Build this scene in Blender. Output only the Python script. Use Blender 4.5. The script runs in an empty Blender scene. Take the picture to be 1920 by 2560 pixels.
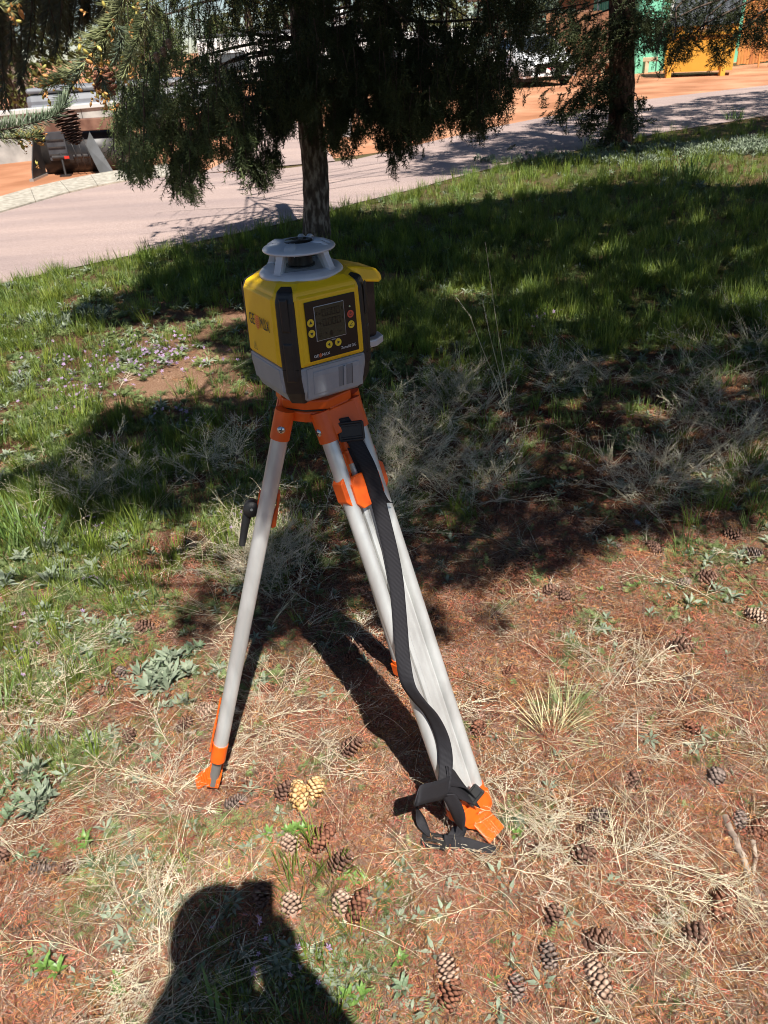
import bpy, bmesh, math, random
import numpy as np
from mathutils import Vector, Matrix, Euler
PI = math.pi
rnd = random.Random(7)
rs = np.random.RandomState(11)
sc = bpy.context.scene
C = sc.collection

# ------------------------------------------------------------------ camera
CAM_H, PITCH, ROLL, FPX = 1.6, math.radians(31.5), math.radians(3.5), 1924.0
EYE = np.array([0.0, 0.0, CAM_H])
FW = np.array([0.0, math.cos(PITCH), -math.sin(PITCH)])
R0 = np.array([1.0, 0.0, 0.0])
U0 = np.cross(R0, FW)
RT = math.cos(ROLL) * R0 - math.sin(ROLL) * U0
UP = math.sin(ROLL) * R0 + math.cos(ROLL) * U0
cam_d = bpy.data.cameras.new("camera")
cam = bpy.data.objects.new("camera", cam_d)
C.objects.link(cam)
cam.matrix_world = Matrix(((RT[0], UP[0], -FW[0], EYE[0]), (RT[1], UP[1], -FW[1], EYE[1]),
                           (RT[2], UP[2], -FW[2], EYE[2]), (0, 0, 0, 1)))
cam_d.sensor_fit = 'VERTICAL'
cam_d.sensor_height = 34.6
cam_d.lens = 34.6 * FPX / 2560
cam_d.clip_start = 0.02
cam_d.clip_end = 2000
cam_d.dof.use_dof = True
cam_d.dof.focus_distance = 1.55
cam_d.dof.aperture_fstop = 11
sc.camera = cam

# ------------------------------------------------------------------ sky, sun, exposure
SUN = np.array([-0.222, 0.653, -1.0])          # the way the light travels
world = bpy.data.worlds.new("World")
sc.world = world
world.use_nodes = True
wn = world.node_tree
bg = wn.nodes['Background']
sky = wn.nodes.new('ShaderNodeTexSky')
sky.sky_type = 'NISHITA'
sky.sun_disc = False
sky.sun_elevation = math.radians(55.4)
sky.sun_rotation = math.atan2(-SUN[0], -SUN[1])
sky.altitude = 2000
sky.air_density = 1.0
sky.dust_density = 0.5
sky.ozone_density = 1.5
wn.links.new(sky.outputs[0], bg.inputs[0])
bg.inputs[1].default_value = 0.052
sun_d = bpy.data.lights.new("sun", 'SUN')
sun_d.energy = 5.0
sun_d.angle = math.radians(0.53)
sun_d.color = (1.0, 0.955, 0.88)
sun = bpy.data.objects.new("sun", sun_d)
C.objects.link(sun)
sun.rotation_euler = Vector(SUN).to_track_quat('-Z', 'Y').to_euler()
sun.location = (5, -10, 20)
sc.view_settings.view_transform = 'Standard'
sc.view_settings.look = 'None'
sc.view_settings.gamma = 1.0
sc.view_settings.use_curve_mapping = False
sc.view_settings.exposure = 0.80
sc.cycles.max_bounces = 6
sc.cycles.filter_width = 0.95
sc.cycles.transparent_max_bounces = 8

# ------------------------------------------------------------------ from a pixel of the photograph to a place
def ray(px, py):
    return FW * FPX + RT * (px - 960) - UP * (py - 1280)
def G(px, py, z=0.0):                     # on the ground
    d = ray(px, py)
    return EYE + d * ((z - EYE[2]) / d[2])
def A(px, py, Y):                         # at distance Y in front of the camera
    d = ray(px, py)
    return EYE + d * (Y / d[1])
def onplane(px, py, P, n):
    d = ray(px, py); P = np.array(P); n = np.array(n)
    return EYE + d * (np.dot(P - EYE, n) / np.dot(d, n))
def proj(P):
    d = np.atleast_2d(P) - EYE
    z = d @ FW
    z = np.where(np.abs(z) < 1e-6, 1e-6, z)
    return np.stack([960 + FPX * (d @ RT) / z, 1280 - FPX * (d @ UP) / z, z], 1)

# ------------------------------------------------------------------ materials
def mat(name, col, col2=None, scale=30.0, rough=0.6, bump=0.0, bscale=None, metal=0.0, spec=0.5,
        detail=4.0, rand=0.0, dist=0.002, col3=None, ramp=(0.35, 0.65), transl=0.0, coat=0.0, coord='Object', stretch=None):
    m = bpy.data.materials.new(name)
    m.use_nodes = True
    nt = m.node_tree; N = nt.nodes; L = nt.links
    b = N['Principled BSDF']
    b.inputs['Roughness'].default_value = rough
    b.inputs['Metallic'].default_value = metal
    b.inputs['Specular IOR Level'].default_value = spec
    if coat: b.inputs['Coat Weight'].default_value = coat
    tc = N.new('ShaderNodeTexCoord')
    src = tc.outputs[coord]
    if stretch:
        mp = N.new('ShaderNodeMapping'); mp.inputs['Scale'].default_value = stretch
        L.new(src, mp.inputs[0]); src = mp.outputs[0]
    out = None
    if col2 is not None:
        nz = N.new('ShaderNodeTexNoise'); nz.inputs['Scale'].default_value = scale; nz.inputs['Detail'].default_value = detail
        L.new(src, nz.inputs['Vector'])
        rp = N.new('ShaderNodeValToRGB'); L.new(nz.outputs[0], rp.inputs[0])
        e = rp.color_ramp.elements
        e[0].position, e[1].position = ramp
        e[0].color = (*col, 1); e[1].color = (*col2, 1)
        if col3 is not None:
            k = e.new((ramp[0] + ramp[1]) / 2); k.color = (*col3, 1)
        out = rp.outputs[0]
    if rand > 0:
        oi = N.new('ShaderNodeObjectInfo')
        hs = N.new('ShaderNodeHueSaturation')
        mr = N.new('ShaderNodeMapRange'); L.new(oi.outputs['Random'], mr.inputs[0])
        mr.inputs[3].default_value = 1 - rand; mr.inputs[4].default_value = 1 + rand
        L.new(mr.outputs[0], hs.inputs['Value'])
        mr2 = N.new('ShaderNodeMath'); mr2.operation = 'MULTIPLY'; mr2.inputs[1].default_value = 7.31
        L.new(oi.outputs['Random'], mr2.inputs[0])
        fr = N.new('ShaderNodeMath'); fr.operation = 'FRACT'; L.new(mr2.outputs[0], fr.inputs[0])
        m3 = N.new('ShaderNodeMapRange'); L.new(fr.outputs[0], m3.inputs[0])
        m3.inputs[3].default_value = 0.5 - rand * 0.05; m3.inputs[4].default_value = 0.5 + rand * 0.05
        L.new(m3.outputs[0], hs.inputs['Hue'])
        if out is not None: L.new(out, hs.inputs['Color'])
        else: hs.inputs['Color'].default_value = (*col, 1)
        out = hs.outputs[0]
    if out is not None: L.new(out, b.inputs['Base Color'])
    else: b.inputs['Base Color'].default_value = (*col, 1)
    if bump:
        n2 = N.new('ShaderNodeTexNoise'); n2.inputs['Scale'].default_value = bscale or scale; n2.inputs['Detail'].default_value = 5
        L.new(src, n2.inputs['Vector'])
        bp = N.new('ShaderNodeBump'); bp.inputs['Strength'].default_value = bump; bp.inputs['Distance'].default_value = dist
        L.new(n2.outputs[0], bp.inputs['Height']); L.new(bp.outputs[0], b.inputs['Normal'])
    if transl > 0:
        tr = N.new('ShaderNodeBsdfTranslucent')
        if out is not None: L.new(out, tr.inputs[0])
        else: tr.inputs[0].default_value = (*col, 1)
        mx = N.new('ShaderNodeMixShader'); mx.inputs[0].default_value = transl
        L.new(b.outputs[0], mx.inputs[1]); L.new(tr.outputs[0], mx.inputs[2])
        L.new(mx.outputs[0], N['Material Output'].inputs[0])
    return m

# ------------------------------------------------------------------ meshes and objects
def link(o, parent=None):
    C.objects.link(o)
    if parent is not None: o.parent = parent
    return o
def tag(o, label=None, cat=None, group=None, kind=None):
    if label: o['label'] = label
    if cat: o['category'] = cat
    if group: o['group'] = group
    if kind: o['kind'] = kind
    return o
def empty(name, loc, label, cat, group=None, rz=0.0):
    o = bpy.data.objects.new(name, None); o.empty_display_size = 0.05
    link(o); o.location = loc; o.rotation_euler = (0, 0, rz)
    return tag(o, label, cat, group)
def mesh_np(name, V, F, mats, midx=None, smooth=False, edges=False):
    """V (n,3), F (m,k) with constant k"""
    me = bpy.data.meshes.new(name)
    V = np.asarray(V, np.float32); F = np.asarray(F, np.int32)
    k = F.shape[1]
    me.vertices.add(len(V)); me.vertices.foreach_set('co', V.ravel())
    me.loops.add(F.size); me.loops.foreach_set('vertex_index', F.ravel())
    me.polygons.add(len(F))
    me.polygons.foreach_set('loop_start', np.arange(0, F.size, k, dtype=np.int32))
    me.polygons.foreach_set('loop_total', np.full(len(F), k, np.int32))
    for m in (mats if isinstance(mats, (list, tuple)) else [mats]): me.materials.append(m)
    if midx is not None: me.polygons.foreach_set('material_index', np.asarray(midx, np.int32))
    if smooth: me.polygons.foreach_set('use_smooth', np.ones(len(F), bool))
    me.update(calc_edges=True)
    return me
class MB:
    """collects simple shapes; build() makes ONE mesh object"""
    def __init__(s): s.v = []; s.f = []; s.m = []; s.sm = []
    def add(s, vs, fs, mi=0, smooth=False):
        o = len(s.v); s.v += [tuple(map(float, v)) for v in vs]
        for f in fs: s.f.append(tuple(i + o for i in f)); s.m.append(mi); s.sm.append(smooth)
        return s
    def box(s, c, size, M=None, mi=0):
        hx, hy, hz = size[0] / 2, size[1] / 2, size[2] / 2
        vs = [(x, y, z) for x in (-hx, hx) for y in (-hy, hy) for z in (-hz, hz)]
        vs = [Vector(v) + Vector(c) if M is None else (M @ Vector(v)) + Vector(c) for v in vs]
        return s.add(vs, [(0, 1, 3, 2), (4, 6, 7, 5), (0, 4, 5, 1), (2, 3, 7, 6), (0, 2, 6, 4), (1, 5, 7, 3)], mi)
    def frame_box(s, p, ex, ey, ez, size, mi=0):
        M = Matrix((ex, ey, ez)).transposed()
        return s.box(p, size, M, mi)
    def tube(s, pts, rad, n=8, mi=0, cap=True, smooth=True, ell=None, wdir=None):
        pts = [Vector(p) for p in pts]
        if not isinstance(rad, (list, tuple)): rad = [rad] * len(pts)
        vs = []; fs = []
        ref = Vector(wdir) if wdir is not None else None
        for i, p in enumerate(pts):
            t = (pts[min(i + 1, len(pts) - 1)] - pts[max(i - 1, 0)])
            t = t.normalized() if t.length > 1e-9 else Vector((0, 0, 1))
            if ref is None:
                ref = Vector((0, 0, 1)) if abs(t.z) < 0.9 else Vector((1, 0, 0))
            u = (ref - t * ref.dot(t)).normalized(); w = t.cross(u)
            if wdir is None: ref = u
            for k in range(n):
                a = 2 * PI * k / n
                vs.append(p + u * (math.cos(a) * rad[i]) + w * (math.sin(a) * rad[i] * (ell or 1)))
        for i in range(len(pts) - 1):
            for k in range(n):
                a, b = i * n + k, i * n + (k + 1) % n
                fs.append((a, b, b + n, a + n))
        s.add(vs, fs, mi, smooth)
        if cap:
            s.add(vs[:n], [tuple(reversed(range(n)))], mi); s.add(vs[-n:], [tuple(range(n))], mi)
        return s
    def lathe(s, prof, n=32, c=(0, 0, 0), mi=0, smooth=True, M=None):
        vs = []; fs = []
        for r, z in prof:
            for k in range(n):
                a = 2 * PI * k / n
                v = Vector((r * math.cos(a), r * math.sin(a), z))
                if M is not None: v = M @ v
                vs.append(v + Vector(c))
        for i in range(len(prof) - 1):
            for k in range(n):
                a, b = i * n + k, i * n + (k + 1) % n
                fs.append((a, b, b + n, a + n))
        return s.add(vs, fs, mi, smooth)
    def prism(s, poly, z0, z1, mi=0, M=None, c=(0, 0, 0), top=None):
        n = len(poly); top = top or poly
        vs = [Vector((x, y, z0)) for x, y in poly] + [Vector((x, y, z1)) for x, y in top]
        if M is not None: vs = [M @ v for v in vs]
        vs = [v + Vector(c) for v in vs]
        fs = [(i, (i + 1) % n, (i + 1) % n + n, i + n) for i in range(n)]
        fs += [tuple(reversed(range(n))), tuple(range(n, 2 * n))]
        return s.add(vs, fs, mi)
    def build(s, name, mats, parent=None, bevel=0.0, seg=2, autosmooth=False):
        me = bpy.data.meshes.new(name)
        me.from_pydata(s.v, [], s.f)
        for m in (mats if isinstance(mats, (list, tuple)) else [mats]): me.materials.append(m)
        me.polygons.foreach_set('material_index', s.m)
        me.polygons.foreach_set('use_smooth', s.sm)
        me.update()
        o = bpy.data.objects.new(name, me)
        link(o, parent)
        if bevel:
            b = o.modifiers.new('bevel', 'BEVEL'); b.width = bevel; b.segments = seg; b.limit_method = 'ANGLE'
            b.angle_limit = math.radians(35)
        return o
def merge_instances(Vt, Ft, Ms):
    """template verts (n,3) faces (m,k), transforms (N,4,4) -> one big V,F"""
    Ms = np.asarray(Ms)
    V = np.einsum('nij,vj->nvi', Ms[:, :3, :3], Vt) + Ms[:, None, :3, 3]
    F = Ft[None] + (np.arange(len(Ms)) * len(Vt))[:, None, None]
    return V.reshape(-1, 3), F.reshape(-1, Ft.shape[1])
def frames(P, D, U, S):
    """transforms with local +Y along D, local +Z near U, scale S"""
    D = D / np.linalg.norm(D, axis=1, keepdims=True)
    X = np.cross(D, U); X /= (np.linalg.norm(X, axis=1, keepdims=True) + 1e-9)
    Z = np.cross(X, D)
    M = np.zeros((len(P), 4, 4))
    S = np.asarray(S).reshape(-1, 1)
    M[:, :3, 0] = X * S; M[:, :3, 1] = D * S; M[:, :3, 2] = Z * S; M[:, :3, 3] = P; M[:, 3, 3] = 1
    return M
def randdir(n):
    v = rs.normal(size=(n, 3)); return v / np.linalg.norm(v, axis=1, keepdims=True)

# scatter of countless small things: one object of points, geometry nodes put the pieces on them
def scatter(name, label, P, rot, scl, idx, sources, cat=None):
    n = len(P)
    me = bpy.data.meshes.new(name)
    me.vertices.add(n); me.vertices.foreach_set('co', np.asarray(P, np.float32).ravel())
    a = me.attributes.new('rot', 'FLOAT_VECTOR', 'POINT'); a.data.foreach_set('vector', np.asarray(rot, np.float32).ravel())
    a = me.attributes.new('scl', 'FLOAT', 'POINT'); a.data.foreach_set('value', np.asarray(scl, np.float32))
    a = me.attributes.new('idx', 'INT', 'POINT'); a.data.foreach_set('value', np.asarray(idx, np.int32))
    o = bpy.data.objects.new(name, me); link(o)
    col = bpy.data.collections.new(name + '_pieces')
    for i, m in enumerate(sources):
        col.objects.link(bpy.data.objects.new('%s_piece_%02d' % (name, i), m))
    ng = bpy.data.node_groups.new(name, 'GeometryNodeTree')
    ng.interface.new_socket('Geometry', in_out='INPUT', socket_type='NodeSocketGeometry')
    ng.interface.new_socket('Geometry', in_out='OUTPUT', socket_type='NodeSocketGeometry')
    N, L = ng.nodes, ng.links
    gi, go = N.new('NodeGroupInput'), N.new('NodeGroupOutput')
    ip = N.new('GeometryNodeInstanceOnPoints')
    ci = N.new('GeometryNodeCollectionInfo'); ci.inputs['Collection'].default_value = col
    ci.inputs['Separate Children'].default_value = True; ci.inputs['Reset Children'].default_value = True
    def attr(nm, ty):
        q = N.new('GeometryNodeInputNamedAttribute'); q.data_type = ty; q.inputs[0].default_value = nm; return q.outputs[0]
    er = N.new('FunctionNodeEulerToRotation')
    L.new(attr('rot', 'FLOAT_VECTOR'), er.inputs[0])
    L.new(gi.outputs[0], ip.inputs['Points']); L.new(ci.outputs[0], ip.inputs['Instance'])
    ip.inputs['Pick Instance'].default_value = True
    L.new(attr('idx', 'INT'), ip.inputs['Instance Index'])
    L.new(er.outputs[0], ip.inputs['Rotation']); L.new(attr('scl', 'FLOAT'), ip.inputs['Scale'])
    L.new(ip.outputs[0], go.inputs[0])
    md = o.modifiers.new('scatter', 'NODES'); md.node_group = ng
    return tag(o, label, cat, kind='stuff')
def tri_tube(pts, rad):
    """thin 3 sided stem, returns V, F (triangles)"""
    pts = np.asarray(pts, float); n = len(pts)
    rad = np.broadcast_to(rad, (n,))
    t = np.gradient(pts, axis=0); t /= (np.linalg.norm(t, axis=1, keepdims=True) + 1e-9)
    ref = np.array([0, 0, 1.0]) if abs(t[0, 2]) < 0.9 else np.array([1.0, 0, 0])
    u = np.cross(t, ref); u /= (np.linalg.norm(u, axis=1, keepdims=True) + 1e-9); w = np.cross(t, u)
    V = np.concatenate([(pts + (u * math.cos(a) + w * math.sin(a)) * rad[:, None])[:, None] for a in (0, 2.094, 4.189)], 1).reshape(-1, 3)
    F = []
    for i in range(n - 1):
        for k in range(3):
            a, b = i * 3 + k, i * 3 + (k + 1) % 3
            F += [(a, b, b + 3), (a, b + 3, a + 3)]
    return V, np.array(F)
class TB:
    """collects triangle arrays with material index"""
    def __init__(s): s.V = []; s.F = []; s.M = []; s.n = 0
    def add(s, V, F, mi=0):
        V = np.asarray(V, float); F = np.asarray(F, int)
        s.V.append(V); s.F.append(F + s.n); s.M.append(np.full(len(F), mi)); s.n += len(V); return s
    def mesh(s, name, mats, smooth=False):
        return mesh_np(name, np.concatenate(s.V), np.concatenate(s.F), mats, np.concatenate(s.M), smooth)

# ------------------------------------------------------------------ ground height and cover map
_k = np.array([[3.1, 1.2, .010], [-2.2, 3.9, .008], [7.3, -5.1, .004], [5.2, 8.8, .004], [13., 7., .0022], [-9., 16., .0022],
               [25., -11., .0012], [17., 29., .0012], [0.8, 0.5, .012]])
def near_fade(x, y):                       # bumps die out where the road and lot lie
    p = proj(np.stack([np.ravel(x), np.ravel(y), np.zeros(np.size(x))], 1))
    edge = np.interp(p[:, 0], NE[:, 0], NE[:, 1])
    f = np.clip((p[:, 1] - edge - 6) / 60.0, 0, 1)
    f = np.where(p[:, 2] < 0.2, 1, f)
    return f.reshape(np.shape(x))
NE = np.array([[-2500, 1500], [-900, 990], [0, 712], [230, 662], [420, 622], [600, 585], [743, 553], [811, 536], [870, 515], [1043, 473], [1148, 443], [1300, 405],
               [1404, 385], [1527, 362], [1650, 334], [1920, 290], [2600, 195], [4000, 60]], float)
def hz(x, y):
    x = np.asarray(x, float); y = np.asarray(y, float)
    h = sum(a * np.sin(kx * x + ky * y + i * 1.7) for i, (kx, ky, a) in enumerate(_k))
    return h * near_fade(x, y) * 0.8
rows = [560, 700, 800, 900, 1000, 1150, 1300, 1450, 1600, 1800, 2000, 2200, 2400, 2560]
cols = [100, 400, 700, 1000, 1300, 1600, 1850]
MAPS = {
 'G': [[1,1,1,1,1,1,.8],[.8,.8,.6,1,1,1,.8],[.35,.14,.15,.7,.8,.7,.4],[.22,.07,.08,.35,.22,.14,.1],[.2,.08,.15,.15,.08,.05,.03],[.3,.3,.2,.06,.05,.02,.05],
       [.55,.15,.12,.04,.0,.0,.04],[.1,.05,.05,0,0,0,0],[.1,.0,.0,0,0,0,.0],[.12,.0,0,0,0,0,0],[0,0,0,0,0,0,0],[0,0,0.02,0,0,0,0],[0,0,0.02,0,0,0,0],[0,.0,.03,.0,0,0,0]],
 'W': [[.5,.5,.6,.6,.6,.6,.5],[1,1,.6,.7,.7,.7,.7],[1,1,.5,.8,.8,.9,.9],[1,1,.5,.9,.7,.6,.5],[1,.7,.4,.6,.3,.2,.15],[.9,.8,.7,.5,.2,.15,.3],
       [.9,.6,.6,.35,.1,.12,.5],[.7,.45,.35,.1,.05,.3,.3],[.8,.55,.2,.02,.03,.1,.15],[.3,.35,.12,.03,.04,.05,.1],[.45,.3,.1,.1,.12,.04,.05],[.2,.3,.1,.15,.05,.04,.04],[.15,.35,.6,.35,.08,.12,.04],[.12,.4,.9,.6,.12,.15,.05]],
 'S': [[0,0,0,0,0,0,0],[0,.0,.02,.02,0,0,0],[.02,.08,.15,.05,0,.03,.1],[.05,.1,.2,.2,.15,.2,.25],[.1,.2,.25,.7,.5,.5,.6],[.4,.45,.5,.95,.45,.5,.8],
       [.5,.6,.5,.75,.4,.5,.6],[.6,.3,.8,.35,.25,.3,.35],[.9,.3,.6,.15,.12,.35,.45],[.7,.2,.7,.15,.35,.7,.6],[.5,.6,.12,.25,.3,.3,.5],[.2,.5,.12,.25,.3,.35,.45],[.12,.45,.2,.1,.2,.3,.55],[.1,.5,.25,.2,.2,.3,.55]],
 'N': [[0,0,0,0,0,0,.2],[0,0,.1,0,0,0,.2],[0,0,.3,0,0,0,.1],[0,0,.2,.1,.1,.1,.3],[0,.05,.2,.3,.5,.6,.7],[.1,.15,.3,.5,.8,.8,.7],
       [.1,.2,.3,.6,1,1,.7],[.15,.35,.5,.9,1,.9,.8],[.2,.45,.6,1,1,.9,.85],[.35,.6,.65,1,1,.85,.85],[.45,.45,.5,.7,1,1,1],[.5,.5,.5,.75,1,1,1],[.55,.5,.5,.8,1,1,1],[.55,.5,.4,.7,1,1,1]],
 'B': [[0,0,.3,0,0,0,.3],[0,0,.8,0,0,0,.2],[0,.2,.9,.2,0,0,0],[.1,.5,.9,.1,0,.1,0],[.1,1,.4,.1,.1,.2,.1],[.3,.3,.2,.2,.3,.3,.2],
       [.6,.8,.4,.3,.2,.3,.2],[.7,1,.3,.3,.1,.2,.2],[.5,1,.3,.1,.1,.2,.2],[.5,.8,.5,.2,.1,.2,.2],[.6,.7,.8,.5,.1,.1,.1],[.9,.6,.6,.5,.1,.1,.1],[1,.5,.3,.4,.1,.1,.1],[1,.5,.2,.2,.1,.1,.1]],
}
for k_ in MAPS: MAPS[k_] = np.array(MAPS[k_], float)
def cover(key, px, py):
    T = MAPS[key]
    fx = np.interp(px, cols, range(len(cols))); fy = np.interp(py, rows, range(len(rows)))
    i = np.minimum(fx.astype(int), len(cols) - 2); j = np.minimum(fy.astype(int), len(rows) - 2)
    a = fx - i; b = fy - j
    return (T[j, i] * (1 - a) + T[j, i + 1] * a) * (1 - b) + (T[j + 1, i] * (1 - a) + T[j + 1, i + 1] * a) * b
BARE = [(430, 965, 125, 32), (560, 885, 70, 20), (330, 1105, 60, 16), (300, 1010, 30, 10), (600, 800, 60, 14), (1330, 1090, 60, 16), (480, 1480, 60, 40), (300, 1790, 110, 50), (560, 2030, 110, 40), (940, 690, 60, 12)]
def bare(px, py, g=1.0):
    k = np.zeros(len(px), bool)
    for cx, cy, a_, b_ in BARE: k |= ((px - cx) / (a_ * g)) ** 2 + ((py - cy) / (b_ * g)) ** 2 < 1
    return k
def patch(x, y, s=1.0, ph=0.0):           # soft blotches 0..1
    x = np.asarray(x) * s; y = np.asarray(y) * s
    v = np.sin(7.1 * x + 3.3 * y + ph) + np.sin(-4.7 * x + 8.9 * y + 1.3 * ph + 2) + np.sin(15.3 * x - 6.1 * y + 2.1 * ph) * .7 + np.sin(9.1 * x + 19.7 * y + ph * .7) * .7
    return np.clip(0.5 + v / 4.5, 0, 1)
def sample_ground(n, key, y0=420, y1=2700, margin=260, floor=0.0, ps=1.0, ph=0.0, pw=0.7, power=1.0):
    """points spread evenly over the picture's ground, thinned by the cover map"""
    out = []
    tot = 0
    while tot < n:
        m = n * 3
        px = rs.uniform(-margin, 1920 + margin, m); py = y0 + (y1 - y0) * rs.uniform(0, 1, m) ** power
        edge = np.interp(px, NE[:, 0], NE[:, 1])
        w = np.maximum(cover(key, px, py), floor)
        d = FW[None] * FPX + RT[None] * (px - 960)[:, None] - UP[None] * (py - 1280)[:, None]
        t = -CAM_H / d[:, 2]
        P = EYE + d * t[:, None]
        pt = patch(P[:, 0], P[:, 1], ps, ph)
        w = w * (1 - pw + pw * np.clip((pt - .25) * 2, 0, 1.4))
        if key in 'GWS': w = w * np.where(bare(px, py, rs.uniform(.8, 1.25, m)), .06, 1)
        ok = (rs.uniform(0, 1, m) < w) & (py > edge + 4) & (d[:, 2] < 0)
        P = P[ok]; out.append(P); tot += len(P)
    P = np.concatenate(out)[:n]
    P[:, 2] = hz(P[:, 0], P[:, 1])
    return P
# ------------------------------------------------------------------ the ground as one sheet
def ground_material():
    m = bpy.data.materials.new('ground_soil'); m.use_nodes = True
    nt = m.node_tree; N = nt.nodes; L = nt.links; b = N['Principled BSDF']; b.inputs['Roughness'].default_value = 0.95
    b.inputs['Specular IOR Level'].default_value = 0.15
    tc = N.new('ShaderNodeTexCoord')
    def noise(s, d=5, r=.55):
        n = N.new('ShaderNodeTexNoise'); n.inputs['Scale'].default_value = s; n.inputs['Detail'].default_value = d
        n.inputs['Roughness'].default_value = r
        L.new(tc.outputs['Object'], n.inputs['Vector']); return n.outputs[0]
    def ramp(src, els):
        r = N.new('ShaderNodeValToRGB'); L.new(src, r.inputs[0]); e = r.color_ramp.elements
        e[0].position, e[0].color = els[0][0], (*els[0][1], 1); e[1].position, e[1].color = els[-1][0], (*els[-1][1], 1)
        for p, c in els[1:-1]: q = e.new(p); q.color = (*c, 1)
        return r.outputs[0]
    def mix(f, a, c):
        x = N.new('ShaderNodeMix'); x.data_type = 'RGBA'; L.new(f, x.inputs[0]); L.new(a, x.inputs[6]); L.new(c, x.inputs[7]); return x.outputs[2]
    def at(nm):
        a = N.new('ShaderNodeAttribute'); a.attribute_name = nm; return a.outputs['Fac']
    soil = ramp(noise(90), [(.34, (.040, .018, .011)), (.5, (.13, .062, .036)), (.70, (.27, .15, .092))])
    sand = ramp(noise(160), [(.28, (.14, .07, .04)), (.5, (.32, .18, .11)), (.75, (.55, .37, .25))])
    lit = ramp(noise(220, 3), [(.36, (.022, .009, .006)), (.52, (.095, .036, .020)), (.70, (.24, .098, .052))])
    grn = ramp(noise(60), [(.3, (.04, .045, .018)), (.55, (.11, .12, .045)), (.75, (.24, .22, .11))])
    c = mix(at('sand'), soil, sand)
    c = mix(at('litter'), c, lit)
    c = mix(at('green'), c, grn)
    L.new(c, b.inputs['Base Color'])
    bp = N.new('ShaderNodeBump'); bp.inputs['Strength'].default_value = 1.0; bp.inputs['Distance'].default_value = 0.016
    L.new(noise(140, 8, .65), bp.inputs['Height']); L.new(bp.outputs[0], b.inputs['Normal'])
    return m
ys = np.concatenate([np.linspace(-3, 0.5, 20)[:-1], np.linspace(0.5, 4.2, 220)[:-1], np.linspace(4.2, 9, 110)[:-1], np.geomspace(9, 900, 60)])
xh = np.concatenate([np.linspace(0, 2.4, 130)[:-1], np.linspace(2.4, 6, 60)[:-1], np.geomspace(6, 700, 40)])
xs = np.concatenate([-xh[::-1], xh[1:]])
XX, YY = np.meshgrid(xs, ys)
ZZ = hz(XX, YY)
V = np.stack([XX.ravel(), YY.ravel(), ZZ.ravel()], 1)
nx, ny = len(xs), len(ys)
ii = (np.arange(ny - 1)[:, None] * nx + np.arange(nx - 1)[None]).ravel()
F = np.stack([ii, ii + 1, ii + nx + 1, ii + nx], 1)
me = mesh_np('ground', V, F, ground_material(), smooth=True)
pp = proj(V)
fx, fy = np.where(pp[:, 2] > .1, pp[:, 0], 960), np.where(pp[:, 2] > .1, pp[:, 1], 2560)
near = np.clip(fy, 560, 2560)
gpatch = patch(V[:, 0], V[:, 1], 1.0, 0.4); nb = ~bare(fx, near)
for nm, val in (('sand', np.clip(cover('B', fx, near) * 1.5 * patch(V[:, 0], V[:, 1], .8, 2.2) + ~nb, 0, 1)),
                ('litter', np.clip(cover('N', fx, near) * 1.25 * (0.45 + patch(V[:, 0], V[:, 1], 1.4, .9)), 0, 1)),
                ('green', np.clip((cover('G', fx, near) + .12 * cover('W', fx, near)) * (.3 + gpatch) - .28, 0, .9) * nb)):
    at = me.attributes.new(nm, 'FLOAT', 'POINT'); at.data.foreach_set('value', val.astype(np.float32))
ground = link(bpy.data.objects.new('ground', me)); tag(ground, kind='structure')

def strip(name, near_pts, far_pts, z, m, n=60, kind='structure', thick=0.0):
    """sheet between two ground curves, resampled"""
    def res(P, n):
        P = np.array(P)[:, :2]; d = np.r_[0, np.cumsum(np.linalg.norm(np.diff(P, axis=0), axis=1))]
        t = np.linspace(0, d[-1], n); return np.stack([np.interp(t, d, P[:, 0]), np.interp(t, d, P[:, 1])], 1)
    a, b = res(near_pts, n), res(far_pts, n)
    k = 5
    V = []; 
    for j in range(k + 1):
        q = a * (1 - j / k) + b * (j / k); V.append(np.c_[q, np.full(n, z)])
    V = np.concatenate(V)
    F = [(j * n + i, j * n + i + 1, (j + 1) * n + i + 1, (j + 1) * n + i) for j in range(k) for i in range(n - 1)]
    me = mesh_np(name, V, np.array(F), m)
    o = link(bpy.data.objects.new(name, me)); tag(o, kind=kind)
    if thick:
        s = o.modifiers.new('thick', 'SOLIDIFY'); s.thickness = thick; s.offset = 1
    return o
m_road = mat('asphalt', (.30, .22, .195), (.50, .39, .355), scale=130, rough=.9, bump=.5, bscale=300, dist=.003, col3=(.40, .305, .275), spec=.2)
nt = m_road.node_tree                       # large worn blotches and tyre streaks on the asphalt
b_ = nt.nodes['Principled BSDF']; lk = b_.inputs['Base Color'].links[0].from_socket
tc_ = nt.nodes.new('ShaderNodeTexCoord'); mp_ = nt.nodes.new('ShaderNodeMapping'); mp_.inputs['Rotation'].default_value = (0, 0, .55); mp_.inputs['Scale'].default_value = (.25, 1.6, 1)
nz_ = nt.nodes.new('ShaderNodeTexNoise'); nz_.inputs['Scale'].default_value = 1.3; nz_.inputs['Detail'].default_value = 5
nt.links.new(tc_.outputs['Object'], mp_.inputs[0]); nt.links.new(mp_.outputs[0], nz_.inputs['Vector'])
rp_ = nt.nodes.new('ShaderNodeValToRGB'); rp_.color_ramp.elements[0].position = .35; rp_.color_ramp.elements[1].position = .7
rp_.color_ramp.elements[0].color = (.78, .78, .8, 1); rp_.color_ramp.elements[1].color = (1.05, 1.03, 1.0, 1)
mx_ = nt.nodes.new('ShaderNodeMix'); mx_.data_type = 'RGBA'; mx_.blend_type = 'MULTIPLY'; mx_.inputs[0].default_value = 1
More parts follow.
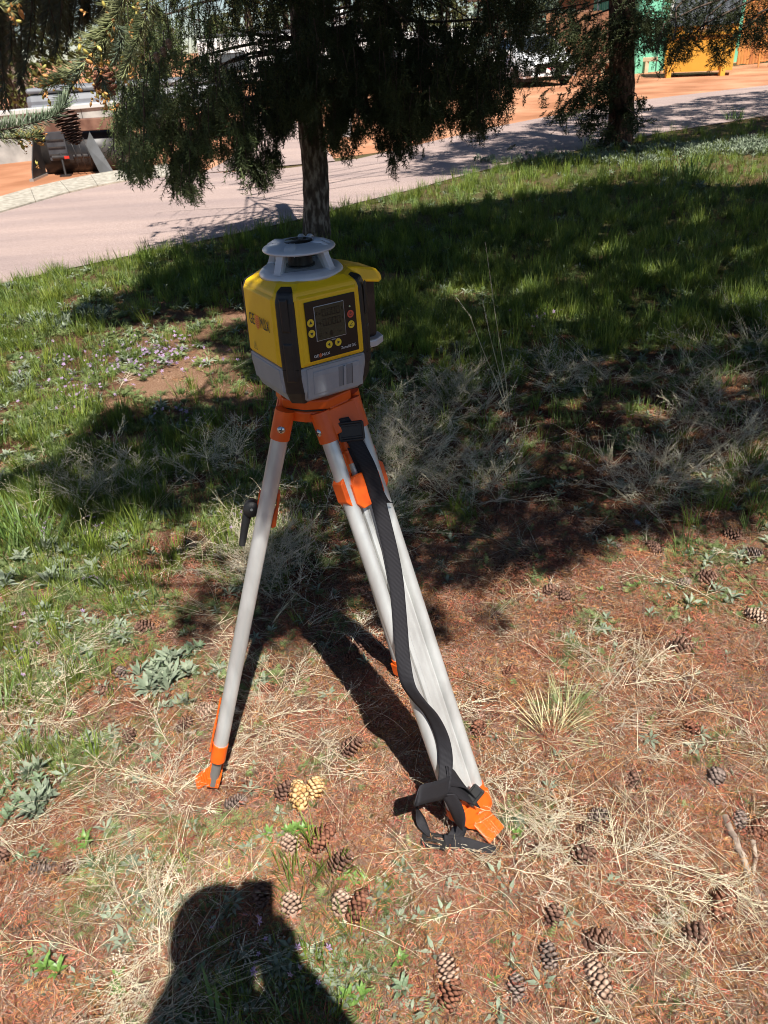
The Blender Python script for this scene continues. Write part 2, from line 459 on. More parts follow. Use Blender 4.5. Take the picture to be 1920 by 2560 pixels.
nt.links.new(nz_.outputs[0], rp_.inputs[0]); nt.links.new(lk, mx_.inputs[6]); nt.links.new(rp_.outputs[0], mx_.inputs[7]); nt.links.new(mx_.outputs[2], b_.inputs['Base Color'])

near_e = [G(x, y) for x, y in NE[1:-2]]
near_e = [p + (near_e[0] - near_e[1]) * 1.5 for p in near_e[:1]] + near_e + [near_e[-1] + (near_e[-1] - near_e[-2]) * 1.2]
FE_px = [(-700, 735), (-300, 610), (0, 535), (174, 484), (316, 455), (501, 436), (700, 425), (900, 398), (1050, 362), (1240, 318), (1363, 294), (1593, 252), (1920, 214), (2500, 150)]
far_e = [G(x, y) for x, y in FE_px]
strip('road', near_e, far_e, 0.012, m_road, 90)
m_lot = mat('orange_dirt', (.33, .145, .075), (.52, .28, .165), scale=.7, rough=.95, bump=.4, bscale=25, dist=.02, col3=(.45, .21, .115), spec=.1, detail=8)
Lb = [np.array([-260., 40, 0])] + [far_e[0]] + far_e[1:] + [np.array([260., 95, 0])]
Lf = [np.array([x, 700., 0]) for x in np.linspace(-800, 800, 16)]
strip('dirt_lot', Lb, Lf, 0.005, m_lot, 90)
# side street leaving through the gap behind the first tree
strip('side_street', [G(505, 436), G(575, 400), G(590, 370), G(600, 335), G(610, 285)], [G(838, 405), G(820, 380), G(800, 352), G(760, 325), G(720, 285)], 0.017, m_road, 30)
m_conc = mat('gutter_concrete', (.30, .27, .22), (.46, .42, .35), scale=14, rough=.9, bump=.4, bscale=120, dist=.003, spec=.2)
kl = [(-700, 735), (-300, 610), (0, 535), (90, 508), (174, 484), (245, 468), (316, 455), (400, 446), (501, 436)]
kh = [(-700, 700), (-300, 580), (0, 510), (80, 486), (154, 468), (230, 452), (301, 440), (370, 430), (450, 421)]
gut = bpy.data.objects.new('gutter', None); link(gut); tag(gut, kind='structure')
for i in range(len(kl) - 1):                # separate concrete lengths with joints
    a0, a1, b0, b1 = G(*kl[i]), G(*kl[i + 1]), G(*kh[i]), G(*kh[i + 1])
    g = .006
    q = [a0 * (1 - g) + a1 * g, a1 * (1 - g) + a0 * g, b1 * (1 - g) + b0 * g, b0 * (1 - g) + b1 * g]
    mb = MB(); vs = [(p[0], p[1], .006) for p in q] + [(q[0][0], q[0][1], .03), (q[1][0], q[1][1], .03), (q[2][0], q[2][1], .09), (q[3][0], q[3][1], .09)]
    mb.add(vs, [(0, 1, 5, 4), (1, 2, 6, 5), (2, 3, 7, 6), (3, 0, 4, 7), (4, 5, 6, 7)])
    mb.build('gutter_slab', m_conc, gut)

# ------------------------------------------------------------------ buildings, walls and fences across the road
def wallbox(mb, a, b, z0, z1, t, mi=0):
    a = Vector((a[0], a[1], 0)); b = Vector((b[0], b[1], 0)); d = (b - a); L_ = d.length; d.normalize(); n = Vector((-d.y, d.x, 0))
    mb.frame_box((a + b) / 2 + Vector((0, 0, (z0 + z1) / 2)), d, n, Vector((0, 0, 1)), (L_, t, z1 - z0), mi)
# concrete wall on the left
m_wall = mat('pale_concrete', (.26, .255, .24), (.42, .41, .38), scale=4, rough=.9, bump=.3, bscale=40, spec=.2)
a, b = G(-260, 440), G(330, 372)
w = empty('concrete_wall', (a + b) / 2, 'low pale concrete wall at the left edge behind the dirt', 'wall')
pa, pb = a - (a + b) / 2, b - (a + b) / 2
for i in range(5):
    q0, q1 = pa + (pb - pa) * (i / 5 + .001), pa + (pb - pa) * ((i + 1) / 5 - .001)
    mb = MB(); wallbox(mb, q0, q1, -.1, .78, .25); mb.build('panel', m_wall, w, bevel=.01)
mb = MB(); wallbox(mb, pa, pb, .782, .86, .34); mb.build('coping', mat('pale_coping', (.50, .50, .48), rough=.6), w, bevel=.01)

def local(p, o): return (p[0] - o[0], p[1] - o[1])
def corrugated(mb, a, b, z0, z1, pitch, depth, mi=0):
    """sheet with raised ribs"""
    a = np.array(a[:2], float); b = np.array(b[:2], float); L_ = np.linalg.norm(b - a); d = (b - a) / L_; n = np.array([d[1], -d[0]])
    k = int(L_ / pitch); pr = []
    for i in range(k):
        t = i * pitch
        for dt, dn in ((0, 0), (pitch * .62, 0), (pitch * .72, depth), (pitch * .9, depth)): pr.append(a + d * (t + dt) + n * dn)
    pr.append(b)
    vs = [(p[0], p[1], z0) for p in pr] + [(p[0], p[1], z1) for p in pr]; m_ = len(pr)
    mb.add(vs, [(i, i + 1, i + 1 + m_, i + m_) for i in range(m_ - 1)], mi)
# green building
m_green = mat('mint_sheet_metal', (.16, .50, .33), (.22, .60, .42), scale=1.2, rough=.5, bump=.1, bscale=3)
m_white = mat('white_paint', (.78, .78, .76), (.7, .7, .69), scale=3, rough=.45)
D = 33.0
gb0, gb1 = G(1585, 172), G(1585, 172)
c0 = np.array(A(1590, 150, D)); c0[2] = 0
c1 = np.array(A(1960, 120, D + 7)); c1[2] = 0
bl = empty('green_building', c0, 'mint green corrugated metal building behind the dumpster', 'building')
mb = MB(); corrugated(mb, (0, 0), (c1 - c0)[:2], 0, 7, .42, .06); mb.build('front_wall', m_green, bl)
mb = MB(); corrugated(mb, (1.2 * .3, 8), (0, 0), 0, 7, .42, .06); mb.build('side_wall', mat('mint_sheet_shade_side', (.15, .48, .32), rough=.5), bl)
dd = (c1 - c0) / np.linalg.norm(c1 - c0)
mb = MB(); mb.tube([dd[:2].tolist() + [0.1] if False else (dd[0] * 1.9, dd[1] * 1.9 - .12, .1), (dd[0] * 1.9, dd[1] * 1.9 - .12, 7)], .07, 8); mb.build('downpipe', m_white, bl)
mb = MB(); mb.box((dd[0] * 2.45, dd[1] * 2.45 - .12, .75), (.22, .08, .9)); mb.build('meter_box', mat('rusty_box', (.22, .09, .05), rough=.7), bl)
mb = MB(); mb.tube([(dd[0] * 1.3, dd[1] * 1.3 - .09, 0), (dd[0] * 1.3, dd[1] * 1.3 - .09, 7)], .025, 6); mb.build('conduit', mat('dark_conduit', (.05, .08, .07), rough=.6), bl)
mb = MB(); wallbox(mb, (-.3, -.3), tuple((c1 - c0)[:2] + np.array([0, -.3])), 7.0, 7.2, .9); mb.build('roof_edge', m_white, bl)

# dumpster
m_yel = mat('yellow_ochre_paint', (.62, .30, .035), (.70, .36, .05), scale=1.5, rough=.45, bump=.15, bscale=4, dist=.01)
m_lid = mat('dark_plastic_lid', (.05, .055, .065), (.09, .09, .10), scale=3, rough=.55)
f1 = G(1828, 189); f0 = f1 + np.array([-2.15 * math.cos(.40), 2.15 * math.sin(.40), 0])
f1r = G(1842, 172)
dm = empty('dumpster', (f0 + f1) / 2, 'large yellow ochre dumpster with sloping dark ribbed lid', 'dumpster')
o_ = (f0 + f1) / 2
p0, p1 = (f0 - o_), (f1 - o_)
dv = (p1 - p0) / np.linalg.norm(p1 - p0); Lw = np.linalg.norm(p1 - p0)
back = np.array([-dv[1], dv[0], 0]); dep = 2.3
def dp(u, v, z): q = p0 + dv * (u * Lw) + back * (v * dep * .75); return (q[0], q[1], z)
mb = MB()
H1, H2 = 1.45, 2.2
mb.add([dp(0, 0, .16), dp(1, 0, .16), dp(1, 1, .16), dp(0, 1, .16), dp(0, 0, H1), dp(1, 0, H1), dp(1, 1, H2), dp(0, 1, H2)],
       [(0, 1, 5, 4), (1, 2, 6, 5), (2, 3, 7, 6), (3, 0, 4, 7), (3, 2, 1, 0)])
mb.build('body', m_yel, dm)
mb = MB()
for zz in (H1 - .28,): wallbox(mb, dp(-.01, -.015, 0), dp(1.01, -.015, 0), zz, zz + .09, .09)
mb.build('rail', m_yel, dm, bevel=.01)
for u in (.08, .86):
    mb = MB(); q = dp(u, -.03, .17); mb.box(q, (.16, .16, .34)); mb.build('foot', m_yel, dm, bevel=.01)
for k in range(2):
    mb = MB(); u0, u1 = k * .5 + .01, k * .5 + .49
    for j in range(12):
        ua, ub = u0 + (u1 - u0) * j / 12, u0 + (u1 - u0) * (j + .55) / 12
        va = [dp(ua, -.03, H1 + .06), dp(ub, -.03, H1 + .06), dp(ub, 1, H2 + .06), dp(ua, 1, H2 + .06)]
        mb.add(va + [(x, y, z - .05) for x, y, z in va], [(0, 1, 2, 3), (0, 4, 5, 1), (1, 5, 6, 2), (3, 2, 6, 7), (0, 3, 7, 4)])
    va = [dp(u0, -.04, H1 + .03), dp(u1, -.04, H1 + .03), dp(u1, 1, H2 + .03), dp(u0, 1, H2 + .03)]
    mb.add(va + [(x, y, z - .02) for x, y, z in va], [(0, 1, 2, 3), (0, 4, 5, 1), (1, 5, 6, 2), (3, 2, 6, 7), (0, 3, 7, 4)])
    mb.build('lid', m_lid, dm)
mb = MB(); wallbox(mb, dp(.45, -.008, 0), dp(.85, -.008, 0), 1.12, 1.34, .012); mb.build('sticker', mat('brown_sticker', (.22, .12, .05), rough=.5), dm)
mb = MB()
for k in range(9): wallbox(mb, dp(.47 + k * .035, -.014, 0), dp(.493 + k * .035, -.014, 0), 1.36, 1.42, .006)
mb.build('worn_lettering', mat('worn_white_print', (.6, .58, .5), rough=.6), dm)
mb = MB(); mb.lathe([(0.001, 0), (.14, 0), (.14, .01)], 16, dp(.32, -.02, 1.32), M=Matrix.Rotation(PI / 2, 3, 'X')); mb.build('emblem', mat('dark_emblem', (.12, .1, .08), rough=.6), dm)

# wooden fence at the right edge
m_wood = mat('orange_cedar', (.34, .125, .03), (.52, .22, .06), scale=2.5, rough=.75, rand=.18, stretch=(8, 8, 1), bump=.2, bscale=6)
fa, fb = G(1838, 165), G(2150, 135)
oo = (fa + fb) / 2
fn = empty('plank_fence', oo, 'tall orange cedar plank fence to the right of the dumpster', 'fence')
n = 46; dv_ = (fb - fa)[:2] / np.linalg.norm((fb - fa)[:2])
mb = MB(); wallbox(mb, local(fa, oo), local(fb, oo), .5, .62, .05); wallbox(mb, local(fa, oo), local(fb, oo), 1.7, 1.82, .05); mb.build('rail', m_wood, fn)
wl = np.linalg.norm((fb - fa)[:2]) / n
mb = MB(); mb.box((0, 0, 1.2), (wl * .93, .03, 2.3 )); pl0 = mb.build('plank', m_wood, fn)
for i in range(n):
    o = pl0 if i == 0 else pl0.copy()
    if i: link(o, fn)
    q = fa + (fb - fa) * ((i + .5) / n) - oo
    o.location = (q[0] + dv_[1] * .04, q[1] - dv_[0] * .04, rnd.uniform(-.03, .03)); o.rotation_euler = (0, rnd.uniform(-.006, .006), math.atan2(dv_[1], dv_[0]))
# ladder leaning on it
la = G(1908, 168)
ld = empty('ladder', la, 'thin orange ladder leaning against the cedar fence', 'ladder')
m_lad = mat('orange_ladder', (.62, .22, .05), rough=.5)
for s in (-.19, .19):
    mb = MB(); mb.tube([(s, 0, 0), (s + .05, .5, 2.6)], .03, 6); mb.build('side_rail', m_lad, ld)
for k in range(8):
    mb = MB(); t = (k + .7) / 8.5; mb.tube([(-.19 + .05 * t, .5 * t, 2.6 * t), (.19 + .05 * t, .5 * t, 2.6 * t)], .018, 6); mb.build('rung', m_lad, ld)

# dark brown fence / shed between car and trunk
m_brn = mat('brown_stained_wood', (.16, .07, .035), (.26, .12, .06), scale=3, rough=.8, rand=.2, stretch=(6, 6, 1))
fa, fb = np.array(A(1360, 150, 34.)), np.array(A(1580, 130, 34.))
fa[2] = fb[2] = 0
oo = (fa + fb) / 2
fn = empty('brown_plank_fence', oo, 'dark brown plank fence between the white car and the green building', 'fence')
mb = MB(); mb.box((0, 0, 1.05), (.145, .03, 2.1)); pl0 = mb.build('plank', m_brn, fn)
n = int(np.linalg.norm(fb - fa) / .155)
for i in range(n):
    o = pl0 if i == 0 else pl0.copy()
    if i: link(o, fn)
    q = fa + (fb - fa) * ((i + .5) / n) - oo; o.location = (q[0], q[1], rnd.uniform(-.03, .03))
# house wall behind with a window, in shade
a, b = np.array(A(1200, 120, 46.)), np.array(A(1600, 100, 46.)); a[2] = b[2] = 0; oo = (a + b) / 2
hs = empty('brown_house', oo, 'reddish brown house mostly hidden behind the spruce trunk', 'house')
mb = MB(); wallbox(mb, local(a, oo), local(b, oo), 0, 3.0, .3); mb.build('wall', mat('brown_siding', (.20, .10, .06), (.26, .14, .09), scale=1, rough=.8), hs)
mb = MB(); mb.box((0, .5, 3.15), (9.5, 2.2, .25)); mb.build('roof', mat('grey_roof', (.12, .12, .13), rough=.8), hs)
for k in (-2, 1.5):
    mb = MB(); mb.box((k, -.2, 1.5), (1.1, .08, 1.1)); wf = mb.build('window', m_white, hs)
    mb = MB(); mb.box((k, -.25, 1.5), (.95, .03, .95)); mb.build('pane', mat('dark_glass', (.03, .04, .05), rough=.1), wf)
# white pole with a red sign
pb = G(1483, 172)
po = empty('sign_pole', pb, 'thin white pole carrying a small red and white sign', 'sign')
mb = MB(); mb.tube([(0, 0, 0), (.02, 0, 3.6)], .05, 8); mb.build('pole', m_white, po)
mb = MB(); mb.lathe([(.001, 0), (.38, 0), (.38, .03), (.001, .03)], 8, (.35, -.06, 3.15), M=Matrix.Rotation(PI / 2, 3, 'X')); sg = mb.build('sign_plate', mat('red_sign', (.62, .03, .04), rough=.4), po)
mb = MB(); mb.box((.35, -.10, 3.15), (.42, .01, .13)); mb.box((.28, -.10, 2.98), (.2, .01, .08)); mb.build('white_marking', m_white, sg)
# low timber rail
ra, rb = G(1425, 190), G(1640, 182)
oo = (ra + rb) / 2
rl = empty('timber_rail', oo, 'low pale timber parking rail beside the white car', 'rail')
m_tim = mat('pale_timber', (.5, .38, .24), (.62, .5, .34), scale=4, rough=.8)
mb = MB(); wallbox(mb, local(ra, oo), local(rb, oo), .38, .52, .14); mb.build('beam', m_tim, rl, bevel=.01)
for k in range(6):
    q = ra + (rb - ra) * ((k + .3) / 6) - oo
    mb = MB(); mb.box((q[0], q[1], .19), (.13, .13, .38)); mb.build('post', m_tim, rl)

# white car, nose towards us
def car(name, loc, rz, label, body_m):
    r = empty(name, loc, label, 'car', rz=rz)
    # side profile (y backwards, z) lofted across x
    prof = [(0, .28), (-.02, .55), (.06, .72), (.55, .86), (1.15, .96), (1.75, 1.38), (2.3, 1.47), (3.2, 1.42), (3.9, 1.05), (4.35, .98), (4.42, .5), (4.38, .28)]
    W = [.76, .86, .90, .90, .90, .68, .64, .64, .78, .86, .88, .84]
    mb = MB(); vs = []
    for (y, z), w_ in zip(prof, W): vs += [(-w_, y, z), (-w_ * .55, y - .06 * (y < 1), z + .015), (w_ * .55, y - .06 * (y < 1), z + .015), (w_, y, z)]
    n_ = len(prof); fs = [(i * 4 + k, i * 4 + k + 1, i * 4 + 5 + k, i * 4 + 4 + k) for i in range(n_ - 1) for k in range(3)]
    for s in (0, 3):                       # the flanks
        lo = [(-.88 if s == 0 else .88, y, .28) for y, z in prof]
        o0 = len(vs); vs += lo
        fs += [(i * 4 + s, (i + 1) * 4 + s, o0 + i + 1, o0 + i) for i in range(n_ - 1)]
    mb.add(vs, fs, 0, True); bo = mb.build('body', body_m, r)
    gl = mat('car_glass', (.02, .025, .03), rough=.05)
    mb = MB(); mb.add([(-.74, 1.18, 1.0), (.74, 1.18, 1.0), (.6, 1.72, 1.40), (-.6, 1.72, 1.40)], [(0, 1, 2, 3)]); o = mb.build('windscreen', gl, r)
    o.location = (0, -.03, .02)
    for s in (-1, 1):
        mb = MB(); mb.add([(s * .90, 1.35, .98), (s * .86, 3.7, 1.02), (s * .68, 3.1, 1.38), (s * .70, 1.85, 1.34)], [(0, 1, 2, 3)]); mb.build('side_window', gl, r)
        mb = MB(); mb.add([(s * .86, .10, .60), (s * .50, -.06, .62), (s * .56, .02, .74), (s * .88, .30, .80)], [(0, 1, 2, 3)]); o = mb.build('headlight', mat('lamp_glass', (.12, .13, .14), rough=.1), r); o.location = (0, -.03, .01)
        mb = MB(); mb.add([(s * .84, .02, .34), (s * .58, -.05, .34), (s * .62, -.05, .50), (s * .86, .04, .50)], [(0, 1, 2, 3)]); o = mb.build('fog_lamp_recess', mat('black_trim', (.015, .015, .015), rough=.5), r); o.location = (0, -.05, 0)
        for y in (.85, 3.55):
            mb = MB(); mb.lathe([(.001, -.1), (.2, -.1), (.32, -.1), (.33, 0), (.32, .1), (.001, .1)], 20, (s * .82, y, .32), M=Matrix.Rotation(PI / 2, 3, 'Y')); mb.build('wheel', mat('tyre', (.02, .02, .02), rough=.8), r)
        mb = MB(); mb.box((s * .98, 1.5, 1.02), (.2, .1, .13)); mb.build('mirror', body_m, r, bevel=.02)
    mb = MB(); mb.add([(-.55, -.08, .40), (.55, -.08, .40), (.48, -.10, .68), (-.48, -.10, .68)], [(0, 1, 2, 3)]); mb.build('grille', mat('black_grille', (.012, .012, .012), rough=.4), r)
    mb = MB(); mb.box((0, -.12, .47), (.31, .015, .155)); pl = mb.build('number_plate', m_white, r)
    mb = MB(); mb.add([(-.14, -.1295, .545), (.14, -.1295, .545), (0, -.1295, .47)], [(0, 1, 2)]); mb.build('plate_marking', mat('red_print', (.6, .05, .08), rough=.5), pl)
    mb = MB(); mb.box((0, -.09, .33), (1.3, .06, .05)); mb.build('bumper_lip', body_m, r, bevel=.01)
    mb = MB(); mb.box((0, 2.2, .24), (1.6, 4.2, .12)); mb.build('underside', mat('black_underside', (.02, .02, .02), rough=.9), r)
    return r
m_car = mat('white_car_paint', (.80, .80, .80), rough=.2, coat=.6)
car('parked_car', G(1372, 217), .12, 'white car parked facing the road on the orange dirt', m_car)
car('parked_car', G(1180, 222) + np.array([0, 5, 0]), -.5, 'second white car seen only through gaps in the dark spruce branches', m_car)

# ploughing blade bucket with a trailer hitch on the dirt at left
m_steel = mat('worn_black_steel', (.018, .018, .02), (.06, .05, .045), scale=2.2, rough=.45, bump=.3, bscale=8, metal=.3)
m_rust = mat('rusty_steel', (.12, .05, .03), (.22, .11, .07), scale=4, rough=.7)
bo = G(188, 438)
bk = empty('snow_pusher', bo, 'dark steel pusher box with a coupling frame on the orange dirt', 'attachment')
bw, bh = 2.7, .98
mb = MB(); n = 9; vs = []
for i in range(n):
    t = i / (n - 1); z = bh * t; y = .62 + .34 * math.cos(PI * (t - .1)) * -1 if False else .25 + 1.1 * (t - .45) ** 2 * 1.2
    vs += [(-.95, y, z), (bw - .95, y, z)]
mb.add(vs, [(2 * i, 2 * i + 1, 2 * i + 3, 2 * i + 2) for i in range(n - 1)], 0, True); o = mb.build('curved_blade', m_steel, bk)
s_ = o.modifiers.new('thick', 'SOLIDIFY'); s_.thickness = .03
mb = MB(); mb.box((bw / 2 - .95, .36, bh + .08), (bw, .30, .26)); mb.build('top_beam', m_rust, bk, bevel=.02)
for s in (0, 1):
    mb = MB(); x = -.95 + bw * s
    mb.add([(x, .2, 0), (x, -.9, 0), (x, -.75, .25), (x, .05, bh), (x, .6, bh)], [(0, 1, 2, 3, 4)]); o = mb.build('side_plate', m_steel, bk)
    s_ = o.modifiers.new('thick', 'SOLIDIFY'); s_.thickness = .03
    mb = MB(); mb.box((x, -.35, .03), (.12, 1.2, .06)); mb.build('skid_shoe', mat('scuffed_steel', (.45, .43, .4), rough=.4, metal=.6), bk)
mb = MB(); mb.box((-.32, -.02, .66), (.55, .05, .62)); mb.build('coupling_plate', mat('grey_steel', (.03, .032, .038), (.06, .06, .065), scale=3, rough=.45), bk, bevel=.01)
for z in (.48, .64, .80):
    mb = MB(); mb.box((-.32, -.06, z), (.5, .04, .03)); mb.build('rib', m_steel, bk)
mb = MB(); mb.tube([(-.25, -.05, .5), (-.2, -.22, .0)], .035, 8); mb.box((-.2, -.22, .02), (.3, .2, .05)); mb.build('stand_leg', m_steel, bk)
mb = MB(); mb.tube([(-.5, -.1, .42), (.75, -.1, .42)], .05, 8); mb.box((.05, -.14, .42), (.16, .1, .12)); mb.build('cross_bar', m_steel, bk)
mb = MB(); mb.box((-.05, -.2, .42), (.14, .02, .06)); mb.build('red_reflector', mat('reflector', (.5, .03, .02), rough=.3), bk)
for k in range(3):
    mb = MB(); mb.tube([(.1 + k * .2, -.05, .8), (.3 + k * .2, -.35 - .05 * k, .45), (.2 + .2 * k, -.12, .2)], .014, 6); mb.build('hose', m_steel, bk)
mb = MB(); mb.add([(.55, -.1, .62), (.65, .2, .9), (1.35, -.55, .0), (.95, -.6, .0)], [(0, 1, 2, 3)]); o = mb.build('brace_plate', mat('bare_steel', (.035, .036, .04), (.02, .02, .02), scale=3, rough=.35, metal=.5), bk)
s_ = o.modifiers.new('thick', 'SOLIDIFY'); s_.thickness = .02

bk.scale = (.54, .54, .66)
# trailers and pale vehicles behind the branches
def trailer(loc, size, rz, label, col, roofc, stripes=0):
    r = empty('camper_trailer', loc, label, 'trailer', rz=rz)
    L_, W_, H_ = size
    mb = MB(); mb.prism([(-L_ / 2, -W_ / 2), (L_ / 2, -W_ / 2), (L_ / 2, W_ / 2), (-L_ / 2, W_ / 2)], .55, H_); mb.build('body', col, r, bevel=.12)
    mb = MB(); mb.box((0, 0, H_ + .06), (L_ * .98, W_ * .96, .1)); mb.build('roof', roofc, r, bevel=.04)
    for i in range(3 if H_ > 1.5 else 0):
        x = -L_ * .32 + i * L_ * .3
        mb = MB(); mb.box((x, -W_ / 2 - .01, H_ * .62), (.9, .05, .55)); f = mb.build('window', mat('black_frame', (.03, .03, .03), rough=.4), r)
        mb = MB(); mb.box((x, -W_ / 2 - .04, H_ * .62), (.8, .02, .45)); mb.build('pane', mat('tinted_pane', (.05, .06, .07), rough=.08), f)
    for i in (-.5, .5):
        mb = MB(); mb.lathe([(.001, -.12), (.36, -.12), (.36, .12), (.001, .12)], 18, (i, -W_ / 2 + .1, .36), M=Matrix.Rotation(PI / 2, 3, 'X')); mb.build('wheel', mat('tyre', (.02, .02, .02), rough=.8), r)
    mb = MB()
    for zz in (np.arange(.65, H_ - .05, .16) if H_ < 1.5 else [1.0]): mb.box((0, -W_ / 2 - .005, zz), (L_ * .95, .02, .05))
    mb.build('stripe', mat('grey_stripe', (.3, .32, .36), rough=.4), r)
    return r
m_alu = mat('ridged_grey_cover', (.15, .155, .17), (.22, .225, .24), scale=2, rough=.5)
trailer(G(290, 385) + np.array([0, 2.5, 0]), (4.2, 1.8, 1.02), .12, 'low pale grey trailer behind the steel pusher box', m_alu, m_alu)
trailer(G(640, 340) + np.array([0, 14, 0]), (6.5, 2.3, 1.95), .05, 'white camper trailer with a dark roof behind the first spruce', m_white, mat('dark_roof', (.08, .085, .1), rough=.6))
trailer(G(960, 300) + np.array([1, 16, 0]), (6, 2.2, 1.7), -.1, 'white camper trailer seen low between hanging spruce tips', m_white, m_white)
for px_, py_, hh in ((868, 342, 2.0),):
    q = G(px_, py_); r = empty('white_post', q, 'white post standing by the side street behind the spruce', 'post')
    mb = MB(); mb.tube([(0, 0, 0), (0, 0, hh)], .11, 10); mb.build('shaft', m_white, r)
    mb = MB(); mb.lathe([(.001, hh + .16), (.09, hh + .12), (.14, hh), (.12, hh - .02)], 12); mb.build('cap', m_white, r)
# ------------------------------------------------------------------ rotating laser level
LP = Vector((-0.1235, 1.43, 1.035)); YAW = math.radians(31.5)
m_ly = mat('yellow_plastic', (.88, .53, .008), (.90, .56, .012), scale=60, rough=.42, bump=.04, bscale=900, dist=.0004)
m_lg = mat('grey_plastic', (.30, .325, .36), (.33, .355, .39), scale=60, rough=.5, bump=.04, bscale=900, dist=.0004)
m_lb = mat('black_rubber', (.012, .012, .013), (.02, .019, .018), scale=80, rough=.48, bump=.05, bscale=700, dist=.0004)
m_ls = mat('silver_plastic', (.52, .55, .60), (.58, .61, .66), scale=30, rough=.38, metal=.15)
m_panel = mat('display_black', (.010, .007, .006), rough=.32)
m_lcd = mat('lcd_olive', (.042, .048, .030), (.050, .056, .036), scale=30, rough=.16)
m_ink = mat('lcd_ink', (.004, .005, .004), rough=.3)
m_btn = mat('yellow_button', (.80, .58, .03), rough=.45)
m_red = mat('red_button', (.62, .09, .05), rough=.45)
m_or = mat('orange_print', (.80, .19, .06), rough=.5)
m_wp = mat('white_print', (.62, .62, .62), rough=.5)
m_dk = mat('dark_print', (.035, .035, .03), rough=.5)
las = empty('laser_level', LP, 'yellow and grey rotating laser level with black corner bumpers on the tripod', 'laser level', rz=YAW)
las.scale = (1.045, 1.03, 1.09)
def octo(a, c, b=None):
    b = b or a
    return [(-a + c, -b), (a - c, -b), (a, -b + c), (a, b - c), (a - c, b), (-a + c, b), (-a, b - c), (-a, -b + c)]
def loft(rings, mats, name, parent, bevel=0.0, mi=0, cap=True):
    mb = MB(); vs = []; fs = []
    n = len(rings[0][0])
    for poly, z in rings: vs += [(x, y, z) for x, y in poly]
    for i in range(len(rings) - 1):
        for k in range(n): fs.append((i * n + k, i * n + (k + 1) % n, (i + 1) * n + (k + 1) % n, (i + 1) * n + k))
    if cap: fs += [tuple(reversed(range(n))), tuple(range((len(rings) - 1) * n, len(rings) * n))]
    mb.add(vs, fs); return mb.build(name, mats, parent, bevel=bevel)
SA, SC = .090, .027
def wave(poly, drop):   # lower body edge
    return poly
loft([(octo(.072, .022), -.004), (octo(.080, .024), .002), (octo(.0865, SC), .020), (octo(SA, SC), .045), (octo(SA, SC), .0625)], m_lg, 'lower_housing', las, bevel=.003)
loft([(octo(SA - .0005, SC), .0632), (octo(SA - .0005, SC), .10), (octo(.0875, SC), .175), (octo(.084, SC), .186), (octo(.070, .026), .196), (octo(.056, .02), .199)], m_ly, 'upper_housing', las, bevel=.004)
# yellow raised frames on front and left faces (panels stand a little proud)
for face in range(4):
    Mz = Matrix.Rotation(face * -PI / 2, 3, 'Z')
    mb = MB(); v = [(-.056, -.0, .070), (.056, 0, .070), (.054, .0025, .176), (-.054, .0025, .176)]
    vs = [Vector((x, -SA - .0028 + y, z)) for x, y, z in v] + [Vector((x * 1.06, -SA + .001 + y, z + (.004 if z > .1 else -.004))) for x, y, z in v]
    mb.add([Mz @ q for q in vs], [(0, 1, 2, 3), (0, 4, 5, 1), (1, 5, 6, 2), (2, 6, 7, 3), (3, 7, 4, 0)])
    mb.build('face_plate', m_ly, las, bevel=.0012)
    mb = MB(); v = [(-.057, .0035, .018), (.057, .0035, .018), (.057, 0, .058), (-.057, 0, .058)]
    if face != 0:
        vs = [Vector((x, -SA - .002 + y, z)) for x, y, z in v] + [Vector((x * 1.05, -SA + .003 + y, z + (.003 if z > .05 else -.003))) for x, y, z in v]
        mb.add([Mz @ q for q in vs], [(0, 1, 2, 3), (0, 4, 5, 1), (1, 5, 6, 2), (2, 6, 7, 3), (3, 7, 4, 0)])
        mb.build('lower_plate', m_lg, las, bevel=.0012)
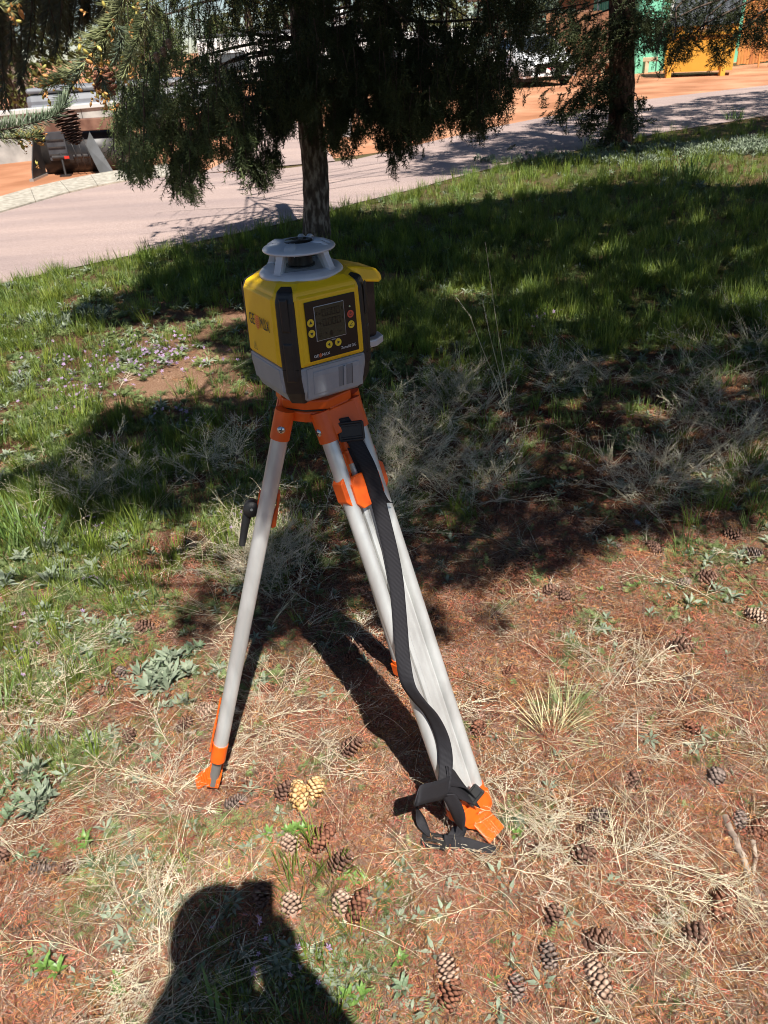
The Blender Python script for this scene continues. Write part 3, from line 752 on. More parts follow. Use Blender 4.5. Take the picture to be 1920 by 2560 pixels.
# black corner bumpers with a rib
for k in range(4):
    M = Matrix.Rotation(PI / 4 + k * PI / 2, 3, 'Z')
    dR = (SA * 2 - SC) / math.sqrt(2)
    hw = .0205
    prof = [(dR - .034, -.010, hw * .6), (dR - .012, -.004, hw * .85), (dR - .001, .018, hw), (dR + .004, .05, hw), (dR + .004, .1, hw), (dR + .0015, .172, hw * .97), (dR - .004, .187, hw * .82), (dR - .022, .193, hw * .6)]
    mb = MB(); vs = []; fs = []
    for i, (d, z, w_) in enumerate(prof):
        vs += [M @ Vector((d - .012, -w_, z)), M @ Vector((d, -w_ * .72, z)), M @ Vector((d, w_ * .72, z)), M @ Vector((d - .012, w_, z))]
    for i in range(len(prof) - 1):
        for q in range(3): fs.append((i * 4 + q, i * 4 + q + 1, i * 4 + 5 + q, i * 4 + 4 + q))
    fs += [(3, 2, 1, 0), (len(vs) - 4, len(vs) - 3, len(vs) - 2, len(vs) - 1)]
    mb.add(vs, fs); bm_ = mb.build('corner_bumper', m_lb, las, bevel=.0035)
    mb = MB()
    for z0, z1, hw2 in ((.125, .18, .007), (.0, .0, 0), (.04, .108, .0095)):
        if z1 > z0:
            mb.add([M @ Vector((dR + .0035, -hw2, z0)), M @ Vector((dR + .0035, hw2, z0)), M @ Vector((dR + .0035, hw2, z1)), M @ Vector((dR + .0035, -hw2, z1)),
                    M @ Vector((dR + .0062, -hw2 * .7, z0 + .003)), M @ Vector((dR + .0062, hw2 * .7, z0 + .003)), M @ Vector((dR + .0062, hw2 * .7, z1 - .003)), M @ Vector((dR + .0062, -hw2 * .7, z1 - .003))],
                   [(4, 5, 6, 7), (0, 1, 5, 4), (1, 2, 6, 5), (2, 3, 7, 6), (3, 0, 4, 7)])
    mb.build('rib', m_lb, bm_, bevel=.001)
    mb = MB(); mb.add([M @ Vector((dR + .0042, -hw * .74, .0615)), M @ Vector((dR + .0042, hw * .74, .0615)), M @ Vector((dR + .0042, hw * .74, .0625)), M @ Vector((dR + .0042, -hw * .74, .0625))], [(0, 1, 2, 3)])
    mb.build('seam', mat('seam_black', (.003, .003, .003), rough=.9), bm_)
# turret
before_turret = set(bpy.data.objects)
mb = MB(); mb.lathe([(.001, .212), (.066, .212), (.072, .209), (.076, .203), (.078, .198), (.077, .193), (.001, .193)], 48); mb.build('turret_base', m_ls, las)
mb = MB(); mb.lathe([(.060, .2535), (.0655, .2555), (.067, .2585), (.0655, .262), (.058, .2675), (.044, .2725), (.030, .2745), (.001, .2745)], 48)
mb.lathe([(.060, .2535), (.02, .2545), (.001, .2545)], 48); cap = mb.build('turret_cap', m_ls, las)
for k in range(4):
    a = PI / 4 + k * PI / 2 + math.radians(0)
    R_ = Matrix.Rotation(a, 3, 'Z')
    for s in ((-1, 1) if k in (0, 3) else (0,)):
        mb = MB(); w_ = .0055 if s else .012
        off = s * .0085
        vs = []
        prf = [(.064, .259, w_), (.056, .271, w_), (.046, .2785, w_ * .9), (.034, .2785, w_ * .7), (.026, .2740, w_ * .5)]
        for d, z, w2 in prf: vs += [R_ @ Vector((d, off - w2, z - .006)), R_ @ Vector((d, off - w2 * .6, z)), R_ @ Vector((d, off + w2 * .6, z)), R_ @ Vector((d, off + w2, z - .006))]
        mb.add(vs, [(i * 4 + q, i * 4 + q + 1, i * 4 + 5 + q, i * 4 + 4 + q) for i in range(len(prf) - 1) for q in range(3)], 0, True)
        mb.build('cap_lug', m_ls, cap)
mb = MB(); mb.lathe([(.001, .2765), (.0255, .2765), (.0265, .2755), (.0265, .274)], 32); mb.build('cap_disc', mat('black_disc', (.012, .012, .013), rough=.2), cap)
for k in range(4):
    a = math.radians(-64 + 90 * k) - YAW * 0
    R_ = Matrix.Rotation(a, 3, 'Z')
    mb = MB(); vs = []
    for z, d, w_ in ((.210, .0735, .0085), (.215, .071, .0072), (.245, .0615, .0075), (.257, .059, .009)):
        vs += [R_ @ Vector((d, -w_, z)), R_ @ Vector((d, w_, z)), R_ @ Vector((d - .020, w_ * .45, z)), R_ @ Vector((d - .020, -w_ * .45, z))]
    fs = [(i * 4 + q, i * 4 + (q + 1) % 4, i * 4 + 4 + (q + 1) % 4, i * 4 + 4 + q) for i in range(3) for q in range(4)]
    mb.add(vs, fs); mb.build('turret_post', m_ls, las, bevel=.001)
gls = bpy.data.materials.new('window_glass'); gls.use_nodes = True
gb_ = gls.node_tree.nodes['Principled BSDF']; gb_.inputs['Transmission Weight'].default_value = 1; gb_.inputs['Roughness'].default_value = .02
gb_.inputs['Base Color'].default_value = (.85, .87, .85, 1); gb_.inputs['IOR'].default_value = 1.05
for k in range(4):
    a = math.radians(-64 + 90 * k + 45)
    R_ = Matrix.Rotation(a, 3, 'Z')
    mb = MB(); vs = [(.046, -.040, .2125), (.046, .040, .2125), (.040, .034, .2535), (.040, -.034, .2535)]
    vs2 = [(x - .0012, y, z) for x, y, z in vs]
    mb.add([R_ @ Vector(v) for v in vs + vs2], [(0, 1, 2, 3), (7, 6, 5, 4), (0, 4, 5, 1), (1, 5, 6, 2), (2, 6, 7, 3), (3, 7, 4, 0)]); mb.build('glass_pane', gls, las)
mb = MB(); mb.lathe([(.023, .2125), (.023, .254)], 28); mb.lathe([(.027, .2125), (.027, .2165), (.023, .2165)], 28)
rot_ = mb.build('rotor', mat('rotor_black', (.012, .011, .012), rough=.35), las)
for o in set(bpy.data.objects) - before_turret:       # squat proportions of the turret
    for v in o.data.vertices: v.co = (v.co.x * .945, v.co.y * .945, .1965 + (v.co.z - .1965) * .62)
# handle on the right face
mb = MB()
prof = [(.070, -.050, .050, .178, .199), (.100, -.046, .046, .168, .193), (.135, -.040, .040, .160, .182), (.150, -.026, .026, .160, .170)]
vs = []
for x, y0, y1, z0, z1 in prof: vs += [(x, y0, z0), (x, y1, z0), (x, y1 * .8, z1), (x, y0 * .8, z1)]
fs = [(i * 4 + q, i * 4 + (q + 1) % 4, i * 4 + 4 + (q + 1) % 4, i * 4 + 4 + q) for i in range(3) for q in range(4)] + [(0, 3, 2, 1), (12, 13, 14, 15)]
mb.add(vs, fs); hd = mb.build('handle_top', m_ly, las, bevel=.004)
mb = MB(); mb.box((.122, 0, .112), (.030, .044, .106)); mb.build('handle_grip', mat('dark_brown_rubber', (.022, .013, .010), rough=.55), hd, bevel=.008, seg=3)
mb = MB(); mb.prism([(.08, -.036), (.125, -.036), (.148, -.022), (.152, 0), (.148, .022), (.125, .036), (.08, .036)], .046, .060); mb.build('handle_foot', m_ls, hd, bevel=.003)
# control panel on the front face (local -y)
FY = -SA - .0030
def fp(x, z, d=0.0): return Vector((x, FY + (z - .123) * .024 - d, z))      # on the slightly leaning front plate
def plate(name, x0, x1, z0, z1, d, m, parent, t=.0012, bevel=.0, r=0):
    mb = MB(); vs = [fp(x0, z0, d), fp(x1, z0, d), fp(x1, z1, d), fp(x0, z1, d)] + [fp(x0, z0, d - t), fp(x1, z0, d - t), fp(x1, z1, d - t), fp(x0, z1, d - t)]
    mb.add(vs, [(0, 1, 2, 3), (0, 4, 5, 1), (1, 5, 6, 2), (2, 6, 7, 3), (3, 7, 4, 0)]); return mb.build(name, m, parent, bevel=bevel)
pn = plate('control_panel', -.0475, .0505, .0725, .1700, .0008, m_panel, las, bevel=.0008)
plate('screen_frame', -.0315, .0275, .1035, .1610, .0013, mat('frame_grey', (.33, .34, .36), rough=.4), pn, t=.001, bevel=.0012)
lcd = plate('screen', -.0300, .0260, .1050, .1595, .0017, m_lcd, pn, t=.001)
def text_mesh(cu, name):
    t_ = bpy.data.objects.new('tmp', cu); C.objects.link(t_); dg = bpy.context.evaluated_depsgraph_get()
    me = bpy.data.meshes.new_from_object(t_.evaluated_get(dg)); bpy.data.objects.remove(t_); return bpy.data.objects.new(name, me)
def text(s, x, z, size, m, parent, name='lettering', d=.0024, sx=1.0, face='front', align='CENTER'):
    cu = bpy.data.curves.new(name, 'FONT'); cu.body = s; cu.size = size; cu.align_x = align; cu.align_y = 'CENTER'; cu.extrude = .0001
    cu.materials.append(m)
    o = text_mesh(cu, name); link(o, parent)
    o.scale = (sx, 1, 1)
    if face == 'front': o.location = fp(x, z, d); o.rotation_euler = (PI / 2 - .024, 0, 0)
    else: o.location = (-SA - .0033 - .0006 + (z - .123) * .024, x, z); o.rotation_euler = (PI / 2 - .0, 0, -PI / 2)
    return o
def seg_digit(mb, x, z, w, h, t=.0011, d=.0022, dot=False):
    # the digit 0 of a seven segment display: all but the middle bar
    for (x0, x1, z0, z1) in ((x, x + w, z + h - t, z + h), (x, x + w, z, z + t), (x, x + t, z + t * .4, z + h / 2 - t * .3), (x, x + t, z + h / 2 + t * .3, z + h - t * .4),
                             (x + w - t, x + w, z + t * .4, z + h / 2 - t * .3), (x + w - t, x + w, z + h / 2 + t * .3, z + h - t * .4)):
        mb.add([fp(x0, z0, d), fp(x1, z0, d), fp(x1, z1, d), fp(x0, z1, d)], [(0, 1, 2, 3)])
    if dot: mb.add([fp(x + w + .0008, z, d), fp(x + w + .0022, z, d), fp(x + w + .0022, z + .0014, d), fp(x + w + .0008, z + .0014, d)], [(0, 1, 2, 3)])
for z, c in ((.1425, 'X'), (.1265, 'Y')):
    mb = MB(); seg_digit(mb, -.0165, z, .0068, .0118, dot=True)
    for k in range(3): seg_digit(mb, -.0065 + k * .0088, z, .0068, .0118)
    mb.build('zeros', m_ink, lcd)
    text(c, -.0275, z + .006, .008, m_ink, lcd, d=.0022, sx=.8); text('+', -.0215, z + .0055, .009, m_ink, lcd, d=.0022)
    text('%', .0228, z + .007, .0065, m_ink, lcd, d=.0022, sx=.7)
mb = MB()
for x0, x1, z0, z1 in ((-.013, -.0105, .113, .1155), (-.004, .0005, .1085, .1160), (-.003, -.0005, .1160, .1170), (-.026, -.021, .111, .1118), (-.026, -.021, .115, .1158), (.012, .018, .112, .1128)):
    mb.add([fp(x0, z0, .0022), fp(x1, z0, .0022), fp(x1, z1, .0022), fp(x0, z1, .0022)], [(0, 1, 2, 3)])
mb.build('status_symbols', m_ink, lcd)
def button(x, z, m, sym):
    mb = MB(); n = 24; r = .0064
    mb.add([fp(x + r * math.cos(2 * PI * i / n), z + r * math.sin(2 * PI * i / n), .0016) for i in range(n)] + [fp(x + r * math.cos(2 * PI * i / n), z + r * math.sin(2 * PI * i / n), .0006) for i in range(n)],
           [tuple(range(n))] + [(i, i + n, (i + 1) % n + n, (i + 1) % n) for i in range(n)])
    b = mb.build('button', m, pn)
    mb = MB(); s = .0034
    if sym in 'udlr':
        a0 = {'u': PI / 2, 'd': -PI / 2, 'l': PI, 'r': 0}[sym]
        mb.add([fp(x + s * math.cos(a0 + k * 2.094), z + s * math.sin(a0 + k * 2.094), .0019) for k in range(3)], [(0, 1, 2)])
    elif sym == 'p':
        k0 = [(.0036, .0026)]
        for i in range(14):
            a1, a2 = PI / 2 + .5 + i * (2 * PI - 1.0) / 14, PI / 2 + .5 + (i + 1) * (2 * PI - 1.0) / 14
            mb.add([fp(x + .0036 * math.cos(a1), z + .0036 * math.sin(a1), .0019), fp(x + .0036 * math.cos(a2), z + .0036 * math.sin(a2), .0019),
                    fp(x + .0027 * math.cos(a2), z + .0027 * math.sin(a2), .0019), fp(x + .0027 * math.cos(a1), z + .0027 * math.sin(a1), .0019)], [(0, 1, 2, 3)])
        mb.add([fp(x - .0005, z, .0019), fp(x + .0005, z, .0019), fp(x + .0005, z + .0042, .0019), fp(x - .0005, z + .0042, .0019)], [(0, 1, 2, 3)])
    else:
        mb.add([fp(x - .0042, z - .0022, .0019), fp(x + .0034, z - .0022, .0019), fp(x + .0034, z - .0013, .0019), fp(x - .0034, z - .0013, .0019)], [(0, 1, 2, 3)])
        mb.add([fp(x - .0042, z - .0022, .00195), fp(x - .0032, z - .0022, .00195), fp(x + .0036, z + .0032, .00195), fp(x + .0028, z + .0038, .00195)], [(0, 1, 2, 3)])
    mb.build('symbol', m_dk, b)
button(-.0395, .1365, m_btn, 'u'); button(-.0395, .1190, m_btn, 'd')
button(-.0085, .0945, m_btn, 'l'); button(.0095, .0945, m_btn, 'r')
button(.0385, .1360, m_red, 'p'); button(.0385, .1185, m_btn, 's')
mb = MB(); mb.lathe([(.0017, 0), (.0013, .0012), (.0001, .0016)], 12, fp(.0385, .1485, .0008), M=Matrix.Rotation(PI / 2, 3, 'X')); mb.build('led', mat('led_lens', (.5, .6, .35), rough=.1), pn)
text('— MENU —', .0005, .1015, .0028, m_wp, pn)
text('Zone60 DG', .0290, .0835, .0068, m_wp, pn, sx=.92)
def logo(x, z, s, m, parent, face, cen=None):
    text('GE', x - s * 1.25, z, s, m, parent, face=face, sx=1.15)
    text('MΔX', x + s * 1.55, z, s, m, parent, face=face, sx=1.1)
    # the O of the word is a ball of orange bands
    mb = MB(); r = s * .50; xo = x - s * .05
    for b in range(6):
        z0, z1 = -r + b * r / 3 + .02 * r, -r + b * r / 3 + r * .25
        def pt(t, zz):
            w_ = math.sqrt(max(r * r - zz * zz, 0)) * .92
            zz2 = zz + .16 * r * (1 - (2 * t - 1) ** 2) - .08 * r
            if face == 'front': return fp(xo - w_ + 2 * w_ * t, z + zz2, .0022)
            return Vector((-SA - .0039 + (z + zz2 - .123) * .024, -(xo - w_ + 2 * w_ * t), z + zz2))
        n = 8
        vs = [pt(i / n, z0) for i in range(n + 1)] + [pt(i / n, z1) for i in range(n + 1)]
        mb.add(vs, [(i, i + 1, i + n + 2, i + n + 1) for i in range(n)])
    mb.build('logo_ball', m_or, parent)
logo(-.0275, .0805, .0068, m_wp, pn, 'front')
lg = bpy.data.objects.new('side_logo', None); link(lg, las)
def text_side(s, x, z, size, m, sx): 
    cu = bpy.data.curves.new('lettering', 'FONT'); cu.body = s; cu.size = size; cu.align_x = 'CENTER'; cu.align_y = 'CENTER'; cu.extrude = .0001
    cu.materials.append(m); o = text_mesh(cu, 'lettering'); link(o, lg); o.scale = (sx, 1.25, 1)
    o.location = (-SA - .0031 + (z - .123) * .024, -x, z); o.rotation_euler = (PI / 2, -.024 * 0, -PI / 2)
SZ = .0215
text_side('GE', -.0285, .128, SZ, m_dk, .86); text_side('MΔX', .0235, .128, SZ, m_dk, .80)
mb = MB(); r = .0125; xo = -.0068
for b in range(7):
    z0, z1 = -r + b * r * 2 / 7, -r + b * r * 2 / 7 + r * .2
    n = 8
    def pt(t, zz):
        w_ = math.sqrt(max(r * r - zz * zz, 0)) * .72
        zz2 = zz - .18 * r * (1 - (2 * t - 1) ** 2)
        return Vector((-SA - .0031 + (.128 + zz2 - .123) * .024, -(xo - w_ + 2 * w_ * t), .128 + zz2))
    mb.add([pt(i / n, z0) for i in range(n + 1)] + [pt(i / n, z1) for i in range(n + 1)], [(i + n + 1, i + n + 2, i + 1, i) for i in range(n)])
mb.build('logo_ball', m_or, lg)
mb = MB()                                   # small warning triangle low on the same face
T = [(-.034, .076), (-.018, .076), (-.026, .091)]
for i in range(3):
    (x0, z0), (x1, z1) = T[i], T[(i + 1) % 3]
    cx, cz = -.026, .081
    q = [(x0, z0), (x1, z1), (x1 + (cx - x1) * .14, z1 + (cz - z1) * .14), (x0 + (cx - x0) * .14, z0 + (cz - z0) * .14)]
    mb.add([Vector((-SA - .0042, -x, z)) for x, z in q], [(0, 1, 2, 3)])
mb.add([Vector((-SA - .0042, -x, z)) for x, z in ((-.0266, .0795), (-.0254, .0795), (-.0254, .0865), (-.0266, .0865))], [(0, 1, 2, 3)])
mb.build('warning_triangle', m_dk, lg)
# battery door on the grey front
def lp(x, z, d=0.0): return Vector((x, -SA - .0005 + max(0, (.045 - z)) * .14 - d, z))
def lplate(name, x0, x1, z0, z1, d, m, parent, t=.0015, bevel=0):
    mb = MB(); vs = [lp(x0, z0, d), lp(x1, z0, d), lp(x1, z1, d), lp(x0, z1, d)] + [lp(x0, z0, d - t), lp(x1, z0, d - t), lp(x1, z1, d - t), lp(x0, z1, d - t)]
    zm = .045
    vs = []; 
    for zz in (z0, zm, z1) if z0 < zm < z1 else (z0, z1): vs += [lp(x0, zz, d), lp(x1, zz, d)]
    k = len(vs) // 2; vs2 = [v + Vector((0, t, 0)) for v in vs]
    fs = [(2 * i, 2 * i + 1, 2 * i + 3, 2 * i + 2) for i in range(k - 1)]
    o = len(vs)
    fs += [(0, o, o + 1, 1), (2 * k - 2, 2 * k - 1, o + 2 * k - 1, o + 2 * k - 2)] + [(2 * i, 2 * i + 2, o + 2 * i + 2, o + 2 * i) for i in range(k - 1)] + [(2 * i + 1, o + 2 * i + 1, o + 2 * i + 3, 2 * i + 3) for i in range(k - 1)]
    mb.add(vs + vs2, fs); return mb.build(name, m, parent, bevel=bevel)
dr = lplate('battery_door', -.055, .058, .006, .0605, .0022, m_lg, las, t=.0030, bevel=.0008)
lplate('door_panel', -.044, .050, .0125, .0535, .0034, m_lg, dr, bevel=.0008)
lplate('door_recess', .006, .0345, .0150, .0515, .00365, mat('recess_grey', (.20, .215, .235), rough=.55), dr, t=.0005)
lplate('slide_tab', .0155, .0205, .0150, .0515, .0062, m_lg, dr, bevel=.0008)
lplate('groove', .0335, .0345, .0145, .0520, .0040, m_dk, dr, t=.0002)
# ------------------------------------------------------------------ tripod
m_to = mat('orange_plastic', (.78, .105, .008), (.83, .125, .010), scale=40, rough=.38, bump=.03, bscale=500, dist=.0004)
m_al = mat('brushed_aluminium', (.50, .50, .49), (.66, .67, .66), scale=26, rough=.36, metal=.45, stretch=(1, 1, .25), bump=.05, bscale=400, dist=.0003)
m_web = None
HC = Vector((LP.x, LP.y, 0)); HZ = LP.z
tri = empty('tripod', (LP.x, LP.y, 0), 'aluminium surveying tripod with orange plastic fittings under the laser level', 'tripod')
def TL(v): return Vector(v) - Vector((LP.x, LP.y, 0))
az = [math.atan2(1.14 - LP.y, .17 - LP.x), math.atan2(1.31 - LP.y, -.49 - LP.x), math.atan2(1.68 - LP.y, .06 - LP.x)]
feet = [Vector((*G(1192, 2072, .03)[:2], .02)), Vector((*G(528, 1968, .03)[:2], .02)), Vector((*G(1040, 1712, .02)[:2], .02))]
# grey adapter disc and orange head with a groove
mb = MB(); mb.lathe([(.001, -.001), (.060, -.001), (.062, -.010), (.001, -.010)], 40, (0, 0, HZ)); mb.build('adapter_plate', m_lg, tri)
def headpoly(r, fl):
    out = []
    for k in range(3):
        a = az[k]
        for da in (-.42, .42): out.append((a + da, r))
        nxt = az[(k + 1) % 3]
    out = sorted([(a % (2 * PI), r_) for a, r_ in out])
    res = []
    for i, (a, r_) in enumerate(out):
        res.append((r_ * math.cos(a), r_ * math.sin(a)))
        b = out[(i + 1) % len(out)][0]
        gap = (b - a) % (2 * PI)
        if gap > 1.0: res.append((r_ * .93 * math.cos(a + gap / 2), r_ * .93 * math.sin(a + gap / 2)))
    return res
zt = HZ - .0105
mb = MB(); mb.prism(headpoly(.078, 0), zt - .020, zt); mb.build('head_plate', m_to, tri, bevel=.003)
mb = MB(); mb.prism(headpoly(.0745, 0), zt - .0235, zt - .0205); mb.build('head_groove', m_dk, tri)
mb = MB(); mb.prism(headpoly(.078, 0), zt - .046, zt - .024, ); mb.build('head_ring', m_to, tri, bevel=.003)
mb = MB(); mb.lathe([(.001, zt - .075), (.018, zt - .075), (.022, zt - .062), (.022, zt - .046)], 20); mb.build('centre_screw', m_lb, tri)
def leg(k, extended, parent):
    F = feet[k]; a = az[k]
    rad = Vector((math.cos(a), math.sin(a), 0)); 
    Hn = HC + rad * .062 + Vector((0, 0, zt - .036))
    e = (F - Hn); Lg = e.length; e.normalize()
    w = Vector((-math.sin(a), math.cos(a), 0)); w = (w - e * w.dot(e)).normalized()
    n = w.cross(e)                            # away from the leg's outer face
    if n.dot(rad) < 0: n = -n
    if k == 1:                                # this leg is turned edge on
        v_ = (Hn + e * Lg * .45) - Vector(EYE); w = (v_ - e * v_.dot(e)).normalized(); n = w.cross(e); n = n if n.dot(rad) > 0 else -n
    lg_ = bpy.data.objects.new('leg', None); link(lg_, parent)
    P = lambda s, u, v: TL(Hn + e * s + w * u + n * v)
    hw = .0415
    ex = (Lg - (.30 if extended else .12))
    tube_end = Lg - (.145 if extended else .085)
    # bracket: two sleeves, a web and the block under the head
    mb = MB()
    for s_ in (-1, 1): mb.tube([P(-.012, s_ * hw, 0), P(.048, s_ * hw, 0)], .0195, 20, wdir=w)
    mb.frame_box(P(.014, 0, .004), w, n, e, (hw * 2, .028, .050))
    mb.frame_box(P(-.014, 0, -.006), w, n, e, (.052, .040, .04))
    mb.build('hinge_bracket', m_to, lg_, bevel=.002)
    for s_ in (-1, 1):
        M3 = Matrix((e, n, w * s_)).transposed()
        mb = MB(); mb.lathe([(.001, .0035), (.005, .0030), (.0075, .001), (.008, 0)], 20, P(.024, s_ * (hw + .0185), 0), M=M3); sw = mb.build('screw', mat('steel_screw', (.6, .6, .6), rough=.25, metal=1), lg_)
        mb = MB(); mb.box(P(.024, s_ * (hw + .0222), 0), (.009, .0016, .0006), M3); mb.box(P(.024, s_ * (hw + .0222), 0), (.0016, .009, .0006), M3); mb.build('cross_slot', m_dk, sw)
        mb = MB(); mb.tube([P(.0485, s_ * hw, 0), P(tube_end, s_ * hw, 0)], .0150, 24, wdir=w, ell=1.12); mb.build('outer_tube', m_al, lg_)
        mb = MB(); mb.tube([P(.050, s_ * (hw - .0153), .0), P(tube_end, s_ * (hw - .0153), .0)], .0030, 6, wdir=w); mb.build('tube_rail', m_al, lg_)
    # clamp, inner leg
    mb = MB(); cz = .150 if k != 1 else .30
    mb.tube([P(.045, -.004, 0), P(.078, -.004, 0)], .013, 14, wdir=w); mb.tube([P(.078, -.004, 0), P(.083, -.004, 0)], .0165, 14, wdir=w); mb.tube([P(.083, -.004, 0), P(.106, -.004, 0)], .0115, 14, wdir=w)
    mb.build('rod_socket', m_to, lg_)
    mb = MB(); mb.tube([P(.106, -.004, 0), P(cz, -.004, 0)], .0085, 12, wdir=w); mb.build('centre_rod', m_al, lg_)
    mb = MB(); n_ = 8
    oct_ = [(-hw * .55 - .018, -.02), (-hw * .55 - .006, -.034), (hw * .7, -.034), (hw * .7 + .006, -.02), (hw * .7 + .006, .02), (hw * .7, .034), (-hw * .55 - .006, .034), (-hw * .55 - .018, .02)]
    Mo = Matrix((w, e, n)).transposed()
    mb.prism(oct_, .010, .0225, M=Mo, c=P(cz + .012, 0, 0)); mb.prism(oct_, -.0225, -.010, M=Mo, c=P(cz + .012, 0, 0))
    for s_ in (-1, 1): mb.prism([(s_ * (hw + .006), -.03), (s_ * (hw + .0185), -.018), (s_ * (hw + .0185), .02), (s_ * (hw + .006), .036)][::s_], -.0145, .0145, M=Mo, c=P(cz, 0, 0))
    if k != 1: mb.build('clamp', m_to, lg_, bevel=.002)
    end = Lg - .055
    mb = MB(); cs = [(-.021, -.007), (-.021, .007), (-.012, .0085), (-.008, .0055), (.008, .0055), (.012, .0085), (.021, .007), (.021, -.007)]
    Mi = Matrix((w, n, e)).transposed()
    mb.prism([(x, y) for x, y in cs][::-1], 0, end - cz, M=Mi, c=P(cz, 0, 0)); mb.build('inner_leg', m_al, lg_)
    # lower sleeves
    mb = MB()
    for s_ in (-1, 1): mb.tube([P(tube_end - .045 if extended else tube_end - .02, s_ * hw, 0), P(tube_end + .004, s_ * hw, 0)], .0182, 20, wdir=w)
    mb.frame_box(P(tube_end - .012, 0, 0), w, n, e, (hw * 2, .026, .026)); mb.build('lower_collar', m_to, lg_, bevel=.002)
    if extended:
        mb = MB()
        for s_ in (-1, 1):
            mb.frame_box(P(tube_end - .065, s_ * .030, .021), w, n, e, (.010, .004, .07))
            mb.frame_box(P(tube_end - .065, s_ * .050, .021), w, n, e, (.010, .004, .07))
        mb.frame_box(P(tube_end - .030, 0, .021), w, n, e, (hw * 2 + .02, .005, .012))
        mb.build('collar_clip', m_to, lg_, bevel=.001)
        mb = MB(); 
        for s_ in (-1, 1): mb.tube([P(tube_end, s_ * .030, 0), P(end + .01, s_ * .024, 0)], .0115, 16, wdir=w)
        mb.build('extension_tube', mat('grey_alu', (.34, .35, .35), rough=.45, metal=.7), lg_)
    # foot: shoe, ridged pedal, point
    z0 = Lg - .10
    mb = MB()
    A_ = [P(z0 + .012, -hw - .016, .019), P(z0 + .012, hw + .016, .019), P(z0 + .012, hw + .016, -.019), P(z0 + .012, -hw - .016, -.019)] if not extended else [P(z0 + .03, -.035, .017), P(z0 + .03, .035, .017), P(z0 + .03, .035, -.017), P(z0 + .03, -.035, -.017)]
    B_ = [P(z0 + .058, -hw * .8, .019), P(z0 + .058, hw + .016, .019), P(z0 + .058, hw + .016, -.019), P(z0 + .058, -hw * .8, -.019)] if not extended else [P(z0 + .06, -.033, .015), P(z0 + .06, .033, .015), P(z0 + .06, .033, -.015), P(z0 + .06, -.033, -.015)]
    C_ = [P(Lg - .012, -.004, .012), P(Lg - .012, .030, .012), P(Lg - .012, .030, -.012), P(Lg - .012, -.004, -.012)]
    vs = A_ + B_ + C_
    mb.add(vs, [(i * 4 + q, i * 4 + (q + 1) % 4, i * 4 + 4 + (q + 1) % 4, i * 4 + 4 + q) for i in range(2) for q in range(4)] + [(3, 2, 1, 0), (8, 9, 10, 11)])
    mb.build('shoe', m_to, lg_, bevel=.002)
    up = Vector((0, 0, 1)); o_r = (rad - up * 0).normalized()
    pw = Vector((-math.sin(a), math.cos(a), 0))
    pc = P(Lg - .040, .012, .012)
    slope = (o_r * .88 - up * .42).normalized(); pn_ = pw.cross(slope); pn_ = pn_ if pn_.z > 0 else -pn_
    ps = .72 if extended else 1.0
    mb = MB(); mb.frame_box(pc + slope * .026 * ps, pw, slope, pn_, (.056 * ps, .060 * ps, .007)); pd = mb.build('pedal', m_to, lg_, bevel=.0015)
    mb = MB()
    for i in range(6):
        for j in (-1, 0, 1): mb.frame_box(pc + slope * (.006 + i * .0092) * ps + pn_ * .0050 + pw * (j * .0175 * ps), pw, slope, pn_, (.0155 * ps, .0055 * ps, .0036))
    mb.build('pedal_ridges', m_to, pd, bevel=.0006)
    mb = MB()
    mb.add([pc - slope * .004, pc - slope * .004 + pw * .004, pc + slope * .045 - pn_ * .004, P(Lg - .004, .012, 0), P(Lg - .004, .016, 0)], [(0, 2, 3), (1, 4, 2), (0, 1, 2), (0, 3, 4, 1), (2, 4, 3)]); mb.build('pedal_web', m_to, lg_)
    mb = MB(); mb.tube([P(Lg - .02, .013, 0), P(Lg + .035, .013, 0)], [.008, .0015], 10); mb.build('spike', mat('dark_steel', (.12, .12, .12), rough=.4, metal=.8), lg_)
    return dict(P=P, e=e, w=w, n=n, Hn=Hn, L=Lg, o=lg_)
legs = [leg(0, False, tri), leg(1, True, tri), leg(2, False, tri)]
# quick lever and clips half way down the left leg
l1 = legs[1]
PL = l1['Hn'] + l1['e'] * .30
npl = np.array([0.1, -1, .25])
def lev(px, py, off=0.0): 
    q = onplane(px, py, np.array(PL) , npl); return Vector(q) + Vector((0.1, -1, .25)).normalized() * off
lv = bpy.data.objects.new('lever_clamp', None); link(lv, l1['o'])
def quadbar(pts, t, name, m, parent, off=0.0):
    vs = [TL(lev(x, y, off + t / 2)) for x, y in pts] + [TL(lev(x, y, off - t / 2)) for x, y in pts]; n = len(pts)
    mb = MB(); mb.add(vs, [tuple(range(n)), tuple(reversed(range(n, 2 * n)))] + [(i, i + n, (i + 1) % n + n, (i + 1) % n) for i in range(n)])
    return mb.build(name, m, parent, bevel=.0015)
quadbar([(648, 1226), (656, 1230), (660, 1275), (663, 1295), (656, 1308), (642, 1304), (643, 1260)], .030, 'clip', m_to, lv, .004)
quadbar([(656, 1202), (668, 1204), (662, 1243), (656, 1240)], .02, 'hook', m_to, lv, .004)
quadbar([(694, 1226), (701, 1228), (697, 1262), (690, 1310), (680, 1315), (676, 1300), (686, 1276), (691, 1262)], .030, 'clip', m_to, lv, .004)
mb = MB(); c_ = TL(lev(630, 1268, .004)); mb.lathe([(.001, -.015), (.0165, -.015), (.0178, -.011), (.0178, .011), (.0165, .015), (.001, .015)], 24, c_, M=Vector(npl).to_track_quat('Z', 'Y').to_matrix()); mb.build('lever_hub', m_lb, lv)
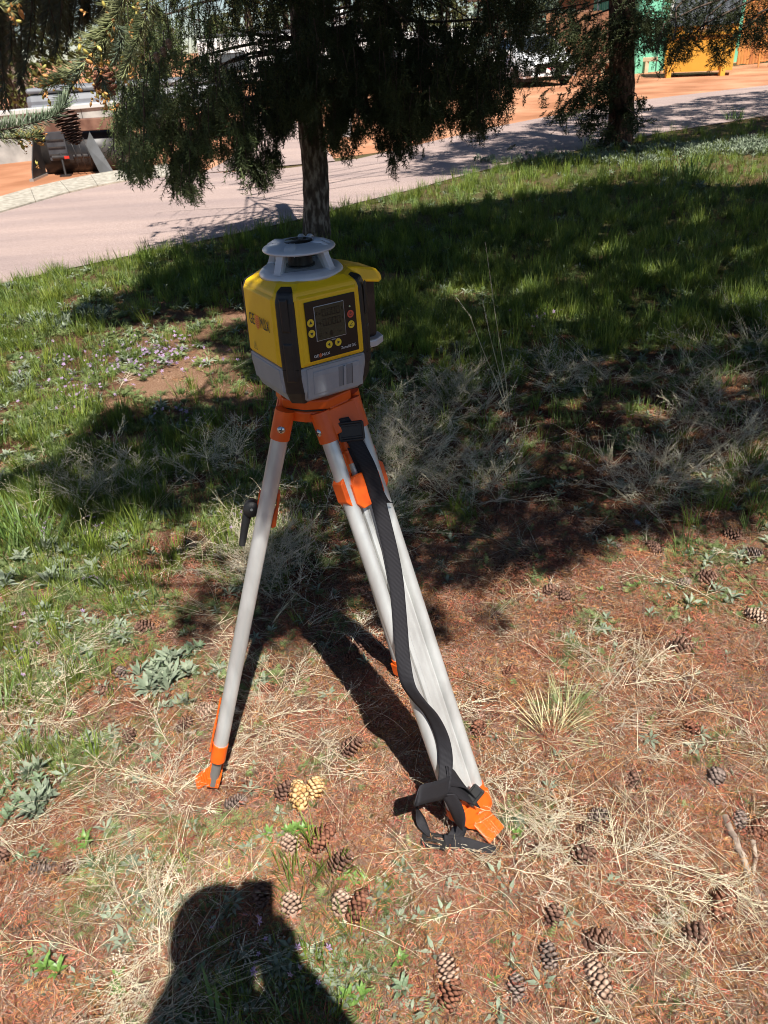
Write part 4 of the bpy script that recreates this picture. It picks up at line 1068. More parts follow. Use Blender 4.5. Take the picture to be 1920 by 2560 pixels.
mb = MB(); mb.tube([TL(lev(x, y, .004)) for x, y in ((640, 1258), (626, 1266), (617, 1290), (612, 1318), (608, 1345), (605, 1362))], [.012, .012, .0100, .0085, .0078, .0070], 10); mb.build('lever_handle', m_lb, lv)
mb = MB(); mb.tube([TL(lev(630, 1268, .018)), TL(lev(630, 1268, .0195))], .003, 12); mb.build('pivot_pin', mat('steel_pin', (.5, .5, .5), rough=.3, metal=1), lv)

# ------------------------------------------------------------------ black carrying strap
def webbing():
    m = bpy.data.materials.new('black_webbing'); m.use_nodes = True; nt = m.node_tree; N = nt.nodes; L = nt.links; b = N['Principled BSDF']
    b.inputs['Roughness'].default_value = .55; b.inputs['Specular IOR Level'].default_value = .2
    uv = N.new('ShaderNodeUVMap'); sp = N.new('ShaderNodeSeparateXYZ'); L.new(uv.outputs[0], sp.inputs[0])
    def wv(o, f):
        a = N.new('ShaderNodeMath'); a.operation = 'MULTIPLY'; a.inputs[1].default_value = f; L.new(o, a.inputs[0])
        s = N.new('ShaderNodeMath'); s.operation = 'SINE'; L.new(a.outputs[0], s.inputs[0]); return s.outputs[0]
    p = N.new('ShaderNodeMath'); p.operation = 'MULTIPLY_ADD'; L.new(wv(sp.outputs[1], 2 * PI / .0026), p.inputs[0]); p.inputs[1].default_value = .4
    L.new(wv(sp.outputs[0], 2 * PI / .0016), p.inputs[2])
    mr = N.new('ShaderNodeMapRange'); mr.inputs[1].default_value = -1.2; mr.inputs[2].default_value = 1.4; L.new(p.outputs[0], mr.inputs[0])
    rp = N.new('ShaderNodeValToRGB'); rp.color_ramp.elements[0].color = (.003, .003, .0035, 1); rp.color_ramp.elements[1].color = (.040, .038, .044, 1); L.new(mr.outputs[0], rp.inputs[0])
    L.new(rp.outputs[0], b.inputs['Base Color'])
    bp = N.new('ShaderNodeBump'); bp.inputs['Strength'].default_value = .6; bp.inputs['Distance'].default_value = .0006; L.new(mr.outputs[0], bp.inputs['Height']); L.new(bp.outputs[0], b.inputs['Normal'])
    return m
m_web = webbing()
def ribbon(name, pts, wds, width, parent, sub=6, t=.0018):
    """pts centres, wds width directions; smooth catmull-rom"""
    P = [np.array(p, float) for p in pts]; W = [np.array(q, float) / np.linalg.norm(q) for q in wds]
    def cr(A_, i, t_):
        p0, p1, p2, p3 = A_[max(i - 1, 0)], A_[i], A_[i + 1], A_[min(i + 2, len(A_) - 1)]
        return .5 * ((2 * p1) + (-p0 + p2) * t_ + (2 * p0 - 5 * p1 + 4 * p2 - p3) * t_ ** 2 + (-p0 + 3 * p1 - 3 * p2 + p3) * t_ ** 3)
    rowsP = []; rowsW = []
    for i in range(len(P) - 1):
        for s in range(sub): rowsP.append(cr(P, i, s / sub)); rowsW.append(cr(W, i, s / sub))
    rowsP.append(P[-1]); rowsW.append(W[-1])
    K = 5; vs = []; uvs = []; d = 0
    for i, (p, w) in enumerate(zip(rowsP, rowsW)):
        w = w / np.linalg.norm(w)
        if i: d += np.linalg.norm(p - rowsP[i - 1])
        for k in range(K): 
            u = (k / (K - 1) - .5) * width; vs.append(p + w * u); uvs.append((u, d))
    n = len(rowsP)
    F = np.array([(i * K + k, i * K + k + 1, (i + 1) * K + k + 1, (i + 1) * K + k) for i in range(n - 1) for k in range(K - 1)])
    me = mesh_np(name, np.array(vs) - np.array(STO), F, m_web, smooth=True)
    ul = me.uv_layers.new(name='UVMap'); uvs = np.array(uvs, np.float32)
    ul.data.foreach_set('uv', uvs[F.ravel()].ravel())
    o = bpy.data.objects.new(name, me); link(o, parent)
    s = o.modifiers.new('thick', 'SOLIDIFY'); s.thickness = t; s.offset = 0
    return o
l0 = legs[0]
STO = np.array(l0['Hn'] + l0['e'] * .2); nrm = l0['n']
st = empty('carrying_strap', STO, 'black woven carrying strap hanging down the front tripod leg', 'strap')
def on(px, py, off): return onplane(px, py, np.array(l0['Hn'] + l0['n'] * off), np.array(l0['n']))
w0 = np.array(l0['w']); n0 = np.array(l0['n']); e0 = np.array(l0['e'])
if (w0 @ RT) < 0: w0 = -w0
main = [(852, 1046, .020), (866, 1066, .022), (886, 1100, .026), (916, 1157, .034), (932, 1200, .032), (945, 1250, .030), (960, 1310, .028), (977, 1380, .026), (990, 1450, .026), (997, 1520, .026),
        (1002, 1580, .026), (1008, 1650, .028), (1020, 1710, .032), (1046, 1750, .036), (1076, 1784, .038), (1097, 1822, .036), (1110, 1862, .034), (1115, 1905, .036), (1111, 1960, .040), (1106, 1985, .038)]
tw = [(0, 0)] * 12 + [(.35, 0), (.55, 0), (.5, 0), (.3, 0), (.1, 0), (0, 0), (0, 0), (0, 0)]
wd = []
for i, (x, y, o_) in enumerate(main):
    hor = RT * 1.0 + FW * .15
    wd.append(hor + np.array(e0) * (.25 if i < 12 else .12) * (1 if i < 12 else -1) * (-1 if i < 12 else 1) + n0 * tw[i][0] * 2.6)
ribbon('hanging_band', [on(*q) for q in main], wd, .0305, st)
# small gathered tail behind the buckle edge
ribbon('short_tail', [on(890, 1120, .024), on(925, 1200, .024), on(950, 1250, .024), on(962, 1256, .024)], [RT, RT, RT, RT], .034, st)
def buckle(name, c, ex, ey, W_, H_, parent, bar=True):
    ex = Vector(ex).normalized(); ey = Vector(ey); ey = (ey - ex * ey.dot(ex)).normalized(); ez = ex.cross(ey)
    mb = MB(); c = Vector(c) - Vector(STO); r = .0022
    cn = [c + ex * (sx * W_ / 2) + ey * (sy * H_ / 2) for sx, sy in ((-1, -1), (1, -1), (1, 1), (-1, 1))]
    for i in range(4): mb.tube([cn[i], cn[(i + 1) % 4]], r * 1.3, 8)
    if bar: mb.frame_box(c + ez * .001, ex, ey, ez, (W_, H_ * .62, .003))
    for f in (-.36, .36): mb.frame_box(c + ey * (H_ * f) + ez * .0015, ex, ey, ez, (W_, H_ * .12, .0065))
    return mb.build(name, m_lb, parent, bevel=.001)
buckle('slide_buckle', on(878, 1078, .029), RT * 1 - UP * -.12, e0, .046, .034, st)
# knot and loop round the foot
kn = [(1181, 1985, .040), (1150, 1972, .040), (1110, 1962, .044), (1075, 1975, .048), (1048, 1992, .050), (1036, 2006, .040)]
def band(name, L_, width, wdir): return ribbon(name, [on(x, y, o_) for x, y, o_ in L_], wdir, width, st)
dwn = -UP
band('cross_band', [(1188, 2000, .040), (1160, 1985, .042), (1128, 1965, .044), (1100, 1975, .050), (1072, 1982, .054), (1046, 1990, .052), (1034, 2004, .030)], .044, [dwn * .8 + RT * .5, dwn * .85 + RT * .45, dwn, dwn * 1 - RT * .1, dwn - RT * .2, dwn - RT * .2, FW])
band('cross_band', [(1118, 1940, .044), (1150, 1950, .043), (1175, 1985, .042)], .044, [dwn + RT * .1, dwn + RT * .6, dwn * .7 + RT * .8])
band('cross_band', [(1118, 1985, .046), (1135, 2010, .046), (1146, 2040, .040), (1150, 2070, .030)], .033, [RT, RT, RT * .8 - FW * .4, RT * .3 - FW])
buckle('slide_buckle', on(1184, 1988, .046), dwn * .75 + RT * -.62, RT * .75 + dwn * .6, .040, .026, st)
def gp(px, py, z): return G(px, py, z + .014)
ribbon('ground_loop', [gp(1036, 2002, .075), gp(1040, 2020, .06), gp(1050, 2046, .040), gp(1060, 2072, .028), gp(1076, 2094, .02)], [FW + dwn * .2, FW, FW * .5 + RT * .6, RT * .9 - UP * .2, RT - UP * .6], .026, st)
ribbon('ground_band', [gp(1110, 2105, .022), gp(1135, 2108, .024), gp(1165, 2112, .024), gp(1200, 2122, .018), gp(1240, 2134, .012)], [dwn, dwn, dwn, dwn * .9 + RT * .1, dwn * .7], .034, st)
ribbon('ground_band', [gp(1150, 2066, .05), gp(1143, 2085, .035), gp(1128, 2104, .026)], [RT, RT * .9 - UP * .3, RT * .5 - UP], .034, st)
# side release buckle lying on the soil
bc = gp(1092, 2103, .018); exb = Vector(gp(1120, 2108, .018) - gp(1060, 2098, .018)).normalized(); ezb = Vector((0, 0, 1)); eyb = ezb.cross(exb)
mb = MB(); c = Vector(bc) - Vector(STO)
mb.frame_box(c + exb * .018, exb, eyb, ezb, (.008, .040, .010))
for s in (-1, 0, 1): mb.frame_box(c - exb * .006 + eyb * (s * .0145), exb, eyb, ezb, (.042, .0072, .008))
mb.frame_box(c - exb * .030, exb, eyb, ezb, (.010, .030, .009)); mb.build('side_release_buckle', m_lb, st, bevel=.0012)
# ------------------------------------------------------------------ spruces
def leafmat(name, c1, c2, rough=.55, transl=.15, scale=8):
    return mat(name, c1, c2, scale=scale, rough=rough, transl=transl, spec=.3)
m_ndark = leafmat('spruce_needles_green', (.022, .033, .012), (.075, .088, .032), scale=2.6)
m_nlit = leafmat('spruce_needles_sunlit', (.08, .115, .04), (.20, .24, .095), scale=6)  # sunlit copy of the spruce needles, the sun put into a brighter colour
m_nblue = leafmat('blue_spruce_needles', (.10, .14, .12), (.20, .25, .19), scale=1.5)
m_nolive = leafmat('olive_needles', (.07, .085, .025), (.15, .15, .05), scale=1.0)
m_twig = mat('twig_bark', (.045, .028, .02), (.10, .065, .045), scale=60, rough=.85)
m_bark = mat('spruce_bark', (.07, .052, .043), (.36, .30, .25), scale=22, rough=.95, bump=1.0, bscale=38, dist=.02, col3=(.13, .095, .075), stretch=(1.3, 1.3, .5), spec=.1)
m_bark2 = mat('reddish_spruce_bark', (.035, .02, .014), (.16, .09, .06), scale=20, rough=.95, bump=1.0, bscale=34, dist=.02, stretch=(1.3, 1.3, .5), spec=.1)

def spray(L_, n, nl, nw, up=.35, side=True):
    """a little shoot: stem along +Y with needles; triangles"""
    V = []; F = []
    def tri(a, b, c): o = len(V); V.extend([a, b, c]); F.append((o, o + 1, o + 2))
    tri((-.002, 0, 0), (.002, 0, 0), (0, L_, 0))
    for i in range(n):
        t = (i + .5) / n * L_
        a = i * 2.4 + rnd.uniform(-.3, .3)
        r = Vector((math.cos(a), 0, math.sin(a)))
        if r.z < -.3: r.z *= .4
        d = (r + Vector((0, .75, up * .3))).normalized() * nl * rnd.uniform(.75, 1.1)
        b = Vector((0, t, 0)); s = Vector((-r.z, 0, r.x)) * nw / 2 + Vector((0, nw * .4, 0))
        tri(tuple(b - s), tuple(b + s), tuple(b + d))
    return np.array(V, float), np.array(F)
def branchlet_spray(L_, nside, n, nl, nw):
    """flat fan of shoots"""
    V0, F0 = spray(L_, n, nl, nw)
    Vs, Fs = [V0], [F0]; o = len(V0)
    for i in range(nside):
        for s in (-1, 1):
            t = L_ * (.15 + .7 * (i + .3 * (s > 0)) / nside); l2 = L_ * (.55 - .35 * i / nside)
            V1, F1 = spray(l2, max(4, int(n * l2 / L_)), nl, nw)
            a = s * rnd.uniform(.7, 1.0); c, sn = math.cos(a), math.sin(a)
            R_ = np.array([[c, sn, 0], [-sn, c, 0], [0, 0, 1]])
            V1 = V1 @ R_.T + [0, t, -.01 * i]
            Vs.append(V1); Fs.append(F1 + o); o += len(V1)
    return np.concatenate(Vs), np.concatenate(Fs)
def trunk_mesh(name, base, top, r0, r1, m, parent, flare=1.35, wob=.03, n=28, seg=40):
    V = []; base = np.array(base, float); top = np.array(top, float)
    for i in range(seg + 1):
        t = i / seg; c = base * (1 - t) + top * t + np.array([math.sin(t * 7 + 1) * wob, math.cos(t * 5) * wob, 0]) * min(1, t * 4)
        r = r0 * (1 - t) + r1 * t; h = t * np.linalg.norm(top - base)
        r *= 1 + (flare - 1) * math.exp(-h / .12)
        for k in range(n):
            a = 2 * PI * k / n; q = 1 + .055 * math.sin(3 * a + h * 2.1) + .035 * math.sin(7 * a + h * 9) + .03 * math.sin(11 * a - h * 23) + .06 * math.exp(-h / .1) * math.sin(5 * a)
            V.append(c + np.array([math.cos(a), math.sin(a), 0]) * r * q)
    F = [(i * n + k, i * n + (k + 1) % n, (i + 1) * n + (k + 1) % n, (i + 1) * n + k) for i in range(seg) for k in range(n)]
    o = link(bpy.data.objects.new(name, mesh_np(name, np.array(V), np.array(F), m, smooth=True)), parent); return o

def outline_ok(px, py, xs_, ys_, jit=18):
    """keep what hangs above the crown's lower edge"""
    lim = np.interp(px, xs_, ys_, left=-1e4, right=-1e4)
    return py < lim + rs.normal(0, jit, len(px))

# --- first spruce -------------------------------------------------
T1 = G(788, 612); T1[2] = 0
t1 = empty('spruce_tree', T1, 'spruce with a bare grey trunk standing in the grass straight behind the laser level', 'tree')
top1 = np.array(A(742, -560, T1[1] + .05)) - T1
trunk_mesh('trunk', (0, 0, -.1), top1, .125, .075, m_bark, t1)
tdir = top1 / top1[2]
limbs = []
def limb(z, az_, ln, droop=.25, rise=.05, curve=.0):
    b = tdir * z + T1; P = []
    for i in range(9):
        t = i / 8; d = ln * t
        P.append(b + np.array([math.cos(az_ + curve * t) * d, math.sin(az_ + curve * t) * d, rise * d * 2 * (1 - t) - droop * ln * t * t]))
    limbs.append(np.array(P))
for i in range(46):
    a = -PI / 2 + rnd.uniform(-1.75, 1.75)
    limb(rnd.uniform(1.15, 3.1), a, rnd.uniform(1.3, 2.3), rnd.uniform(.12, .30), rnd.uniform(.0, .12), rnd.uniform(-.3, .3))
# long bare limb reaching right near the top of the picture, two to the left
def limb_px(pts, Y0, Y1):
    P = [A(x, y, Y0 + (Y1 - Y0) * i / (len(pts) - 1)) for i, (x, y) in enumerate(pts)]; limbs.append(np.array(P))
limb_px([(770, 88), (860, 68), (950, 50), (1100, 55), (1300, 40), (1470, 8)], T1[1], 6.0)
limb_px([(760, 75), (820, 45), (900, 20), (1020, -10)], T1[1], 6.9)
limb_px([(740, 95), (660, 90), (560, 70), (460, 40)], T1[1], 6.6)
limb_px([(745, 110), (700, 78), (640, 60)], T1[1], 7.0)
limb_px([(735, 215), (620, 205), (520, 195), (430, 180)], T1[1], 6.4)
limb_px([(735, 304), (690, 306), (655, 310)], T1[1], 7.2)
X1 = [255, 300, 330, 400, 440, 475, 540, 600, 640, 690, 725, 770, 800, 850, 905, 960, 985, 1010, 1060, 1110, 1180, 1220, 1265, 1290, 1310, 1420, 1500, 1530]
Y1 = [330, 430, 452, 430, 500, 490, 400, 440, 470, 410, 300, 300, 330, 400, 330, 370, 435, 370, 345, 320, 345, 330, 300, 190, 130, 135, 120, 60]
PD, DD, SS = [], [], []
twV = TB()
for li, P in enumerate(limbs):
    pj_ = proj(P); vis = pj_[:, 1] < np.interp(pj_[:, 0], X1, Y1, left=-999, right=-999) - 30
    kk = len(P) if vis.all() else max(2, int(np.argmin(vis)))
    V_, F_ = tri_tube(P[:kk], np.linspace(.018, .004, kk)); twV.add(V_, F_)
    seglen = np.linalg.norm(np.diff(P, axis=0), axis=1).sum()
    nb = int(seglen * 10)
    for j in range(nb):
        t = rnd.uniform(.12, 1.0); f = t * (len(P) - 1); i = min(int(f), len(P) - 2); p = P[i] * (1 - (f - i)) + P[i + 1] * (f - i)
        ax = P[i + 1] - P[i]; ax /= np.linalg.norm(ax); sd = np.cross(ax, [0, 0, 1]) * rnd.choice((-1, 1))
        ln = rnd.uniform(.14, .55) * (1.05 - .4 * t) * 1.1
        # drooping side twig: goes out, then hangs
        npt = 5; Q = []
        for k in range(npt):
            u = k / (npt - 1); Q.append(p + sd * ln * (.40 * u) + ax * ln * .25 * u + np.array([0, 0, -1]) * ln * (.25 * u + .75 * u * u))
        Q = np.array(Q)
        pq = proj(Q[-1:])[0]
        lim = np.interp(pq[0], X1, Y1, left=-999, right=-999)
        if pq[1] > lim + 25: continue
        V_, F_ = tri_tube(Q, np.linspace(.004, .0015, npt)); twV.add(V_, F_)
        m_ = int(ln / .028) + 2
        for k in range(m_):
            u = (k + rnd.random()) / m_; ff = u * (npt - 1); i2 = min(int(ff), npt - 2); q = Q[i2] * (1 - (ff - i2)) + Q[i2 + 1] * (ff - i2)
            tg = Q[i2 + 1] - Q[i2]; tg /= np.linalg.norm(tg) + 1e-9
            d = tg * .9 + np.array([rnd.gauss(0, .5), rnd.gauss(0, .5), rnd.gauss(-.25, .3)])
            PD.append(q); DD.append(d); SS.append(rnd.uniform(.7, 1.25))
PD, DD, SS = np.array(PD), np.array(DD), np.array(SS)
if len(PD) > 9000: s_ = rs.permutation(len(PD))[:9000]; PD, DD, SS = PD[s_], DD[s_], SS[s_]
# hanging curtains of branchlets that make up the dense lower crown
cp, cd, cs = [], [], []
for i in range(680):
    x0 = rnd.uniform(285, 1310) if rnd.random() < .8 else rnd.uniform(640, 1250); lim = np.interp(x0, X1, Y1) + 14 - abs(rnd.gauss(0, 48)); yb = lim - abs(rnd.gauss(0, 1)) * 150 if rnd.random() < .72 else lim
    yb = max(yb, -40); Lp = rnd.uniform(60, 190); Yc = rnd.uniform(5.3, 7.2) if x0 > 620 else rnd.uniform(4.9, 6.8)
    top_, bot_ = A(x0 + rnd.uniform(-14, 14), yb - Lp, Yc), A(x0 + rnd.uniform(-6, 6) + Lp * .05, yb, Yc - .05)
    m_ = int(Lp / 5.5); ux = rs.uniform(0, 1, m_) ** .8
    q = top_ + (bot_ - top_) * ux[:, None] + rs.normal(0, 1, (m_, 3)) * [.045, .045, .02] * (1.15 - .7 * ux[:, None])
    cp.append(q); cd.append(np.c_[rs.normal(0, .40, (m_, 2)), -1.0 + rs.normal(0, .25, m_)]); cs.append(rs.uniform(.75, 1.35, m_))
    V_, F_ = tri_tube(np.array([top_, (top_ + bot_) / 2 + rs.normal(0, .01, 3), bot_]), [.004, .003, .001]); twV.add(V_, F_)
PD = np.concatenate([PD] + cp); DD = np.concatenate([DD] + cd); SS = np.concatenate([SS] + cs)
pp = proj(PD)
ok = outline_ok(pp[:, 0], pp[:, 1], X1, Y1, 26) & (pp[:, 1] > -160)
hole = patch(pp[:, 0] / 95, pp[:, 1] / 75, .8, 4.0); ok &= ~((hole < np.interp(pp[:, 0], [300, 700, 1300], [.40, .27, .30])) & (rs.uniform(0, 1, len(ok)) < .85))
# gaps where the sky and the lot shine through
for gx, gy, gw, gh, pr in ((1135, 25, 75, 30, .9), (850, 30, 30, 25, .75), (500, 105, 45, 25, .85), (620, 120, 50, 25, .7), (790, 130, 30, 25, .8), (1290, 90, 80, 60, .6), (690, 345, 50, 25, .85), (880, 290, 16, 40, .8),
                          (610, 270, 50, 14, .5), (540, 200, 60, 10, .7), (1210, 110, 26, 22, .7), (760, 420, 60, 70, 1.), (1085, 240, 30, 20, .7), (560, 350, 30, 50, .4), (1010, 330, 50, 20, .5)):
    g = ((pp[:, 0] - gx) / gw) ** 2 + ((pp[:, 1] - gy) / gh) ** 2 < 1
    ok &= ~(g & (rs.uniform(0, 1, len(ok)) < pr))
PD, DD, SS, pp = PD[ok], DD[ok], SS[ok], pp[ok]
if len(PD) > 30000:
    s_ = rs.permutation(len(PD))[:30000]; PD, DD, SS, pp = PD[s_], DD[s_], SS[s_], pp[s_]
CROWN1 = PD.copy(); CROWN1_px = pp.copy()
def crown_mesh(name, P, D_, S, mats, parent, origin, variants=3, L_=.085, n=22, nl=.019, nw=.0028, lit=None):
    Vs, Fs, Ms = [], [], []; o = 0
    vi = rs.randint(0, variants, len(P))
    for v in range(variants):
        Vt, Ft = branchlet_spray(L_, 2, n, nl, nw) if v else spray(L_ * 1.15, n + 8, nl, nw)
        s_ = vi == v
        if not s_.any(): continue
        U = randdir(s_.sum()) * .6 + [0, 0, 1]
        M_ = frames(P[s_] - origin, D_[s_], U, S[s_])
        V_, F_ = merge_instances(Vt, Ft, M_)
        Vs.append(V_); Fs.append(F_ + o); o += len(V_)
        Ms.append(np.repeat(lit[s_].astype(int) if lit is not None else np.zeros(s_.sum(), int), len(Ft)))
    return mesh_np(name, np.concatenate(Vs), np.concatenate(Fs), mats, np.concatenate(Ms))
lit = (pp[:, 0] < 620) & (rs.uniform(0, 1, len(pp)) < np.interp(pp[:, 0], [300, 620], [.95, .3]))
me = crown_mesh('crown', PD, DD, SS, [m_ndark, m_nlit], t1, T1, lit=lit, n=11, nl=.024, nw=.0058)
link(bpy.data.objects.new('crown', me), t1)
me = twV.mesh('branches', m_twig); me.transform(Matrix.Translation(Vector(-T1))); link(bpy.data.objects.new('branches', me), t1)
print('crown1', len(PD))

# --- second spruce, further back on the right -----------------------
T2 = G(1548, 362); T2[2] = 0
t2 = empty('spruce_tree', T2, 'spruce with a thick dark reddish trunk at the edge of the road on the right', 'tree')
top2 = np.array(A(1572, -330, T2[1])) - T2
trunk_mesh('trunk', (0, 0, -.1), top2, .19, .165, m_bark2, t2, wob=.04)
PD, DD, SS = [], [], []; twV = TB()
DENS = [1.15]
def sweep(pts, Y0, Y1, org, dens=60, spread=.16, hang=.5, rad=.016, sc_=(.8, 1.5)):
    P = np.array([A(x, y, Y0 + (Y1 - Y0) * i / max(1, len(pts) - 1)) for i, (x, y) in enumerate(pts)])
    V_, F_ = tri_tube(P - org, np.linspace(rad, rad * .3, len(P))); twV.add(V_, F_)
    ln = np.linalg.norm(np.diff(P, axis=0), axis=1).sum()
    for j in range(int(ln * dens * DENS[0])):
        f = rnd.uniform(.1, 1) * (len(P) - 1); i = min(int(f), len(P) - 2); p = P[i] * (1 - (f - i)) + P[i + 1] * (f - i)
        ax = P[i + 1] - P[i]; ax /= np.linalg.norm(ax) + 1e-9
        off = np.array([rnd.gauss(0, spread), rnd.gauss(0, spread), -abs(rnd.gauss(0, spread * 1.1))])
        PD.append(p + off); DD.append(ax * .5 + np.array([rnd.gauss(0, .5), rnd.gauss(0, .5), -hang + rnd.gauss(0, .3)])); SS.append(rnd.uniform(*sc_))
Yt = T2[1]
for pts, dn, sp in (([(1550, 195), (1500, 205), (1440, 235), (1400, 275)], 130, .10), ([(1550, 235), (1505, 250), (1470, 285), (1475, 300)], 110, .10), ([(1545, 150), (1510, 180), (1480, 195)], 90, .12),
                    ([(1555, 215), (1590, 235), (1595, 250)], 60, .07), ([(1550, 255), (1585, 285), (1592, 300)], 40, .05), ([(1545, 290), (1520, 320), (1500, 350)], 40, .06),
                    ([(1560, -10), (1480, 10), (1390, 50), (1320, 60)], 150, .34), ([(1560, 10), (1450, 50), (1400, 90), (1340, 110)], 150, .30), ([(1560, -60), (1640, -30), (1720, 0)], 110, .3), ([(1560, 60), (1500, 90), (1440, 120)], 110, .22),
                    ([(1565, 70), (1620, 30), (1650, 50)], 60, .14), ([(1555, -60), (1420, -30), (1320, 0)], 150, .35), ([(1570, 10), (1600, 40), (1612, 60)], 100, .15)):
    sweep(pts, Yt, Yt - rnd.uniform(.2, 1.6), T2, dens=dn, spread=sp, sc_=(1.1, 2.0))
PD, DD, SS = map(np.array, (PD, DD, SS)); pp = proj(PD)
ok = ~((((pp[:, 0] - 1515) / 24) ** 2 + ((pp[:, 1] - 20) / 26) ** 2 < 1)); PD, DD, SS = PD[ok], DD[ok], SS[ok]
link(bpy.data.objects.new('crown', crown_mesh('crown', PD, DD, SS, [m_ndark], t2, T2, n=11, nl=.028, nw=.009, L_=.10)), t2)
link(bpy.data.objects.new('branches', twV.mesh('branches', m_twig)), t2)
print('crown2', len(PD))

# --- third spruce, trunk outside the frame on the right; its hanging tips fill the upper right corner
DENS[0] = .62
T3 = np.array([8.3, 9.2, 0.]); PD, DD, SS = [], [], []; twV = TB()
t3 = empty('spruce_tree', T3, 'spruce whose dark hanging branch tips fill the upper right corner', 'tree')
trunk_mesh('trunk', (0, 0, -.1), (0, 0, 9), .20, .06, m_bark2, t3)
for pts, sp, dn in (([(2100, -100), (1850, -20), (1740, 20), (1660, 60), (1640, 130)], .16, 130), ([(2100, -60), (1880, 0), (1760, 60), (1700, 120), (1672, 180)], .13, 140), ([(2100, 0), (1930, 20), (1860, 70), (1815, 110), (1800, 150)], .12, 150),
                    ([(2100, -150), (1850, -80), (1700, -40), (1600, -10)], .22, 120), ([(2100, 40), (1950, 60), (1900, 90), (1880, 105)], .15, 150), ([(2050, -60), (1900, -30), (1820, 20)], .25, 180), ([(1850, -30), (1770, 40), (1750, 90)], .12, 150),
                    ([(2000, -10), (1900, 30), (1845, 75)], .15, 160), ([(1750, -40), (1690, 20), (1690, 70), (1683, 100)], .10, 130)):
    sweep(pts, 9.0, rnd.uniform(7.4, 8.6), T3, dens=dn, spread=sp, sc_=(.9, 1.6))
PD, DD, SS = map(np.array, (PD, DD, SS))
XR = [1540, 1600, 1640, 1660, 1680, 1700, 1740, 1760, 1790, 1810, 1840, 1870, 1920, 2400]; YR = [10, 20, 135, 120, 190, 150, 120, 50, 160, 165, 110, 95, 115, 140]
pp = proj(PD); ok = outline_ok(pp[:, 0], pp[:, 1], XR, YR, 8); PD, DD, SS = PD[ok], DD[ok], SS[ok]
link(bpy.data.objects.new('crown', crown_mesh('crown', PD, DD, SS, [m_ndark], t3, T3, n=12, nl=.022, nw=.0045)), t3)
link(bpy.data.objects.new('branches', twV.mesh('branches', m_twig)), t3)
print('crown3', len(PD))

# ------------------------------------------------------------------ shade: crowns over and behind the camera
# the dark areas on the ground tell where the crowns hang: follow the sun's rays back up
def inpoly(px, py, poly):
    poly = np.array(poly, float); c = np.zeros(len(px), bool); j = len(poly) - 1
    for i in range(len(poly)):
        xi, yi = poly[i]; xj, yj = poly[j]
        cond = ((yi > py) != (yj > py)) & (px < (xj - xi) * (py - yi) / (yj - yi + 1e-12) + xi); c ^= cond; j = i
    return c
DARK = [[(830, 585), (900, 562), (1060, 530), (1160, 518), (1330, 495), (1620, 462), (1990, 395), (2300, 420), (2300, 1300), (1920, 1285), (1735, 1325), (1620, 1325), (1500, 1350), (1400, 1330), (1330, 1405), (1226, 1380), (1180, 1450), (1050, 1455), (900, 1500), (880, 1400),
         (860, 1330), (760, 1300), (700, 1200), (560, 1300), (470, 1330), (330, 1280), (190, 1330), (60, 1200), (-60, 1240), (-60, 1200), (150, 1150), (190, 1080), (240, 1035), (330, 1030), (520, 1000), (640, 1005), (760, 900), (800, 700)],
        [(150, 800), (190, 768), (330, 728), (420, 690), (640, 630), (800, 600), (860, 600), (860, 720), (640, 735), (520, 790), (400, 818), (280, 828), (170, 825)],
        [(470, 860), (620, 800), (800, 800), (800, 890), (620, 885), (520, 885)], [(560, 910), (640, 900), (660, 960), (600, 965)],
        [(560, 1360), (700, 1330), (900, 1340), (930, 1420), (900, 1520), (800, 1560), (650, 1570), (570, 1510)],
        [(300, 1390), (350, 1380), (420, 1420), (390, 1465), (310, 1450)], [(390, 1450), (470, 1420), (520, 1480), (470, 1530), (390, 1510)], [(420, 1530), (500, 1520), (500, 1580), (440, 1590)],
        [(940, 1480), (1050, 1470), (1130, 1500), (1120, 1590), (1040, 1600), (960, 1540)], [(1235, 1510), (1262, 1522), (1290, 1510), (1275, 1545), (1256, 1562), (1240, 1540)], [(1180, 1300), (1500, 1300), (1470, 1420), (1300, 1420), (1180, 1450)]]
LIT = [(980, 690, 40, 12), (1180, 738, 75, 18), (1335, 728, 40, 14), (1420, 700, 30, 9), (1430, 790, 60, 13), (1700, 745, 50, 13), (1850, 757, 80, 22), (1350, 1105, 42, 28), (1850, 945, 60, 30), (1260, 1040, 40, 15), (860, 720, 30, 10), (1640, 690, 40, 10), (980, 1210, 34, 20),
       (1010, 1120, 25, 14), (1290, 1190, 30, 22), (1640, 1030, 60, 20), (1800, 1180, 60, 26), (1560, 1250, 60, 14), (1420, 1260, 40, 12), (1130, 1290, 24, 14), (700, 1290, 50, 40), (640, 1240, 30, 20), (1060, 740, 24, 8), (1240, 650, 20, 8), (1920, 1120, 40, 30), (740, 950, 30, 14), (1880, 640, 40, 12),
       (300, 1180, 50, 14), (180, 1190, 30, 10), (440, 1240, 26, 12), (480, 1090, 26, 9), (700, 1100, 24, 16), (1740, 860, 40, 10), (1560, 900, 36, 10), (1120, 900, 40, 12), (1200, 960, 30, 10), (1460, 1010, 26, 9), (1000, 900, 20, 8), (1500, 640, 50, 10), (1760, 560, 50, 10)]
